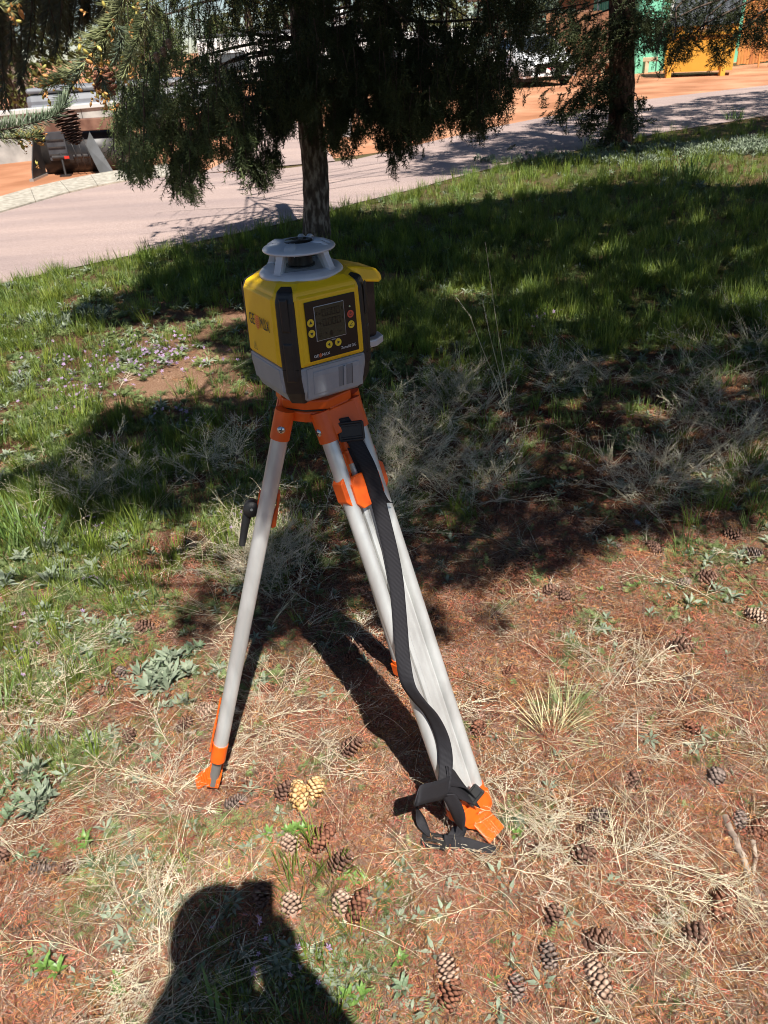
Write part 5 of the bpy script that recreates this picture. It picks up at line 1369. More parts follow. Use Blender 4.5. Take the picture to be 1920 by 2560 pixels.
def dark_points(n, y0, y1, x0=-60, x1=2100):
    P = np.zeros((0, 3))
    while len(P) < n:
        px = rs.uniform(x0, x1, n * 3); py = rs.uniform(y0, y1, n * 3)
        d = FW * FPX + RT * (px - 960)[:, None] - UP * (py - 1280)[:, None]; Q = EYE + d * (-CAM_H / d[:, 2])[:, None]
        w = (Q[:, 1]) ** 2.0; w = w / w.max()                    # even over the ground, not over the picture
        k = np.zeros(len(px), bool)
        for q in DARK: k |= inpoly(px, py, q)
        for (cx, cy, a_, b_) in LIT: k &= ((px - cx) / a_) ** 2 + ((py - cy) / b_) ** 2 > 1
        k &= rs.uniform(0, 1, len(px)) < w
        P = np.concatenate([P, Q[k]])
    return P[:n]
def raise_up(P, h): return P - SUN * h[:, None]
gA = dark_points(8000, 880, 1600); hA = rs.uniform(2.3, 3.6, len(gA))
gB = dark_points(14500, 470, 900); hB = rs.uniform(2.9, 5.0, len(gB))
# road shade on the right
def poly_ground(poly, n):
    P = np.zeros((0, 3)); poly_g = np.array([G(x, y)[:2] for x, y in poly])
    lo, hi = poly_g.min(0), poly_g.max(0)
    while len(P) < n:
        q = rs.uniform(lo, hi, (n * 3, 2)); k = inpoly(q[:, 0], q[:, 1], poly_g); P = np.concatenate([P, np.c_[q[k], np.zeros(k.sum())]])
    return P[:n]
gC = poly_ground([(1010, 385), (1120, 372), (1180, 345), (1290, 330), (1400, 292), (1500, 285), (1580, 275), (1640, 272), (1760, 246), (1920, 228), (2300, 170), (2500, 300), (1920, 300), (1650, 345), (1400, 400), (1250, 425), (1100, 445), (1000, 440), (960, 422), (1030, 415)], 17000)
pt = patch(gC[:, 0], gC[:, 1], .55, 1.0) + rs.uniform(-.25, .25, len(gC)); gC = gC[pt > .40]
hC = rs.uniform(3.4, 6.5, len(gC))
gD = poly_ground([(1240, 425), (1530, 372), (1920, 300), (2300, 240), (2300, 330), (1920, 345), (1620, 395), (1400, 425)], 4500); hD = rs.uniform(3.2, 5.5, len(gD))
# shade falling on the visible crown itself
s_ = rs.permutation(len(CROWN1))[:]
w_ = np.interp(CROWN1_px[s_, 0], [420, 640, 1400], [.02, .6, .75]); s_ = s_[rs.uniform(0, 1, len(s_)) < w_][:3600]
cE = CROWN1[s_]; hE = rs.uniform(.9, 2.6, len(cE)); PE = cE - SUN * hE[:, None]
PE = PE[proj(PE)[:, 1] < -60]
# and on the laser level itself, which stands in the shade but for a few flecks
nl_ = 620; cL = np.array([LP.x, LP.y, 0]) + np.c_[rs.uniform(-.17, .20, nl_), rs.uniform(-.17, .17, nl_), rs.uniform(.86, 1.33, nl_)]
fleck = patch(cL[:, 0] * 6, cL[:, 2] * 5, .55, 1.3) < .46; cL = cL[fleck]; PL_ = cL - SUN * rs.uniform(1.3, 2.4, len(cL))[:, None]
PA, PB, PC, PDd = raise_up(gA, hA), raise_up(gB, hB), raise_up(gC, hC), raise_up(gD, hD)
TREES = [('l', np.array([-2.9, .9, 0.]), 'spruce just outside the left edge that holds the near branch with the hanging cone'),
         ('r', np.array([3.3, 1.6, 0.]), 'tall spruce right of the camera shading the dry weeds'),
         ('m', np.array([5.3, 5.0, 0.]), 'tall spruce beyond the right edge shading the grass')]
sets = {'l': [], 'r': [], 'm': [], '3': [], '1': []}
for P in (PA, PB, PC, PDd, PL_):
    isL = P is PL_
    for nc in (A(210, 150, 1.36), A(60, 320, 1.33), A(300, 60, 1.36)):   # the near branch hangs in full sun
        tt = P[:, 2] - nc[2]; dd_ = np.linalg.norm(P + SUN * tt[:, None] - nc, axis=1); P = P[(dd_ > .26) | (tt < 0)]
    nc = np.array([LP.x, LP.y, 1.16]); tt = P[:, 2] - nc[2]; dd_ = np.linalg.norm(P + SUN * tt[:, None] - nc, axis=1)
    if not isL: P = P[(dd_ > .22) | (rs.uniform(0, 1, len(P)) < .12)]
    pj = proj(P); P = P[~((pj[:, 1] > -40) & (pj[:, 2] > 0) & (pj[:, 0] > -60) & (pj[:, 0] < 1980))]
    cand = {'l': TREES[0][1], 'r': TREES[1][1], 'm': TREES[2][1], '3': T3, '1': T1}
    ks = list(cand); dist_ = np.stack([np.linalg.norm(P[:, :2] - cand[k][:2], axis=1) * (1.25 if k == '1' else 1) for k in ks], 1); a_ = dist_.argmin(1)
    for i, k in enumerate(ks): sets[k].append(P[a_ == i])
sets['1'].append(PE)
def caster(P, root, origin, th):
    """crown made of sprays at P, with limbs from the trunk running through them"""
    P = np.concatenate(P) if isinstance(P, list) else P
    if not len(P): return
    print('shade', root.name, len(P))
    rel = P - origin
    D_ = rel * [1, 1, 0]; D_ = D_ / (np.linalg.norm(D_, axis=1, keepdims=True) + 1e-6) + rs.normal(0, .45, P.shape) + [0, 0, -.35]
    me = crown_mesh('crown', P, D_, rs.uniform(1.0, 1.6, len(P)) * np.interp(P[:, 1], [1, 3, 8], [.85, 1.1, 1.9]), [m_ndark], root, origin, n=8, nl=.026, nw=.011, L_=.105)
    nm = 'upper_crown' if root is t1 else 'crown'
    me.name = nm; link(bpy.data.objects.new(nm, me), root)
    tb = TB(); azb = np.arctan2(rel[:, 1], rel[:, 0]); key_ = (azb // .35).astype(int) * 100 + (rel[:, 2] // .8).astype(int)
    for kk in np.unique(key_):
        q = rel[key_ == kk]
        if len(q) < 12: continue
        r_ = np.linalg.norm(q[:, :2], axis=1); far = q[r_.argmax()]; m_ = q.mean(0); b = np.array([0, 0, m_[2] + .15])
        lim = np.array([b, b * .5 + m_ * .5 + [0, 0, .1], m_, far]); V_, F_ = tri_tube(lim, [.016, .011, .007, .003]); tb.add(V_, F_)
        for p in q[rs.permutation(len(q))[:14]]:
            t = np.clip(np.dot(p - b, m_ - b) / np.dot(m_ - b, m_ - b), .1, 1.0); s0 = b + (m_ - b) * t
            if np.linalg.norm(p - s0) < .9: V_, F_ = tri_tube(np.array([s0, p]), [.006, .002]); tb.add(V_, F_)
    if tb.n: nmb = 'upper_branches' if root is t1 else 'branches'; link(bpy.data.objects.new(nmb, tb.mesh(nmb, m_twig)), root)
roots = {}
for k, org, lab in TREES:
    r = empty('spruce_tree', org, lab, 'tree'); roots[k] = r
    trunk_mesh('trunk', (0, 0, -.1), (0, 0, 8.5), .16, .05, m_bark, r, seg=24)
    caster(sets[k], r, org, 0)
caster(sets['3'], t3, T3, 0); caster(sets['1'], t1, T1, 0)

# ------------------------------------------------------------------ the near branch of the left spruce
lt = roots['l']; LO = TREES[0][1]
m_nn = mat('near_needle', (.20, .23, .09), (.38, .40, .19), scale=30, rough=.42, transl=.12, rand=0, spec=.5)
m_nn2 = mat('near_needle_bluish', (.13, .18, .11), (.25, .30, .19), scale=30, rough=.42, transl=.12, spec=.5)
m_nsh = mat('near_needle_shaded', (.045, .050, .022), (.09, .09, .045), scale=30, rough=.5, transl=.1)  # shaded copy of the near needles, the shade put into a darker colour
m_bud = mat('orange_bud_scales', (.45, .17, .05), (.62, .36, .10), scale=90, rough=.5)
m_budy = mat('yellow_green_bud', (.50, .40, .08), (.62, .55, .16), scale=50, rough=.4, transl=.15)
near = TB()
def needles(P, R, n_per_m, nl, nw, mi, tipbias=0, updir=None):
    """long four sided needles round a twig given as points"""
    P = np.array(P); seg = np.linalg.norm(np.diff(P, axis=0), axis=1); L_ = seg.sum(); n = int(L_ * n_per_m * 3.4); cum = np.r_[0, np.cumsum(seg)]
    V = []; F = []
    for i in range(n):
        s = (i + rnd.random()) / n * L_; j = min(np.searchsorted(cum, s) - 1 if s > 0 else 0, len(P) - 2); j = max(j, 0)
        u = (s - cum[j]) / seg[j]; p = P[j] * (1 - u) + P[j + 1] * u; t = (P[j + 1] - P[j]) / seg[j]
        r = np.array(Vector((rnd.gauss(0, 1), rnd.gauss(0, 1), rnd.gauss(.45, 1)))); r -= t * r.dot(t); r /= np.linalg.norm(r) + 1e-9
        fwd = .55 + .9 * (s / L_) ** 3
        d = r + t * fwd; d /= np.linalg.norm(d); ln = nl * rnd.uniform(.85, 1.3)
        bend = np.array([0, 0, .12]) * ln
        nw_ = nw * 1.3; a = np.cross(d, t); a /= np.linalg.norm(a) + 1e-9; b = np.cross(a, d)
        m_ = p + d * ln * .55 + bend * .3; e = p + d * ln + bend
        w1, w2 = nw_ * .5, nw_ * .45; o = len(V)
        V += [p + a * w1 * .7, p - a * w1 * .7, p + b * w1 * .7, m_ + a * w2, m_ - a * w2, m_ + b * w2, e]
        F += [(o, o + 1, o + 4), (o, o + 4, o + 3), (o + 1, o + 2, o + 5), (o + 1, o + 5, o + 4), (o + 2, o, o + 3), (o + 2, o + 3, o + 5), (o + 3, o + 4, o + 6), (o + 4, o + 5, o + 6), (o + 5, o + 3, o + 6)]
    near.add(np.array(V) - LO, np.array(F), mi)
def twig(pts, Y, r=.0022, npm=620, nl=.0195, nw=.0013, mi=0, Y2=None):
    Y2 = Y if Y2 is None else Y2
    P = np.array([A(x, y, Y + (Y2 - Y) * i / (len(pts) - 1)) for i, (x, y) in enumerate(pts)])
    # subdivide smoothly
    t = np.linspace(0, len(P) - 1, len(P) * 4); Q = np.stack([np.interp(t, range(len(P)), P[:, k]) for k in range(3)], 1)
    Q[1:-1] = (Q[:-2] + Q[1:-1] * 2 + Q[2:]) / 4
    V_, F_ = tri_tube(Q - LO, np.linspace(r, r * .5, len(Q))); near.add(V_, F_, 5)
    needles(Q, r, npm, nl, nw, mi); return Q
def bud_template(big=1.0):
    V = []; F = []; n = 6
    prof = [(0, 0), (.5, .25), (.62, .5), (.45, .8), (.0, 1.1)]
    for r_, y in prof:
        for k in range(n): a = 2 * PI * k / n; V.append((r_ * math.cos(a) * .4, y, r_ * math.sin(a) * .4))
    for i in range(len(prof) - 1):
        for k in range(n):
            a, b = i * n + k, i * n + (k + 1) % n; F += [(a, b, b + n), (a, b + n, a + n)]
    return np.array(V), np.array(F)
def petal():
    return np.array([(-.12, 0, 0), (.12, 0, 0), (.2, .35, .12), (-.2, .35, .12), (0, .75, .32)]), np.array([(0, 1, 2), (0, 2, 3), (3, 2, 4)])
bV, bF = bud_template(); pV, pF = petal()
def buds(px, py, Y, n, sprd, s=.010, orange=.5):
    c = A(px, py, Y)
    P = c + rs.normal(0, sprd, (n, 3)); D_ = rs.normal(0, .8, (n, 3)) + RT * -.3 + np.array([0, -.3, .1]); S = rs.uniform(.7, 1.25, n) * s
    M_ = frames(P - LO, D_, randdir(n), S)
    V_, F_ = merge_instances(bV, bF, M_); mi = np.repeat((rs.uniform(0, 1, n) < orange).astype(int), len(bF))
    near.V.append(V_); near.F.append(F_ + near.n); near.M.append(np.where(mi, 3, 4)); near.n += len(V_)
    P2 = np.repeat(P, 7, 0) - np.repeat(D_, 7, 0) * s * .3 + rs.normal(0, s * .12, (n * 7, 3)); M_ = frames(P2 - LO, rs.normal(0, 1, (n * 7, 3)) + np.repeat(D_, 7, 0) * .6, randdir(n * 7), rs.uniform(.35, .6, n * 7) * s)
    V_, F_ = merge_instances(pV, pF, M_); near.V.append(V_); near.F.append(F_ + near.n); near.M.append(np.full(len(F_), 3)); near.n += len(V_)
Y = 1.36
twig([(330, -40), (305, 8), (286, 50), (262, 72), (239, 89), (216, 104)], Y, npm=800)
twig([(380, -50), (370, 0), (363, 46), (344, 100), (324, 150), (312, 186)], Y - .05, npm=780)
twig([(286, 50), (260, 100), (225, 140), (200, 168), (162, 193), (112, 216)], Y, npm=850)
twig([(215, 150), (195, 195), (181, 216), (160, 250), (152, 268)], Y, npm=800, mi=1)
twig([(262, 96), (262, 130), (256, 152)], Y + .02, npm=800)
twig([(225, 140), (250, 185), (262, 215), (268, 235)], Y + .04, npm=600, mi=1)
twig([(290, 60), (305, 90), (300, 120), (285, 150)], Y + .07, npm=650, mi=1)
twig([(165, 255), (140, 290), (100, 303), (40, 318), (-30, 330)][::-1], Y - .05, npm=900, mi=1)
twig([(-60, 345), (0, 345), (50, 345), (95, 340)], Y - .02, npm=700, mi=0)
twig([(318, -30), (290, -5), (262, 15)], Y + .1, npm=600)
twig([(-60, -20), (-10, 10), (20, 20)], 1.1, npm=500)
for bx, by, n_, sp_ in ((252, 84, 7, .010), (318, 178, 5, .007), (332, 164, 3, .005), (131, 212, 12, .013), (118, 222, 5, .008), (258, 158, 4, .005), (78, 340, 13, .015), (60, 345, 6, .008), (14, 14, 9, .013), (215, 215, 5, .009), (245, 248, 7, .012), (222, 140, 5, .010), (345, 25, 4, .006), (232, 140, 3, .006), (262, 250, 5, .010), (325, 80, 3, .006)):
    buds(bx, by, Y if bx > 20 else 1.1, n_, sp_, orange=.45)
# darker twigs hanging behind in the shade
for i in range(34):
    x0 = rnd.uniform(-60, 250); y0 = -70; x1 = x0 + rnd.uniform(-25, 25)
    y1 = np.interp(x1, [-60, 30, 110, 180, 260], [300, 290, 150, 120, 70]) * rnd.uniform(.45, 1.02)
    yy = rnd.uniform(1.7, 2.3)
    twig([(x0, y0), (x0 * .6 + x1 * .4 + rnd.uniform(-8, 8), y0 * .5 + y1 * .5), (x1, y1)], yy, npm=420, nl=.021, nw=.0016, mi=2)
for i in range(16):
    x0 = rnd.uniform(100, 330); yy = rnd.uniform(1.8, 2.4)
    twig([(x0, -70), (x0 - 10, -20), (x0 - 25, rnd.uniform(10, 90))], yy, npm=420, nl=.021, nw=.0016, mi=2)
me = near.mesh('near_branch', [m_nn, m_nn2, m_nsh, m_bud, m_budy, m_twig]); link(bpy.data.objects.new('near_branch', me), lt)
print('near tris', sum(len(f) for f in near.F))

# ------------------------------------------------------------------ far trees beyond the road
def far_tree(x, y, h, w, m, label, n=2600, leaf=.16, group='trees beyond the road', z0=.3):
    r = empty('conifer_tree', (x, y, 0), label, 'tree', group)
    mb = MB(); mb.tube([(0, 0, 0), (0, 0, h * .95)], [w * .07, .02], 8); mb.build('trunk', m_bark, r)
    t = rs.uniform(0, 1, n) ** .8; a = rs.uniform(0, 2 * PI, n); z = z0 + (h - z0) * t
    rr = w / 2 * (1 - t) ** .8 * (.75 + .25 * np.sin(z * 9 + a * 3)) * rs.uniform(.45, 1.05, n) + .05
    P = np.stack([rr * np.cos(a), rr * np.sin(a), z - rr * .15], 1)
    D_ = np.stack([np.cos(a), np.sin(a), rs.uniform(-.8, .2, n)], 1)
    V = np.array([(-.35, 0, 0), (.35, 0, 0), (0, 1.3, 0), (-.3, .3, .25), (.3, .35, -.2), (.1, 1.0, .3)], float); F = np.array([(0, 1, 2), (3, 4, 5)])
    V_, F_ = merge_instances(V, F, frames(P, D_, randdir(n), rs.uniform(.6, 1.4, n) * leaf))
    link(bpy.data.objects.new('crown', mesh_np('crown', V_, F_, m)), r)
def far_at(px, Yd, *a_, **k_): p = A(px, 200, Yd); far_tree(p[0], Yd, *a_, **k_)
far_at(1295, 36, 6.2, 5.2, m_nblue, 'pale blue spruce beyond the white car', n=5200, leaf=.2, z0=.9)
far_at(1190, 60, 6.5, 5.5, m_nolive, 'olive pine between the blue spruce and the dark hanging branches')
far_at(1010, 52, 8.5, 5.5, m_nolive, 'tall olive conifer in the middle of the far row')
far_at(905, 58, 7.2, 5.5, m_nolive, 'sunlit conifer right of the first trunk beyond the side street')
far_at(800, 66, 5.0, 6, m_nblue, 'low blue conifer seen right beside the first trunk', n=2200)
far_at(640, 48, 6.5, 4.6, m_nolive, 'yellowish conifer left of the first trunk beyond the trailers')
far_at(560, 62, 3.6, 5, m_nolive, 'small olive conifer above the dark trailer roof')
far_at(420, 60, 4.2, 5, m_nolive, 'conifer beyond the grey trailer')
far_at(40, 26, 7.5, 6.0, m_nolive, 'broad olive conifer at the left edge behind the concrete wall', n=7500, z0=0)
far_at(-180, 24, 8.0, 6.0, m_nolive, 'conifer outside the left edge behind the wall', n=2200)
far_at(330, 40, 5.0, 4.5, m_nolive, 'conifer behind the long grey trailer', n=4200)
far_at(1120, 95, 5.5, 9, m_ndark, 'dark distant conifer low under the patch of sky', n=1800, leaf=.3)
far_at(730, 95, 6, 12, m_ndark, 'wide dark distant conifer behind the first trunk', n=1800, leaf=.3)
# ------------------------------------------------------------------ ground cover: pieces
def mat_r(name, c1, c2, rand=.3, rough=.7, scale=12, transl=0, spec=.3): return mat(name, c1, c2, scale=scale, rough=rough, rand=rand, transl=transl, spec=spec)
m_need = mat_r('fallen_needles', (.16, .055, .024), (.42, .175, .085), .55, .7, 40)
m_need2 = mat_r('old_needles', (.09, .05, .035), (.34, .23, .16), .5, .8, 40)
m_straw = mat_r('straw', (.52, .43, .26), (.84, .76, .56), .25, .7, 20, .1)
m_seed = mat_r('dry_seed_heads', (.46, .39, .29), (.78, .72, .60), .25, .85, 60, .1)
m_blade = mat_r('grass_blade', (.09, .15, .018), (.32, .38, .065), .3, .5, 10, .4, .4)
m_blade2 = mat_r('grass_blade_blue', (.07, .12, .025), (.20, .27, .07), .25, .5, 10, .25, .4)
m_weed = mat_r('filaree_leaf', (.10, .15, .045), (.29, .34, .14), .3, .6, 30, .3)
m_sage = mat_r('sage_leaf', (.16, .20, .13), (.32, .36, .26), .2, .75, 30, .15)
m_broad = mat_r('broad_leaf', (.10, .19, .04), (.20, .30, .08), .25, .5, 30, .25)
m_peb = mat_r('pebble', (.30, .18, .12), (.58, .42, .32), .45, .9, 60)
m_twg = mat_r('fallen_twig', (.09, .06, .045), (.30, .22, .165), .25, .85, 50)
m_flw = mat_r('purple_petal', (.40, .24, .46), (.62, .46, .66), .15, .6, 50, .3)
m_flake = mat_r('bark_flake', (.10, .05, .035), (.34, .20, .14), .4, .9, 40)

def needle_clump(n, R_, nl=.018, nw=.0013, thick=.012):
    V = []; F = []
    for i in range(n):
        r = R_ * math.sqrt(rnd.random()); a = rnd.uniform(0, 6.283); th = rnd.uniform(0, 6.283); ti = rnd.gauss(0, .16); ln = nl * rnd.uniform(.6, 1.15)
        c = Vector((r * math.cos(a), r * math.sin(a), rnd.uniform(0, thick))); d = Vector((math.cos(th) * math.cos(ti), math.sin(th) * math.cos(ti), math.sin(ti))) * ln / 2
        s = Vector((-math.sin(th), math.cos(th), rnd.uniform(-.5, .5))) * nw / 2; o = len(V); b = Vector((rnd.gauss(0, .0006), rnd.gauss(0, .0006), .0008))
        V += [c - d - s, c - d + s, c + b + s, c + b - s, c + d]; F += [(o, o + 3, o + 1), (o + 1, o + 3, o + 2), (o + 3, o + 4, o + 2)]
    return np.array(V), np.array(F)
src = []
for i in range(6):
    v, f = needle_clump(46, .05); src.append(mesh_np('needles', v, f, m_need if i % 2 else m_need2))
NSRC = list(src)
P = sample_ground(27000, 'N', y0=880, y1=2750, ps=1.6, ph=.9, pw=.75, floor=.03); P[:, 2] += .001
n = len(P); scatter('needle_litter', 'fallen reddish spruce needles covering the soil around the tripod', P, np.c_[rs.normal(0, .1, (n, 2)), rs.uniform(0, 6.28, n)], rs.uniform(.7, 1.3, n), rs.randint(0, 6, n), src)

def weed_stem(L_, nb, seeds, curl=.3):
    """dry weed: arching main stem, side branches, pale knobby seed heads"""
    tb = TB()
    k = 10; d = Vector((1, 0, rnd.uniform(.02, .25))).normalized(); p = Vector((0, 0, .004)); P = [p.copy()]
    yaw = rnd.gauss(0, curl)
    for i in range(k):
        d = (Matrix.Rotation(yaw * .15 + rnd.gauss(0, .06), 3, 'Z') @ d); d.z += -.035 + rnd.gauss(0, .02); d.normalize(); p = p + d * L_ / k; p.z = max(p.z, .003); P.append(p.copy())
    P = np.array(P); V_, F_ = tri_tube(P, np.linspace(.00095, .0004, len(P))); tb.add(V_, F_, 0)
    sv = np.array([(1, 0, 0), (-1, 0, 0), (0, 1, 0), (0, -1, 0), (0, 0, 1), (0, 0, -1)], float); sf = np.array([(0, 2, 4), (2, 1, 4), (1, 3, 4), (3, 0, 4), (2, 0, 5), (1, 2, 5), (3, 1, 5), (0, 3, 5)])
    def seed(q):
        s = rnd.uniform(.0007, .0016); tb.add(sv * [s, s * rnd.uniform(.6, 1.2), s * rnd.uniform(.6, 1.2)] + q, sf, 1)
    for j in range(nb):
        t = rnd.uniform(.2, .98) * (len(P) - 1); i = int(t); i = min(i, len(P) - 2); q = P[i] * (1 - (t - i)) + P[i + 1] * (t - i); ax = P[i + 1] - P[i]; ax = Vector(ax).normalized()
        dd = (ax * .7 + Vector((rnd.gauss(0, .5), rnd.gauss(0, .7), rnd.gauss(.15, .35)))).normalized(); ln = rnd.uniform(.025, .09) * (L_ / .25); q = Vector(q); Q = [q.copy()]
        for s in range(4): dd.z -= .08; dd = (dd + Vector((rnd.gauss(0, .14), rnd.gauss(0, .14), 0))).normalized(); q = q + dd * ln / 4; q.z = max(q.z, .002); Q.append(q.copy())
        V_, F_ = tri_tube(np.array(Q), np.linspace(.00052, .00025, 5)); tb.add(V_, F_, 0)
        for s in range(seeds):
            u = rnd.uniform(.2, 1) * 4; i2 = min(int(u), 3); c = Q[i2].lerp(Q[i2 + 1], u - i2); seed(np.array(c) + rs.normal(0, .0012, 3))
    return tb.mesh('dry_weed', [m_straw, m_seed])
def straw_tuft(n, L_, flat=.25, r=.0007):
    tb = TB()
    for i in range(n):
        a = rnd.gauss(0, .9); el = abs(rnd.gauss(0, flat)); d = Vector((math.cos(a) * math.cos(el), math.sin(a) * math.cos(el), math.sin(el))); ln = L_ * rnd.uniform(.4, 1.1); p = Vector((rnd.gauss(0, .015), rnd.gauss(0, .015), 0)); P = [p.copy()]; yaw = rnd.gauss(0, .5)
        for s in range(6): d = Matrix.Rotation(yaw / 6 + rnd.gauss(0, .05), 3, 'Z') @ d; d.z -= (el + .15) / 5; d.normalize(); p = p + d * ln / 6; p.z = max(p.z, .002 + .001 * (i % 7)); P.append(p.copy())
        V_, F_ = tri_tube(np.array(P), np.linspace(r, r * .35, 7)); tb.add(V_, F_, 0)
    return tb.mesh('straw', [m_straw])
src = [weed_stem(.20, 22, 9), weed_stem(.26, 26, 11), weed_stem(.16, 18, 12), weed_stem(.30, 24, 8, .8), weed_stem(.22, 12, 4), straw_tuft(14, .22), straw_tuft(12, .30, .12), straw_tuft(22, .16, .4), straw_tuft(8, .26, .6)]
P = sample_ground(880, 'S', y0=700, y1=2750, margin=320, ps=2.1, ph=3.3, pw=1.0, power=.85)
P = P[~((abs(proj(P)[:, 0] - 900) < 360) & (proj(P)[:, 1] > 2330))]
n = len(P); P[:, 2] += .002
base_a = np.where(P[:, 0] > .1, 2.3, .6)
scatter('dry_weeds', 'tangled pale dry weed stems and straw lying over the soil', P, np.c_[rs.normal(0, .10, (n, 2)), base_a + rs.normal(0, 1.1, n)], rs.uniform(.5, 1.15, n), rs.randint(0, 9, n), src)
# denser standing dry bush right of the tripod in the shade
Q = []
for (cx, cy, sx, sy, m_) in ((1010, 1120, 70, 100, 110), (1130, 1010, 80, 45, 60), (1180, 1200, 110, 70, 70), (950, 1300, 60, 60, 30), (1440, 950, 90, 40, 44), (1780, 1000, 110, 80, 60), (1640, 1210, 130, 60, 60), (1860, 1150, 70, 80, 40), (250, 1230, 180, 60, 70), (560, 1180, 90, 60, 30), (680, 1440, 90, 90, 80), (1540, 2200, 110, 90, 16), (1330, 2010, 60, 40, 10), (1760, 2400, 110, 110, 26), (420, 2020, 90, 90, 26), (690, 1810, 80, 80, 26), (80, 1800, 80, 70, 26), (420, 2360, 110, 110, 22), (1300, 2160, 60, 30, 14), (1500, 1700, 80, 70, 24), (1880, 850, 60, 60, 20)):
    for i in range(m_): Q.append(G(rnd.gauss(cx, sx * .6), rnd.gauss(cy, sy * .6)))
P = np.array(Q); P[:, 2] = hz(P[:, 0], P[:, 1]); n = len(P)
dark_ = proj(P)[:, 1] < 1600
scatter('dry_bushes', 'bushy clumps of pale dry weeds standing around the tripod', P, np.c_[rs.normal(0, .25, n), np.where(dark_, -rs.uniform(.2, 1.1, n), -rs.uniform(0, .25, n)), rs.uniform(0, 6.28, n)], rs.uniform(.7, 1.15, n), rs.choice([0, 1, 2, 3, 5], n), src[:9])

def blades(n, L_, sp, w=.0035, lean=.35, mt=None, bend=.8):
    V = []; F = []
    for i in range(n):
        a = rnd.uniform(0, 6.283); r = sp * math.sqrt(rnd.random()); p = Vector((r * math.cos(a), r * math.sin(a), -.004)); a2 = a + rnd.gauss(0, .8); d = Vector((math.cos(a2) * lean * rnd.random() * 1.6, math.sin(a2) * lean * rnd.random() * 1.6, 1)).normalized()
        ln = L_ * rnd.uniform(.45, 1.1); s = Vector((-math.sin(a2), math.cos(a2), 0)); ww = w * rnd.uniform(.7, 1.2); o = len(V); hd_ = Vector((math.cos(a2), math.sin(a2), 0))
        for j in range(3): V += [p - s * ww * (.5 - .1 * j), p + s * ww * (.5 - .1 * j)]; p = p + d * ln / 3; d = (d + hd_ * bend * .35 * rnd.random()).normalized()
        V.append(p); F += [(o, o + 1, o + 3), (o, o + 3, o + 2), (o + 2, o + 3, o + 5), (o + 2, o + 5, o + 4), (o + 4, o + 5, o + 6)]
    return mesh_np('grass', np.array(V), np.array(F), mt or m_blade)
gsrc = [blades(30, .16, .05, .005), blades(26, .12, .06, .0045, .6), blades(22, .22, .04, .006, .3), blades(30, .10, .07, .004, .7, m_blade2), blades(24, .18, .05, .005, .5, m_blade2)]
P = sample_ground(10500, 'G', y0=225, y1=2650, margin=300, ps=.75, ph=.4, pw=.75)
n = len(P); yy = P[:, 1]
scatter('lawn_grass', 'rough green grass growing between the tripod and the road', P, np.c_[rs.normal(0, .12, (n, 2)), rs.uniform(0, 6.28, n)], rs.uniform(.5, 1.15, n) * np.interp(yy, [1, 3, 6, 14], [.55, .7, .85, 1.1]), rs.randint(0, 5, n), gsrc)

def rosette(n, L_, pairs, w, el=.35, mt=None):
    """feathery leaves radiating from a centre"""
    V = []; F = []
    for i in range(n):
        a = i * 2.4 + rnd.uniform(-.3, .3); el_ = max(.02, rnd.gauss(el, .2)); ln = L_ * rnd.uniform(.6, 1.1)
        ax = Vector((math.cos(a) * math.cos(el_), math.sin(a) * math.cos(el_), math.sin(el_))); sd = Vector((-math.sin(a), math.cos(a), 0)); up = ax.cross(sd) * -1
        for j in range(pairs):
            t = (j + 1) / pairs; c = ax * ln * t + Vector((0, 0, -ln * .25 * t * t + .006))
            for s in (-1, 1):
                l2 = w * (1.15 - .6 * t); e = c + (sd * s + ax * .5).normalized() * l2 + Vector((0, 0, rnd.uniform(-.3, .5) * l2)); o = len(V); wd_ = ax * l2 * .38
                V += [c, c + wd_, e]; F += [(o, o + 1, o + 2)]
        o = len(V); c = Vector((0, 0, .004)); e = ax * ln + Vector((0, 0, -ln * .25 + .006)); V += [c - sd * .0006, c + sd * .0006, e]; F += [(o, o + 1, o + 2)]
    return mesh_np('weed', np.array(V), np.array(F), mt or m_weed)
def lance(n, L_, w, el=.7, mt=None):
    V = []; F = []
    for i in range(n):
        a = i * 2.4 + rnd.uniform(-.4, .4); el_ = rnd.gauss(el, .3); ln = L_ * rnd.uniform(.5, 1.1); ax = Vector((math.cos(a) * math.cos(el_), math.sin(a) * math.cos(el_), math.sin(el_))); sd = Vector((-math.sin(a), math.cos(a), 0)); up = Vector((0, 0, 1))
        b = Vector((0, 0, rnd.uniform(0, .02))); o = len(V); m_ = b + ax * ln * .5 + up * ln * .05; e = b + ax * ln - up * ln * .12
        V += [b, m_ + sd * w / 2 + up * w * .15, m_ - up * 0, m_ - sd * w / 2 + up * w * .15, e]; F += [(o, o + 2, o + 1), (o, o + 3, o + 2), (o + 1, o + 2, o + 4), (o + 2, o + 3, o + 4)]
    return mesh_np('leaves', np.array(V), np.array(F), mt or m_sage)
wsrc = [rosette(11, .055, 7, .014), rosette(9, .045, 6, .012, .6), rosette(14, .07, 8, .013, .25), rosette(10, .04, 6, .014, .8), lance(12, .038, .010), lance(9, .05, .012, .4), rosette(8, .03, 5, .010, .5)]
P = sample_ground(13000, 'W', y0=400, y1=2750, margin=300, ps=1.3, ph=1.7, pw=.85)
Q = []
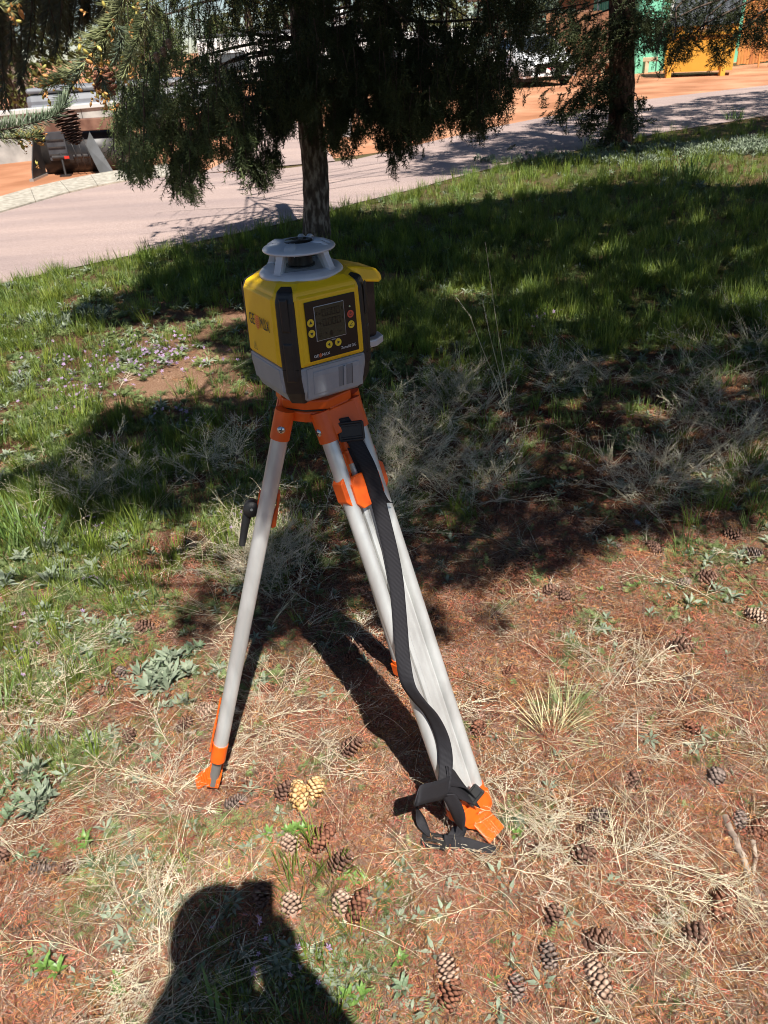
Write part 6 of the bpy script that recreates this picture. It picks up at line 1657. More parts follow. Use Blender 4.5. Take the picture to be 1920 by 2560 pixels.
for (cx, cy, sx, sy, m_) in ((820, 2450, 150, 90, 300), (560, 2470, 120, 90, 150), (980, 2240, 55, 45, 40), (1290, 2080, 50, 60, 50), (330, 2330, 60, 60, 20), (280, 1880, 60, 40, 20), (100, 1450, 120, 60, 60), (620, 1330, 60, 30, 50), (300, 1560, 60, 60, 50), (1770, 1390, 90, 50, 60), (1640, 1480, 60, 40, 20), (1620, 2300, 120, 120, 24)):
    for i in range(m_): Q.append(G(rnd.gauss(cx, sx * .5), rnd.gauss(cy, sy * .5)))
Q = np.array(Q); Q[:, 2] = hz(Q[:, 0], Q[:, 1]); P = np.concatenate([P, Q])
n = len(P)
ix = np.where(rs.uniform(0, 1, n) < .13, rs.choice([4, 5], n), rs.choice([0, 1, 2, 3, 6], n))
scatter('low_weeds', 'low feathery green weeds spreading over the soil', P, np.c_[rs.normal(0, .15, (n, 2)), rs.uniform(0, 6.28, n)], rs.uniform(.55, 1.15, n) * np.interp(P[:, 1], [1, 3, 6], [.7, 1, 1.3]), ix, wsrc)
# pale sage clumps near the verge
Q = []
for (cx, cy, sx, sy, m_) in ((1740, 378, 150, 10, 500), (1870, 370, 50, 14, 300), (1500, 402, 130, 9, 330), (240, 800, 40, 12, 16), (160, 822, 20, 10, 14), (215, 790, 15, 8, 12), (100, 805, 50, 10, 18), (60, 960, 30, 14, 8), (30, 730, 30, 4, 8), (420, 1700, 50, 60, 22), (1300, 900, 60, 30, 6), (1700, 475, 80, 6, 14), (1240, 405, 60, 8, 14), (90, 2000, 50, 50, 10), (150, 1420, 120, 60, 16)):
    for i in range(m_): Q.append(G(rnd.gauss(cx, sx * .6), rnd.gauss(cy, sy * .6)))
P = np.array(Q); P[:, 2] = hz(P[:, 0], P[:, 1]); n = len(P)
scatter('sage_clumps', 'pale grey green sage leaves along the top of the grass', P, np.c_[rs.normal(0, .1, (n, 2)), rs.uniform(0, 6.28, n)], rs.uniform(.9, 1.6, n) * np.interp(P[:, 1], [1, 4, 10, 14], [.8, .9, 1.3, 1.5]), rs.randint(0, 3, n), [lance(16, .045, .012, .9), lance(20, .05, .012, .7), lance(14, .06, .011, 1.1)])
# flowers
def flower():
    V = []; F = []
    for k in range(5):
        a = k * 1.2566; d = Vector((math.cos(a), math.sin(a), .15)); s = Vector((-math.sin(a), math.cos(a), 0)); o = len(V); V += [Vector((0, 0, 0)), d * .0035 + s * .0016, d * .0062, d * .0035 - s * .0016]; F += [(o, o + 1, o + 2), (o, o + 2, o + 3)]
    return mesh_np('petals', np.array(V), np.array(F), m_flw)
Q = []
for (cx, cy, sx, sy, m_) in ((330, 915, 190, 45, 190), (200, 1000, 90, 30, 60), (420, 890, 60, 25, 60), (160, 1340, 100, 25, 26), (60, 1650, 60, 90, 14), (1370, 790, 80, 30, 24), (600, 1330, 30, 20, 6), (640, 2380, 60, 70, 6), (760, 2420, 70, 50, 4), (430, 1060, 60, 14, 12), (220, 1480, 40, 40, 6)):
    for i in range(m_): Q.append(G(rnd.gauss(cx, sx * .6), rnd.gauss(cy, sy * .6)))
Q += [G(758, 2378), G(828, 2408), G(802, 2492), G(652, 2410), G(540, 2355), G(622, 2320)]
P = np.array(Q); P[:, 2] = hz(P[:, 0], P[:, 1]) + rs.uniform(.03, .06, len(P)); n = len(P)
scatter('purple_flowers', 'tiny purple five petalled flowers among the low weeds', P, np.c_[rs.normal(-.4, .4, (n, 2)), rs.uniform(0, 6.28, n)], rs.uniform(.9, 1.6, n) * np.interp(P[:, 1], [1, 3, 4], [1, 1.2, 1.5]), np.zeros(n), [flower()])
# pebbles and bark flakes
def pebble():
    bm = bmesh.new(); bmesh.ops.create_icosphere(bm, subdivisions=1, radius=.5)
    for v in bm.verts: v.co = v.co * rnd.uniform(.75, 1.15); v.co.z *= .6
    me = bpy.data.meshes.new('pebble'); bm.to_mesh(me); bm.free(); me.materials.append(m_peb); return me
P = sample_ground(30000, 'B', y0=860, y1=2720, ps=.9, ph=2.2, pw=.6, floor=.12); n = len(P)
scatter('gravel', 'small pinkish brown gravel and grit on the bare soil', P, rs.uniform(0, 6.28, (n, 3)), np.exp(rs.normal(-5.75, .42, n)), rs.randint(0, 4, n), [pebble() for _ in range(4)])
def flake():
    v = [(rnd.uniform(-1, 1) * .5, rnd.uniform(-1, 1) * .5, rnd.uniform(0, .15)) for _ in range(4)]; v = [(-.5, -.3, 0), (.4, -.35, .05), (.5, .3, 0), (-.35, .4, .1)]; v = [(a + rnd.gauss(0, .12), b + rnd.gauss(0, .12), c) for a, b, c in v]
    V = v + [(a, b, c - .1) for a, b, c in v]; return mesh_np('flake', np.array(V), np.array([(0, 1, 2, 3), (0, 4, 5, 1), (1, 5, 6, 2), (2, 6, 7, 3), (3, 7, 4, 0)]), m_flake)
P = sample_ground(5000, 'N', y0=1000, y1=2720, pw=.3, floor=.25); n = len(P); P[:, 2] += .002
scatter('bark_flakes', 'scraps of bark and cone scales mixed into the litter', P, np.c_[rs.normal(0, .35, (n, 2)), rs.uniform(0, 6.28, n)], np.exp(rs.normal(-4.75, .35, n)), rs.randint(0, 4, n), [flake() for _ in range(4)])
def small_twig(L_):
    k = 6; P = [Vector((0, 0, .002))]; d = Vector((1, 0, 0))
    for i in range(k): d = Matrix.Rotation(rnd.gauss(0, .2), 3, 'Z') @ d; P.append(P[-1] + d * L_ / k + Vector((0, 0, rnd.gauss(.0006, .001))))
    v, f = tri_tube(np.array(P), np.linspace(.0022, .0011, k + 1)); tb = TB(); tb.add(v, f)
    if rnd.random() < .6: q = P[3]; v, f = tri_tube(np.array([q, q + Vector((.02, .018, .004)), q + Vector((.04, .028, .003))]), [.0014, .001, .0007]); tb.add(v, f)
    return tb.mesh('twiglet', m_twg)
P = sample_ground(1500, 'N', y0=1050, y1=2720, pw=.2, floor=.3); n = len(P)
scatter('small_twigs', 'short thin broken twigs scattered over the needle litter', P, np.c_[rs.normal(0, .08, (n, 2)), rs.uniform(0, 6.28, n)], rs.uniform(.4, 1.2, n), rs.randint(0, 5, n), [small_twig(rnd.uniform(.05, .12)) for _ in range(5)])
# road grit
P = []
px = rs.uniform(-100, 1990, 30000); 
# ------------------------------------------------------------------ things lying on the ground, one by one
def cone_mesh(name, m, L_=.085, R_=.021, nsc=84, open_=.55, curve=0.0, core=True):
    V = []; F = []
    def ring(z, r, n=8): return [(r * math.cos(2 * PI * k / n), z, r * math.sin(2 * PI * k / n)) for k in range(n)]
    prof = [(0, .35), (.08, .62), (.3, .72), (.6, .62), (.85, .42), (1, .1)]
    for t, r in prof: V += ring(t * L_, r * R_ * .8)
    for i in range(len(prof) - 1):
        for k in range(8): a, b = i * 8 + k, i * 8 + (k + 1) % 8; F += [(a, b, b + 8), (a, b + 8, a + 8)]
    F += [(0, k + 1, k) for k in range(1, 7)]
    for i in range(nsc):
        t = (i + .5) / nsc; a = i * 2.39996; y = t * L_ * .97; env = math.sin(PI * min(1, (t * .86 + .16))) ** .6; r0 = R_ * .55 * env; r1 = R_ * env * (.80 + .34 * rnd.random())
        sl = (.007 + .004 * env) * (L_ / .085); w_ = (.0062 + .0022 * env) * (R_ / .021) ** .5 * (.9 + .2 * rnd.random()); op = open_ * (.6 + .9 * rnd.random())
        er = Vector((math.cos(a), 0, math.sin(a))); et = Vector((-math.sin(a), 0, math.cos(a))); ey = Vector((0, 1, 0))
        b = er * r0 + ey * y; tip = er * (r1 + sl * op * .6) + ey * (y + sl * (1.15 - op * .6)); m_ = b.lerp(tip, .62) + er * .0006; nrm_ = (ey * .8 - er * .3).normalized()
        o = len(V); th = .0009
        V += [b - et * w_ * .35, b + et * w_ * .35, m_ + et * w_, tip + et * w_ * .35 + er * .0003, tip - et * w_ * .35, m_ - et * w_, m_ - er * .0 + (er + ey * -.6) * th * 1.6]
        F += [(o, o + 1, o + 6), (o + 1, o + 2, o + 6), (o + 2, o + 3, o + 6), (o + 3, o + 4, o + 6), (o + 4, o + 5, o + 6), (o + 5, o, o + 6), (o, o + 5, o + 1), (o + 1, o + 5, o + 2), (o + 5, o + 4, o + 2), (o + 4, o + 3, o + 2)]
    V = np.array([tuple(v) for v in V]); V[:, 1] -= L_ / 2
    V[:, 0] += curve * ((V[:, 1] / L_) ** 2) * .02
    return mesh_np(name, V, np.array(F), m)
def cmat(name, a, b): return mat(name, a, b, scale=55, rough=.7, spec=.3, bump=.3, bscale=200, dist=.0006)
CM = {'brown': cmat('cone_brown', (.09, .046, .034), (.27, .15, .105)), 'red': cmat('cone_red', (.11, .042, .026), (.31, .135, .08)), 'grey': cmat('cone_grey', (.10, .07, .058), (.30, .225, .19)),
      'tan': cmat('cone_tan', (.30, .19, .135), (.52, .37, .28)), 'yellow': cmat('cone_yellow', (.50, .25, .09), (.74, .52, .27))}
CMESH = {(k, v): cone_mesh('cone_' + k, CM[k], (.085, .06, .052)[v], (.0205, .0195, .018)[v], (92, 64, 56)[v], (.5, .75, .35)[v]) for k in CM for v in range(3)}
CONES = [  # px, py, angle in the picture, colour, mesh, size, label
 (810, 2118, 52, 'red', 0, 1.15, 'long reddish brown cone right of the broad leaved weed under the yellow cones'),
 (729, 2130, 100, 'tan', 1, 1.05, 'pale tan cone just left of the long reddish cone below the yellow ones'),
 (856, 2178, 40, 'brown', 1, 1.2, 'dark brown cone lying between the long reddish cone and the pair near the shadow'),
 (900, 2278, 62, 'red', 0, 1.1, 'reddish cone leaning on a paler one right of the person shadow'),
 (857, 2274, 95, 'tan', 1, 1.15, 'pale flattened cone under the reddish cone right of the person shadow'),
 (731, 2276, 100, 'tan', 1, 1.1, 'pale cone cut by the right edge of the person shadow'),
 (659, 2253, 88, 'brown', 1, 1.1, 'dark cone inside the top of the person shadow'),
 (1116, 2440, 110, 'tan', 1, 1.15, 'wide pale open cone near the bottom, above a darker twin'),
 (1128, 2506, 75, 'red', 1, 1.15, 'brown open cone at the bottom directly below the wide pale one'),
 (925, 2318, 90, 'yellow', 2, .5, 'tiny orange cone fragment next to the reddish pair'),
 (1495, 2054, 20, 'grey', 1, 1.05, 'grey brown cone right of the orange foot, above a smaller dark one'),
 (1463, 2087, 15, 'brown', 2, 1.0, 'small dark cone touching the grey brown one right of the orange foot'),
 (1456, 2152, 60, 'brown', 1, 1.25, 'dark shaded cone with open scales above the forked twig'),
 (1317, 2126, 100, 'brown', 1, 1.0, 'brown cone just right of the green seedling by the orange foot'),
 (1265, 2121, 90, 'red', 2, 1.0, 'small rusty cone between the strap end and the green seedling'),
 (1582, 1961, 80, 'brown', 2, 1.1, 'small brown cone under pale weeds right of the grass tuft'),
 (1786, 1952, 60, 'grey', 1, 1.1, 'greyish cone near the right edge level with the orange shoe'),
 (1847, 2058, 80, 'grey', 2, 1.1, 'cone seen end on with dark rings beside the thick dead branch'),
 (1893, 2078, 50, 'red', 0, .95, 'reddish cone at the right edge next to the ringed one'),
 (1803, 2269, 62, 'red', 0, 1.25, 'largest rusty cone, low on the right under the pale weeds'),
 (1493, 2373, 20, 'brown', 1, 1.25, 'dark striped cone with sunlit scale edges low right of centre'),
 (1491, 2468, 112, 'tan', 0, 1.2, 'long pale brown cone directly below the dark striped one'),
 (1369, 2412, 100, 'grey', 1, 1.1, 'weathered grey cone left of the long pale one at the bottom'),
 (1291, 2494, 95, 'grey', 1, 1.05, 'rounded grey cone alone at the bottom edge'),
 (1382, 2312, 70, 'brown', 1, 1.1, 'dark cone half covered by a pale stem low right of centre'),
 (1734, 2356, 45, 'brown', 1, 1.2, 'brown cone buried in pale weeds below the largest rusty cone'),
 (1374, 1487, 40, 'brown', 1, 1.0, 'left one of the two cones by the dead orange spruce twig'),
 (1410, 1502, 110, 'brown', 1, 1.0, 'right one of the two cones by the dead orange spruce twig'),
 (1634, 1374, 130, 'brown', 0, .95, 'large cone in the shade at the edge of the sunlit litter'),
 (1764, 1457, 10, 'brown', 1, 1.2, 'very dark cone standing out on the sunlit litter at right'),
 (1708, 1470, 20, 'grey', 2, 1.1, 'pale weathered cone touching the very dark one'),
 (1825, 1353, 160, 'brown', 1, 1.15, 'long cone among feathery weeds near the right edge'),
 (1877, 1396, 170, 'grey', 1, 1.1, 'greyish cone below the one among feathery weeds at the right edge'),
 (1886, 1552, 150, 'tan', 1, 1.15, 'round tan cone at the right edge in full sun'),
 (1703, 1626, 10, 'brown', 1, 1.25, 'dark open cone at the end of a thin straight twig'),
 (1274, 1697, 30, 'red', 2, 1.05, 'small orange cone right of the strap tripod leg'),
 (1725, 1832, 120, 'red', 1, 1.05, 'rusty cone in pale weeds above the greyish one at right'),
 (1434, 1307, 20, 'red', 2, 1.0, 'rusty cone lit by a sun fleck in the shade right of the tripod'),
 (1547, 1333, 60, 'red', 2, .8, 'smallest rusty cone, at the lower edge of the big shade'),
 (486, 1431, 5, 'red', 1, 1.15, 'rusty cone in a sunny spot left of the thin tripod leg'),
 (363, 1576, 170, 'brown', 1, 1.15, 'dark cone on bare soil left of the thin tripod leg'),
 (266, 1738, 165, 'brown', 2, 1.1, 'small dark cone on the smooth mound at left'),
 (305, 1691, 120, 'grey', 2, 1.0, 'faded cone above the smooth mound at left'),
 (112, 2180, 10, 'grey', 1, 1.1, 'grey cone near the left edge below the thin forked twig'),
 (170, 2180, 170, 'brown', 2, 1.0, 'small brown cone right beside the grey one near the left edge'),
 (10, 2148, 90, 'brown', 1, 1.0, 'brown cone cut by the left edge'),
 (328, 1858, 95, 'brown', 1, 1.0, 'upright looking dark cone left of the orange collar'),
 (467, 1828, 40, 'brown', 1, 1.0, 'dark ridged cone beside the orange collar of the left leg'),
 (594, 2027, 20, 'grey', 2, 1.15, 'small grey cone on smooth soil right of the left foot'),
 (717, 2004, 60, 'brown', 1, 1.1, 'dark cone behind the left yellow cone'),
 (520, 1786, 15, 'tan', 2, 1.2, 'clay coloured crumbled cone left of the orange collar'),
 (881, 1893, 40, 'brown', 1, 1.2, 'brown cone in the sun between the legs beside the leg shadow'),
 (907, 1633, 70, 'brown', 1, 1.05, 'uppermost of the dark cones behind the front leg'),
 (880, 1665, 20, 'red', 2, 1.1, 'reddish cone in shade just left of the front leg'),
 (1197, 1840, 100, 'red', 1, 1.0, 'reddish cone right of the lower front leg'),
 (1240, 1552, 50, 'brown', 2, .9, 'small cone in the isolated dark patch right of the strap'),
 (752, 2012, 97, 'yellow', 0, 1.15, 'left and longer one of the two bright yellow cones between the feet'),
 (792, 1996, 80, 'yellow', 1, 1.15, 'right and shorter one of the two bright yellow cones between the feet'),
]
GC = 'fallen spruce cones'
for i, (px_, py_, ang, colr, v, s, lab) in enumerate(CONES):
    p = G(px_, py_); a = math.radians(ang); q = G(px_ + 30 * math.cos(a), py_ - 30 * math.sin(a)); d = q - p
    o = bpy.data.objects.new('spruce_cone', CMESH[(colr, v)]); link(o)
    z = hz(p[0], p[1]); s *= .98 * np.interp(p[1], [1, 3], [.95, 1.1])
    rad = (.0205, .0195, .018)[v] * s
    o.location = (p[0], p[1], float(z) + rad * .62); o.scale = (s, s, s)
    o.rotation_euler = (rnd.uniform(-.1, .1), 0, math.atan2(d[1], d[0]) - PI / 2)
    o.rotation_euler = (Matrix.Rotation(o.rotation_euler.z, 3, 'Z') @ Matrix.Rotation(rnd.uniform(-.12, .12), 3, 'X') @ Matrix.Rotation(rnd.uniform(0, 6), 3, 'Y')).to_euler()
    tag(o, lab, 'cone', GC)
P = []
for c_ in CONES:
    for k in range(5): q = G(c_[0] + rnd.gauss(0, 16), c_[1] + rnd.gauss(0, 14)); P.append((q[0], q[1], float(hz(q[0], q[1])) + rnd.choice((.004, .012, .024))))
P = np.array(P); n = len(P)
scatter('needles_on_cones', 'loose needles caught on and around the fallen cones', P, np.c_[rs.normal(0, .3, (n, 2)), rs.uniform(0, 6.28, n)], rs.uniform(.25, .5, n), rs.randint(0, 3, n), NSRC[:3])
# hanging cone of the near branch, scale by scale
hc = A(160, 284, Y); hroot = empty('hanging_cone', hc, 'open brown cone hanging from the near spruce branch at upper left', 'cone')
hm = mat('hanging_cone_brown', (.05, .022, .016), (.17, .085, .06), scale=40, rough=.55)
d_top, d_bot = Vector(A(158, 276, Y)), Vector(A(194, 364, Y)); ax = (d_bot - d_top); HL = ax.length; ax.normalize(); xx = Vector(RT) - ax * Vector(RT).dot(ax); xx.normalize(); zz = xx.cross(ax)
mb = MB(); mb.tube([d_top + ax * (HL * t) - Vector(hc) for t in (0, .3, .6, .95)], [.008, .010, .007, .002], 10); mb.build('core', hm, hroot)
V = np.array([(-.3, 0, 0), (.3, 0, 0), (.62, .5, .05), (.30, .95, .18), (-.30, .95, .18), (-.62, .5, .05), (0, .5, -.1)], float)
V2 = V + [0, .0, .10]
Fq = [(6, 0, 1), (6, 1, 2), (6, 2, 3), (6, 3, 4), (6, 4, 5), (6, 5, 0), (7, 9, 8), (7, 12, 9), (9, 12, 11), (9, 11, 10), (0, 7, 8), (0, 8, 1), (1, 8, 9), (1, 9, 2), (2, 9, 10), (2, 10, 3), (3, 10, 11), (3, 11, 4), (4, 11, 12), (4, 12, 5), (5, 12, 7), (5, 7, 0)]
sme = mesh_np('scale', np.concatenate([V, V2[:6]])[[0, 1, 2, 3, 4, 5, 6, 7, 8, 9, 10, 11, 12]], np.array(Fq), hm)
for i in range(62):
    t = (i + .5) / 62; a = i * 2.39996; er = (xx * math.cos(a) + zz * math.sin(a)); env = (1 - .55 * t) * (1 if t > .06 else .8)
    op = er * (.85) + ax * (.42 - .1 * t); op.normalize(); et = ax.cross(er); nn = et.cross(op)
    s = .0185 * env * rnd.uniform(.9, 1.1) * (1.0 if t < .93 else .7)
    o = bpy.data.objects.new('scale', sme); link(o, hroot)
    M_ = Matrix((et, op, nn)).transposed().to_4x4(); M_.translation = d_top + ax * (HL * (t * .96)) + er * .005 * env - Vector(hc)
    o.matrix_local = M_ @ Matrix.Diagonal((s, s, s * .8, 1))
rc = A(262, 205, Y + .08); o = bpy.data.objects.new('shaded_cone', CMESH[('red', 2)]); link(o); o.location = rc; o.rotation_euler = (1.2, .3, .8); tag(o, 'small dark reddish cone half hidden among the near needles', 'cone')
for px_, py_, lab in ((392, 143, 'lower of the two tiny pink cones in the green spruce foliage'), (408, 130, 'middle tiny pink cone in the green spruce foliage'), (422, 110, 'highest of the tiny pink cones in the green spruce foliage')):
    o = bpy.data.objects.new('young_cone', CMESH[('tan', 2)]); link(o); o.location = A(px_, py_, 4.9); o.rotation_euler = (-1.7, 0, .3); tag(o, lab, 'cone', 'tiny young cones'); o.scale = (1.0,) * 3

# twigs and sticks
m_stick = mat('weathered_stick', (.16, .11, .085), (.40, .32, .25), scale=30, rough=.85, bump=.5, bscale=120, dist=.001)
def stick(pts, r, lab, zoff=.004, fork=None, name='twig', m=None):
    P = [Vector(G(x, y)) for x, y in pts]; c = P[0].copy()
    for i, p in enumerate(P): p.z = float(hz(p.x, p.y)) + r + zoff + .004 * math.sin(i * 1.7)
    o_ = Vector((c.x, c.y, 0)); mb = MB(); n = len(P); Q = []
    for i in range(n - 1):
        for s in range(4): t = s / 4; Q.append(P[i].lerp(P[i + 1], t) - o_ + Vector((rnd.gauss(0, r * .25), rnd.gauss(0, r * .25), 0)))
    Q.append(P[-1] - o_)
    mb.tube(Q, [r * (1 - .45 * i / len(Q)) * rnd.uniform(.88, 1.1) for i in range(len(Q))], 8)
    if fork:
        F0 = [Vector(G(x, y)) for x, y in fork]
        for i, p in enumerate(F0): p.z = float(hz(p.x, p.y)) + r + zoff
        mb.tube([p - o_ for p in F0], [r * .7, r * .5, r * .35][:len(F0)] + [r * .3] * max(0, len(F0) - 3), 7)
    o = mb.build(name, m or m_stick); o.location = o_; tag(o, lab, 'twig', 'dead twigs on the ground'); return o
stick([(1810, 2050), (1835, 2110), (1870, 2190), (1905, 2250), (1940, 2300)], .010, 'thick dead branch with pale bark at the right edge', fork=[(1880, 2108), (1888, 2150), (1882, 2190)])
stick([(1462, 2190), (1490, 2168), (1525, 2135), (1560, 2122)], .0035, 'forked grey twig below the dark shaded cone', fork=[(1462, 2190), (1466, 2220), (1465, 2245)])
stick([(1262, 2102), (1300, 2065), (1340, 2030), (1365, 2000)], .0032, 'long slanting twig just right of the orange foot')
stick([(1344, 2050), (1365, 2085), (1378, 2112), (1370, 2122)], .0035, 'bent dark twig between the slanting twig and the small dark cone')
stick([(966, 2262), (985, 2246), (1020, 2210), (1060, 2170)], .0042, 'straight brown stick with a knobby lower end below the strap buckle', fork=[(966, 2262), (962, 2266), (958, 2262)])
stick([(1545, 2060), (1500, 2110), (1540, 2075), (1600, 2040)][:1] + [(1560, 2068), (1600, 2048), (1648, 2038)], .005, 'stout pale stick in the weeds right of the grey brown cone')
stick([(1700, 2262), (1735, 2226), (1760, 2195)], .005, 'reddish brown split stick above the largest rusty cone')
stick([(1728, 2290), (1745, 2262), (1765, 2240)], .0035, 'grey blue twig below the reddish split stick')
stick([(1695, 1650), (1712, 1700), (1735, 1765)], .0040, 'thin straight twig running down from the dark open cone')
stick([(1607, 1498), (1608, 1550), (1614, 1582)], .0032, 'upright twig right of the dead orange spruce twig')
stick([(1838, 1750), (1850, 1810), (1862, 1870)], .0030, 'brown twig near the right edge above the rusty cone')
stick([(1660, 1372), (1655, 1415), (1652, 1442)], .0035, 'dark twig at the edge of the shade below the large shaded cone')
stick([(1240, 1570), (1262, 1592), (1285, 1610)], .0028, 'short dark twig under the small isolated shadow')
stick([(170, 2168), (176, 2120), (205, 2066)], .0030, 'dark twig standing up left of centre in the left litter', fork=[(176, 2100), (150, 2110), (110, 2120)])
stick([(120, 2120), (180, 2100), (240, 2060)], .0026, 'thin forked twig above the grey cone at left')
stick([(0, 2305), (22, 2260), (26, 2230)], .0040, 'bent twig at the left edge')
stick([(54, 2265), (56, 2300), (66, 2345)], .0022, 'small pale curved twig near the left edge')
stick([(560, 2006), (520, 2028), (440, 2022)], .0024, 'thin stem across the smooth soil beneath the left foot')
stick([(1060, 2220), (1100, 2236), (1136, 2250)], .0026, 'thin brown twig under the pale stems below the strap end')
stick([(1310, 2470), (1260, 2520), (1215, 2500), (1180, 2440)], .0045, 'curved peeling stick at the bottom edge right of centre')
stick([(1100, 2282), (1150, 2284), (1180, 2276)], .0026, 'short level twig in the open litter at the bottom')
# dead orange spruce twig
P0 = [G(1400, 1440), G(1450, 1470), (G(1500, 1490)), G(1555, 1520)]; P1 = [G(1450, 1520), G(1490, 1530), G(1540, 1545)]
tb = TB()
m_dn = mat('orange_dead_needles', (.42, .15, .05), (.62, .30, .14), scale=60, rough=.6)
O_ = G(1480, 1490)
for PP in (P0, P1):
    Q = np.array(PP); Q[:, 2] = .014; Q -= O_; V_, F_ = tri_tube(Q, [.002, .0018, .0015, .001][:len(Q)]); tb.add(V_, F_, 0)
    for k in range(150):
        f = rnd.uniform(0, len(Q) - 1.001); i = int(f); p = Q[i] * (1 - (f - i)) + Q[i + 1] * (f - i); d = Q[i + 1] - Q[i]; d /= np.linalg.norm(d); s = np.cross(d, [0, 0, 1]) * rnd.choice((-1, 1)); e = p + (s * .9 + d * .7 + np.array([0, 0, rnd.gauss(.1, .3)])) * .014; w_ = d * .0007
        tb.add(np.array([p - w_, p + w_, e]), np.array([(0, 1, 2)]), 1)
o = link(bpy.data.objects.new('dead_spruce_twig', tb.mesh('dead_spruce_twig', [m_stick, m_dn]))); o.location = O_; tag(o, 'dead spruce twig with orange needles lying beside two brown cones', 'twig')

# rocks
def rock(px_, py_, s, lab, c=(.5, .38, .3)):
    bm = bmesh.new(); bmesh.ops.create_icosphere(bm, subdivisions=2, radius=s)
    for v in bm.verts: v.co *= 1 + .22 * math.sin(v.co.x / s * 3.1 + px_) * math.sin(v.co.y / s * 2.3 + py_) + rnd.gauss(0, .03); v.co.z *= .6
    me = bpy.data.meshes.new('stone'); bm.to_mesh(me); bm.free(); me.materials.append(mat('stone', tuple(x * .75 for x in c), c, scale=90, rough=.9, bump=.3)); p = G(px_, py_)
    o = link(bpy.data.objects.new('stone', me)); o.location = (p[0], p[1], float(hz(p[0], p[1])) + s * .3); tag(o, lab, 'stone', 'small loose stones')
rock(284, 2226, .012, 'small cream stone below the sage plant at left', (.62, .54, .42)); rock(1786, 1708, .013, 'pale angular stone near the right edge', (.66, .50, .36)); rock(1172, 1690, .010, 'small pinkish stone right of the strap tripod leg', (.6, .4, .3))
rock(1240, 1622, .012, 'reddish stone right of the front leg under the dark patch', (.5, .28, .2)); rock(1545, 1364, .012, 'smooth pinkish stone at the lower edge of the shade', (.6, .45, .38)); rock(480, 1846, .014, 'flat beige stone left of the orange collar', (.5, .4, .3)); rock(1592, 1308, .016, 'bluish grey stone in the shade right of the tripod', (.3, .32, .34))
rock(1170, 1800, .008, 'tiny tan stone beside the lower front leg', (.6, .45, .33)); rock(970, 2318, .007, 'white pebble right of the reddish pair of cones', (.8, .78, .74))

# grass tufts, stalks and leafy weeds
def tuft(px_, py_, n, L_, lab, m, sp=.03, w=.004, lean=.5, bend=1.0, extra=None):
    p = G(px_, py_); o = link(bpy.data.objects.new('grass_tuft', blades(n, L_, sp, w, lean, m, bend))); o.location = (p[0], p[1], float(hz(p[0], p[1]))); tag(o, lab, 'grass tuft'); return o
m_tuft = mat('tuft_blade', (.13, .20, .06), (.40, .38, .18), scale=25, rough=.55, transl=.2); m_tuft2 = mat('tuft_green', (.09, .17, .035), (.18, .27, .07), scale=25, rough=.5, transl=.25); m_tuft3 = mat('tuft_yellow', (.42, .42, .06), (.6, .58, .15), scale=25, rough=.5, transl=.25)
tuft(1415, 1795, 110, .15, 'green and straw coloured grass tuft in the litter right of the tripod', m_tuft, .03, .0028, 1.0)
tuft(1375, 1850, 90, .16, 'flattened dry grass tuft below the green one right of the tripod', mat('tuft_straw', (.45, .40, .20), (.68, .60, .36), scale=25, rough=.6, transl=.15), .03, .0026, 1.7)
tuft(60, 1350, 60, .22, 'tall lush grass tuft at the left edge in the sun', m_tuft2, .08, .007, .6)
tuft(120, 1385, 40, .18, 'second grass tuft right beside the tallest one at the left edge', m_tuft2, .06, .006, .7)
tuft(20, 1400, 40, .16, 'grass tuft cut by the left edge below the tallest one', m_tuft2, .05, .006, .7)
tuft(10, 1790, 40, .15, 'grass tuft at the left edge among pale straw', m_tuft2, .04, .005, .8)
tuft(572, 2195, 26, .05, 'tiny yellow green grass tuft touching the top of the person shadow', m_tuft3, .012, .0022, .4)
tuft(1720, 450, 80, .38, 'dark tall grass tuft in front of the sage at right', m_tuft2, .35, .014, .5)
tuft(1835, 300, 40, .30, 'grass tuft standing against the shaded road at right', m_tuft2, .15, .014, .5)
# long blades in the person shadow
for pts, lab in (([(536, 2556), (524, 2480), (502, 2405)], 'long green grass blade in the person shadow'), ([(560, 2590), (545, 2520), (536, 2455)], 'second long grass blade right of the first in the person shadow'), ([(540, 2560), (480, 2540), (400, 2515)], 'grass blade lying flat at the lower edge of the person shadow'), ([(720, 2186), (670, 2190), (620, 2193)], 'dark green blade lying along the top of the person shadow')):
    P = [Vector(G(x, y)) for x, y in pts]; o0 = P[0].copy(); mb = MB(); zs = (.01, .05, .09) if 'flat' not in lab and 'lying' not in lab else (.01, .025, .012)
    P = [Vector(G(x, y, z)) - o0 for (x, y), z in zip(pts, zs)]; Q = [P[0].lerp(P[1], t) for t in (0, .5)] + [P[1].lerp(P[2], t) for t in (0, .5, 1)]
    vs = []
    for i, q in enumerate(Q): w_ = (.0026, .0042, .0044, .003, .0002)[i]; s = Vector((P[2] - P[0]).cross(Vector(FW))).normalized(); vs += [q - s * w_, q + s * w_ + Vector((0, 0, -.001))]
    mb.add(vs, [(2 * i, 2 * i + 1, 2 * i + 3, 2 * i + 2) for i in range(4)], 0, True); o = mb.build('tall_grass', m_tuft2); o.location = o0; tag(o, lab, 'grass blade')
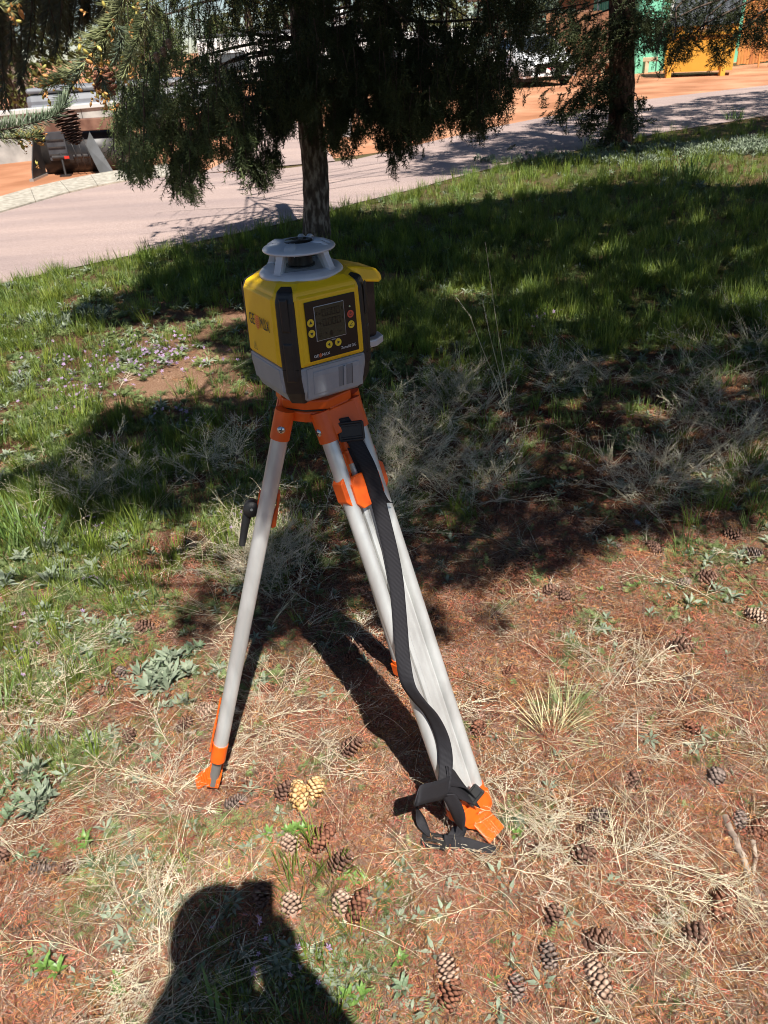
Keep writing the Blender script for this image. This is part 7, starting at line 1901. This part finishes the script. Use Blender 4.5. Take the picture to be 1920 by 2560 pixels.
# three tall seeding stalks
sk = G(1275, 1040); sroot = empty('seeding_grass', sk, 'three tall dry seeding grass stalks rising from the shaded weeds right of the laser', 'grass stalks')
for pts in ([(1275, 1040), (1262, 930), (1240, 800), (1225, 690), (1213, 605)], [(1272, 1040), (1240, 950), (1205, 870), (1175, 790), (1142, 745)], [(1273, 1040), (1250, 940), (1225, 840), (1205, 745)]):
    tb = TB(); YY_ = sk[1] + .02; P = np.array([A(x, y, YY_) for x, y in pts]) - sk; V_, F_ = tri_tube(P, np.linspace(.0022, .0008, len(P))); tb.add(V_, F_, 0)
    for k in range(46):
        u = rnd.uniform(.66, 1.0) * (len(P) - 1); i = min(int(u), len(P) - 2); q = P[i] * (1 - (u - i)) + P[i + 1] * (u - i); dr_ = P[i + 1] - P[i]; dr_ /= np.linalg.norm(dr_); e = q + dr_ * .014 + rs.normal(0, .003, 3); s = rs.normal(0, .0014, 3); tb.add(np.array([q - s, q + s, e]), np.array([(0, 1, 2)]), 0)
    link(bpy.data.objects.new('stalk', tb.mesh('stalk', m_straw)), sroot)
# leafy weeds with separate leaves
def leaf_mesh(m, name):
    V = []; n = 7; 
    for i in range(n): t = i / (n - 1); w_ = .155 * math.sin(PI * min(1, t * .92 + .06)) ** .8; z = .16 * math.sin(PI * t * .9) ; V += [(-w_, t, z + w_ * .35), (0, t, z), (w_, t, z + w_ * .35)]
    F = [(i * 3 + k, i * 3 + k + 1, i * 3 + 4 + k, i * 3 + 3 + k) for i in range(n - 1) for k in range(2)]
    return mesh_np(name, np.array(V), np.array(F), m, smooth=True)
lm = leaf_mesh(mat('fresh_leaf', (.12, .24, .045), (.22, .35, .09), scale=6, rough=.42, transl=.25), 'leaf'); lm2 = leaf_mesh(mat('sage_big_leaf', (.12, .18, .09), (.22, .29, .17), scale=6, rough=.6, transl=.2), 'leaf')
def leafy(px_, py_, n, L_, lab, me_, el=.7, stems=1, sp=.02):
    p = G(px_, py_); r = empty('leafy_weed', (p[0], p[1], float(hz(p[0], p[1]))), lab, 'weed')
    mb = MB()
    for s in range(stems):
        ox, oy = rnd.gauss(0, sp), rnd.gauss(0, sp); ox, oy = (ox, oy) if stems > 1 else (0, 0); h = L_ * .5; mb.tube([(ox, oy, -.005), (ox * 1.1, oy * 1.1, h)], .0013, 6)
        for i in range(n):
            a = i * 2.4 + s; e = max(.1, rnd.gauss(el, .2)) ; o = bpy.data.objects.new('leaf', me_); link(o, r); o.location = (ox, oy, h * (.3 + .7 * i / n)); sc__ = L_ * rnd.uniform(.7, 1.15) * (1 - .25 * i / n); o.scale = (sc__,) * 3
            o.rotation_euler = (Matrix.Rotation(a, 3, 'Z') @ Matrix.Rotation(e, 3, 'X')).to_euler()
    mb.build('stem', m_tuft2, r)
leafy(120, 2434, 7, .038, 'green seedling with pointed leaves near the lower left corner', lm)
leafy(152, 2442, 7, .036, 'twin seedling right beside the one in the lower left corner', lm)
leafy(82, 2395, 5, .026, 'small seedling above the twin seedlings at lower left', lm)
leafy(752, 2092, 8, .034, 'broad leaved weed directly under the long yellow cone', lm, .9, 3, .018)
leafy(688, 2112, 7, .032, 'broad leaved weed left of the one under the yellow cone', lm, .6, 2, .018)
leafy(846, 2250, 7, .028, 'fresh green seedling at the top of the reddish cone pair', lm, .5, 2)
leafy(912, 2226, 6, .026, 'small clump of fresh leaves right above the reddish cone pair', lm, .5, 2)
leafy(1293, 2100, 6, .034, 'green seedling between the rusty cone and the slanting twig', lm)
leafy(1002, 2418, 6, .036, 'large leaved seedling low in the centre beyond the shadow', lm)
leafy(895, 2450, 6, .034, 'upright leafy weed among feathery leaves at the bottom', lm, .8, 2)
leafy(1010, 2490, 7, .036, 'bluish leaved seedling at the bottom centre', lm2)
leafy(95, 2010, 8, .036, 'dull green leafy weed at the left edge level with the feet', lm2, .6, 4, .03)
leafy(115, 1930, 7, .034, 'grey green weed above the dull green one at the left edge', lm2, .6, 3, .03)
leafy(40, 2020, 7, .034, 'leafy weed cut by the left edge', lm2, .6, 3, .03)
leafy(82, 2145, 7, .030, 'small sage plant above the grey cone at left', lm2, .4, 2, .02)
leafy(212, 2120, 7, .032, 'pointed leaved weed left of the pale dry stems', lm, .5, 2, .02)
leafy(420, 1690, 8, .038, 'silvery leafy weed left of the thin tripod leg', lm2, .6, 4, .03)
leafy(455, 1640, 8, .034, 'silvery weed above the one left of the thin leg', lm2, .6, 3, .03)
leafy(180, 1800, 6, .032, 'bright green seedling below the smooth mound', lm, .5, 1)
leafy(390, 1930, 6, .030, 'seedling half hidden by pale stems left of the left foot', lm2, .7, 2)
leafy(270, 2190, 6, .030, 'sage weed above the cream stone', lm2, .5, 2)
leafy(510, 2440, 6, .030, 'weed at the left margin of the person shadow', lm2, .5, 2)
leafy(300, 2450, 6, .030, 'leafy weed under dry stems between the shadow and the twin seedlings', lm, .5, 2)
leafy(1530, 1470, 7, .026, 'bright green sprig beside the dead orange twig', lm, .8, 3, .03)
leafy(1232, 2470, 5, .026, 'small round leaved seedling left of the rounded grey cone', lm, .4, 1)
leafy(1515, 2420, 5, .024, 'tiny seedling touching the long pale cone', lm, .4, 1)

# ------------------------------------------------------------------ the photographer (behind the camera, only the shadow is seen)
pr = empty('person', (-.035, -.235, 0), 'person in dark jacket and jeans holding a phone up to photograph the laser', 'person')
m_skin = mat('skin', (.50, .30, .21), rough=.55); m_jacket = mat('dark_jacket', (.05, .06, .08), rough=.8); m_jeans = mat('jeans', (.06, .09, .16), rough=.85); m_hair = mat('hair', (.06, .04, .03), rough=.7)
joints = {'pelvis': (0, 0, .96, .13), 'waist': (0, .0, 1.12, .125), 'chest': (0, .0, 1.32, .145), 'neckb': (0, .02, 1.49, .085), 'neck': (0, .045, 1.545, .06), 'head0': (0, .075, 1.60, .078), 'head1': (0, .085, 1.68, .082), 'head2': (0, .075, 1.74, .06),
          'shR': (.15, .0, 1.45, .070), 'elR': (.20, .07, 1.25, .058), 'wrR': (.085, .140, 1.455, .052), 'haR': (.098, .190, 1.535, .034),
          'shL': (-.15, .0, 1.44, .062), 'elL': (-.20, .06, 1.24, .050), 'wrL': (-.075, .165, 1.49, .034), 'haL': (-.012, .195, 1.555, .034),
          'hipR': (.10, 0, .90, .098), 'knR': (.12, .03, .50, .062), 'anR': (.13, -.02, .09, .045), 'toR': (.15, .13, .04, .035), 'hipL': (-.10, 0, .90, .098), 'knL': (-.12, .03, .50, .062), 'anL': (-.14, -.02, .09, .045), 'toL': (-.17, .13, .04, .035)}
bones = [('pelvis', 'waist'), ('waist', 'chest'), ('chest', 'neckb'), ('neckb', 'neck'), ('neck', 'head0'), ('head0', 'head1'), ('head1', 'head2'), ('chest', 'shR'), ('shR', 'elR'), ('elR', 'wrR'), ('wrR', 'haR'), ('chest', 'shL'), ('shL', 'elL'), ('elL', 'wrL'), ('wrL', 'haL'),
         ('pelvis', 'hipR'), ('hipR', 'knR'), ('knR', 'anR'), ('anR', 'toR'), ('pelvis', 'hipL'), ('hipL', 'knL'), ('knL', 'anL'), ('anL', 'toL')]
def skin(name, jt, bn, m, parent, root, sub=2):
    ks = list(jt); me = bpy.data.meshes.new(name); me.from_pydata([jt[k][:3] for k in ks], [(ks.index(a), ks.index(b)) for a, b in bn], []); me.materials.append(m)
    o = link(bpy.data.objects.new(name, me), parent); md = o.modifiers.new('skin', 'SKIN')
    for k, sv in zip(ks, me.skin_vertices[0].data): sv.radius = (jt[k][3],) * 2; sv.use_root = (k == root)
    s = o.modifiers.new('sub', 'SUBSURF'); s.levels = s.render_levels = sub; return o
body = skin('body', joints, bones, m_skin, pr, 'pelvis')
sc_ = {k: (v[0], v[1], v[2], v[3] * 1.10) for k, v in joints.items()}
up_ = ['pelvis', 'waist', 'chest', 'neckb', 'shR', 'elR', 'wrR', 'shL', 'elL', 'wrL']; skin('jacket', {k: sc_[k] for k in up_}, [b for b in bones if b[0] in up_ and b[1] in up_], m_jacket, pr, 'pelvis')
lo_ = ['pelvis', 'hipR', 'knR', 'anR', 'hipL', 'knL', 'anL']; skin('jeans', {k: sc_[k] for k in lo_}, [b for b in bones if b[0] in lo_ and b[1] in lo_], m_jeans, pr, 'pelvis')
mb = MB(); mb.lathe([(.001, 1.785), (.05, 1.78), (.085, 1.745), (.098, 1.69), (.096, 1.64)], 20, (0, .07, 0)); mb.build('hair', m_hair, pr)
mb = MB(); mb.tube([(0, .155, 1.665), (0, .178, 1.64), (0, .165, 1.63)], [.010, .014, .010], 8); mb.build('nose', m_skin, pr)
for s in (-1, 1):
    mb = MB(); mb.lathe([(.001, .012), (.010, .008), (.013, 0), (.001, -.012)], 10, (s * .032, .150, 1.675)); mb.build('eye', mat('eye', (.6, .6, .6), rough=.3), pr)
    mb = MB(); mb.lathe([(.001, -.008), (.028, -.006), (.024, .008), (.001, .008)], 12, (s * .092, .07, 1.66), M=Matrix.Rotation(PI / 2, 3, 'Y')); mb.build('ear', m_skin, pr)
# phone: its lens is the camera; body hangs just behind the view
phone_c = Vector(EYE) - Vector(FW) * .012 - Vector(UP) * .055 - Vector(RT) * -.022
ph = empty('phone', phone_c, 'dark mobile phone held up by the photographer', 'phone')
mb = MB(); mb.frame_box((0, 0, 0), Vector(RT), Vector(FW), Vector(UP), (.076, .008, .152)); mb.build('case', mat('phone_case', (.02, .02, .025), rough=.4), ph, bevel=.004)
def finger(a, pts, r, m): 
    jt = {str(i): (*p, r * (1 - .12 * i)) for i, p in enumerate(pts)}; return skin('finger', jt, [(str(i), str(i + 1)) for i in range(len(pts) - 1)], m, pr, '0', 1)
PO = Vector((-.035, -.235, 0)); c_ = phone_c - PO; vr, vu, vf = Vector(RT), Vector(UP), Vector(FW)
for s in (1, -1):
    hand = Vector(joints['haR' if s > 0 else 'haL'][:3])
    for k in range(4):
        e = c_ + vr * (s * .043) + vu * (-.065 + .024 * k * (1 if k < 3 else .9)) + vf * .000
        finger(0, [tuple(hand), tuple(hand.lerp(e, .5) + vr * s * .012 - vf * .01), tuple(e + vr * s * .006), tuple(e + vr * (-s * .006) - vu * .003 - vf * .014)], .0105, m_skin)
    finger(0, [tuple(hand), tuple(c_ + vr * (s * .036) - vu * .055 - vf * .022), tuple(c_ + vr * (s * .018) - vu * .035 - vf * .022)], .012, m_skin)
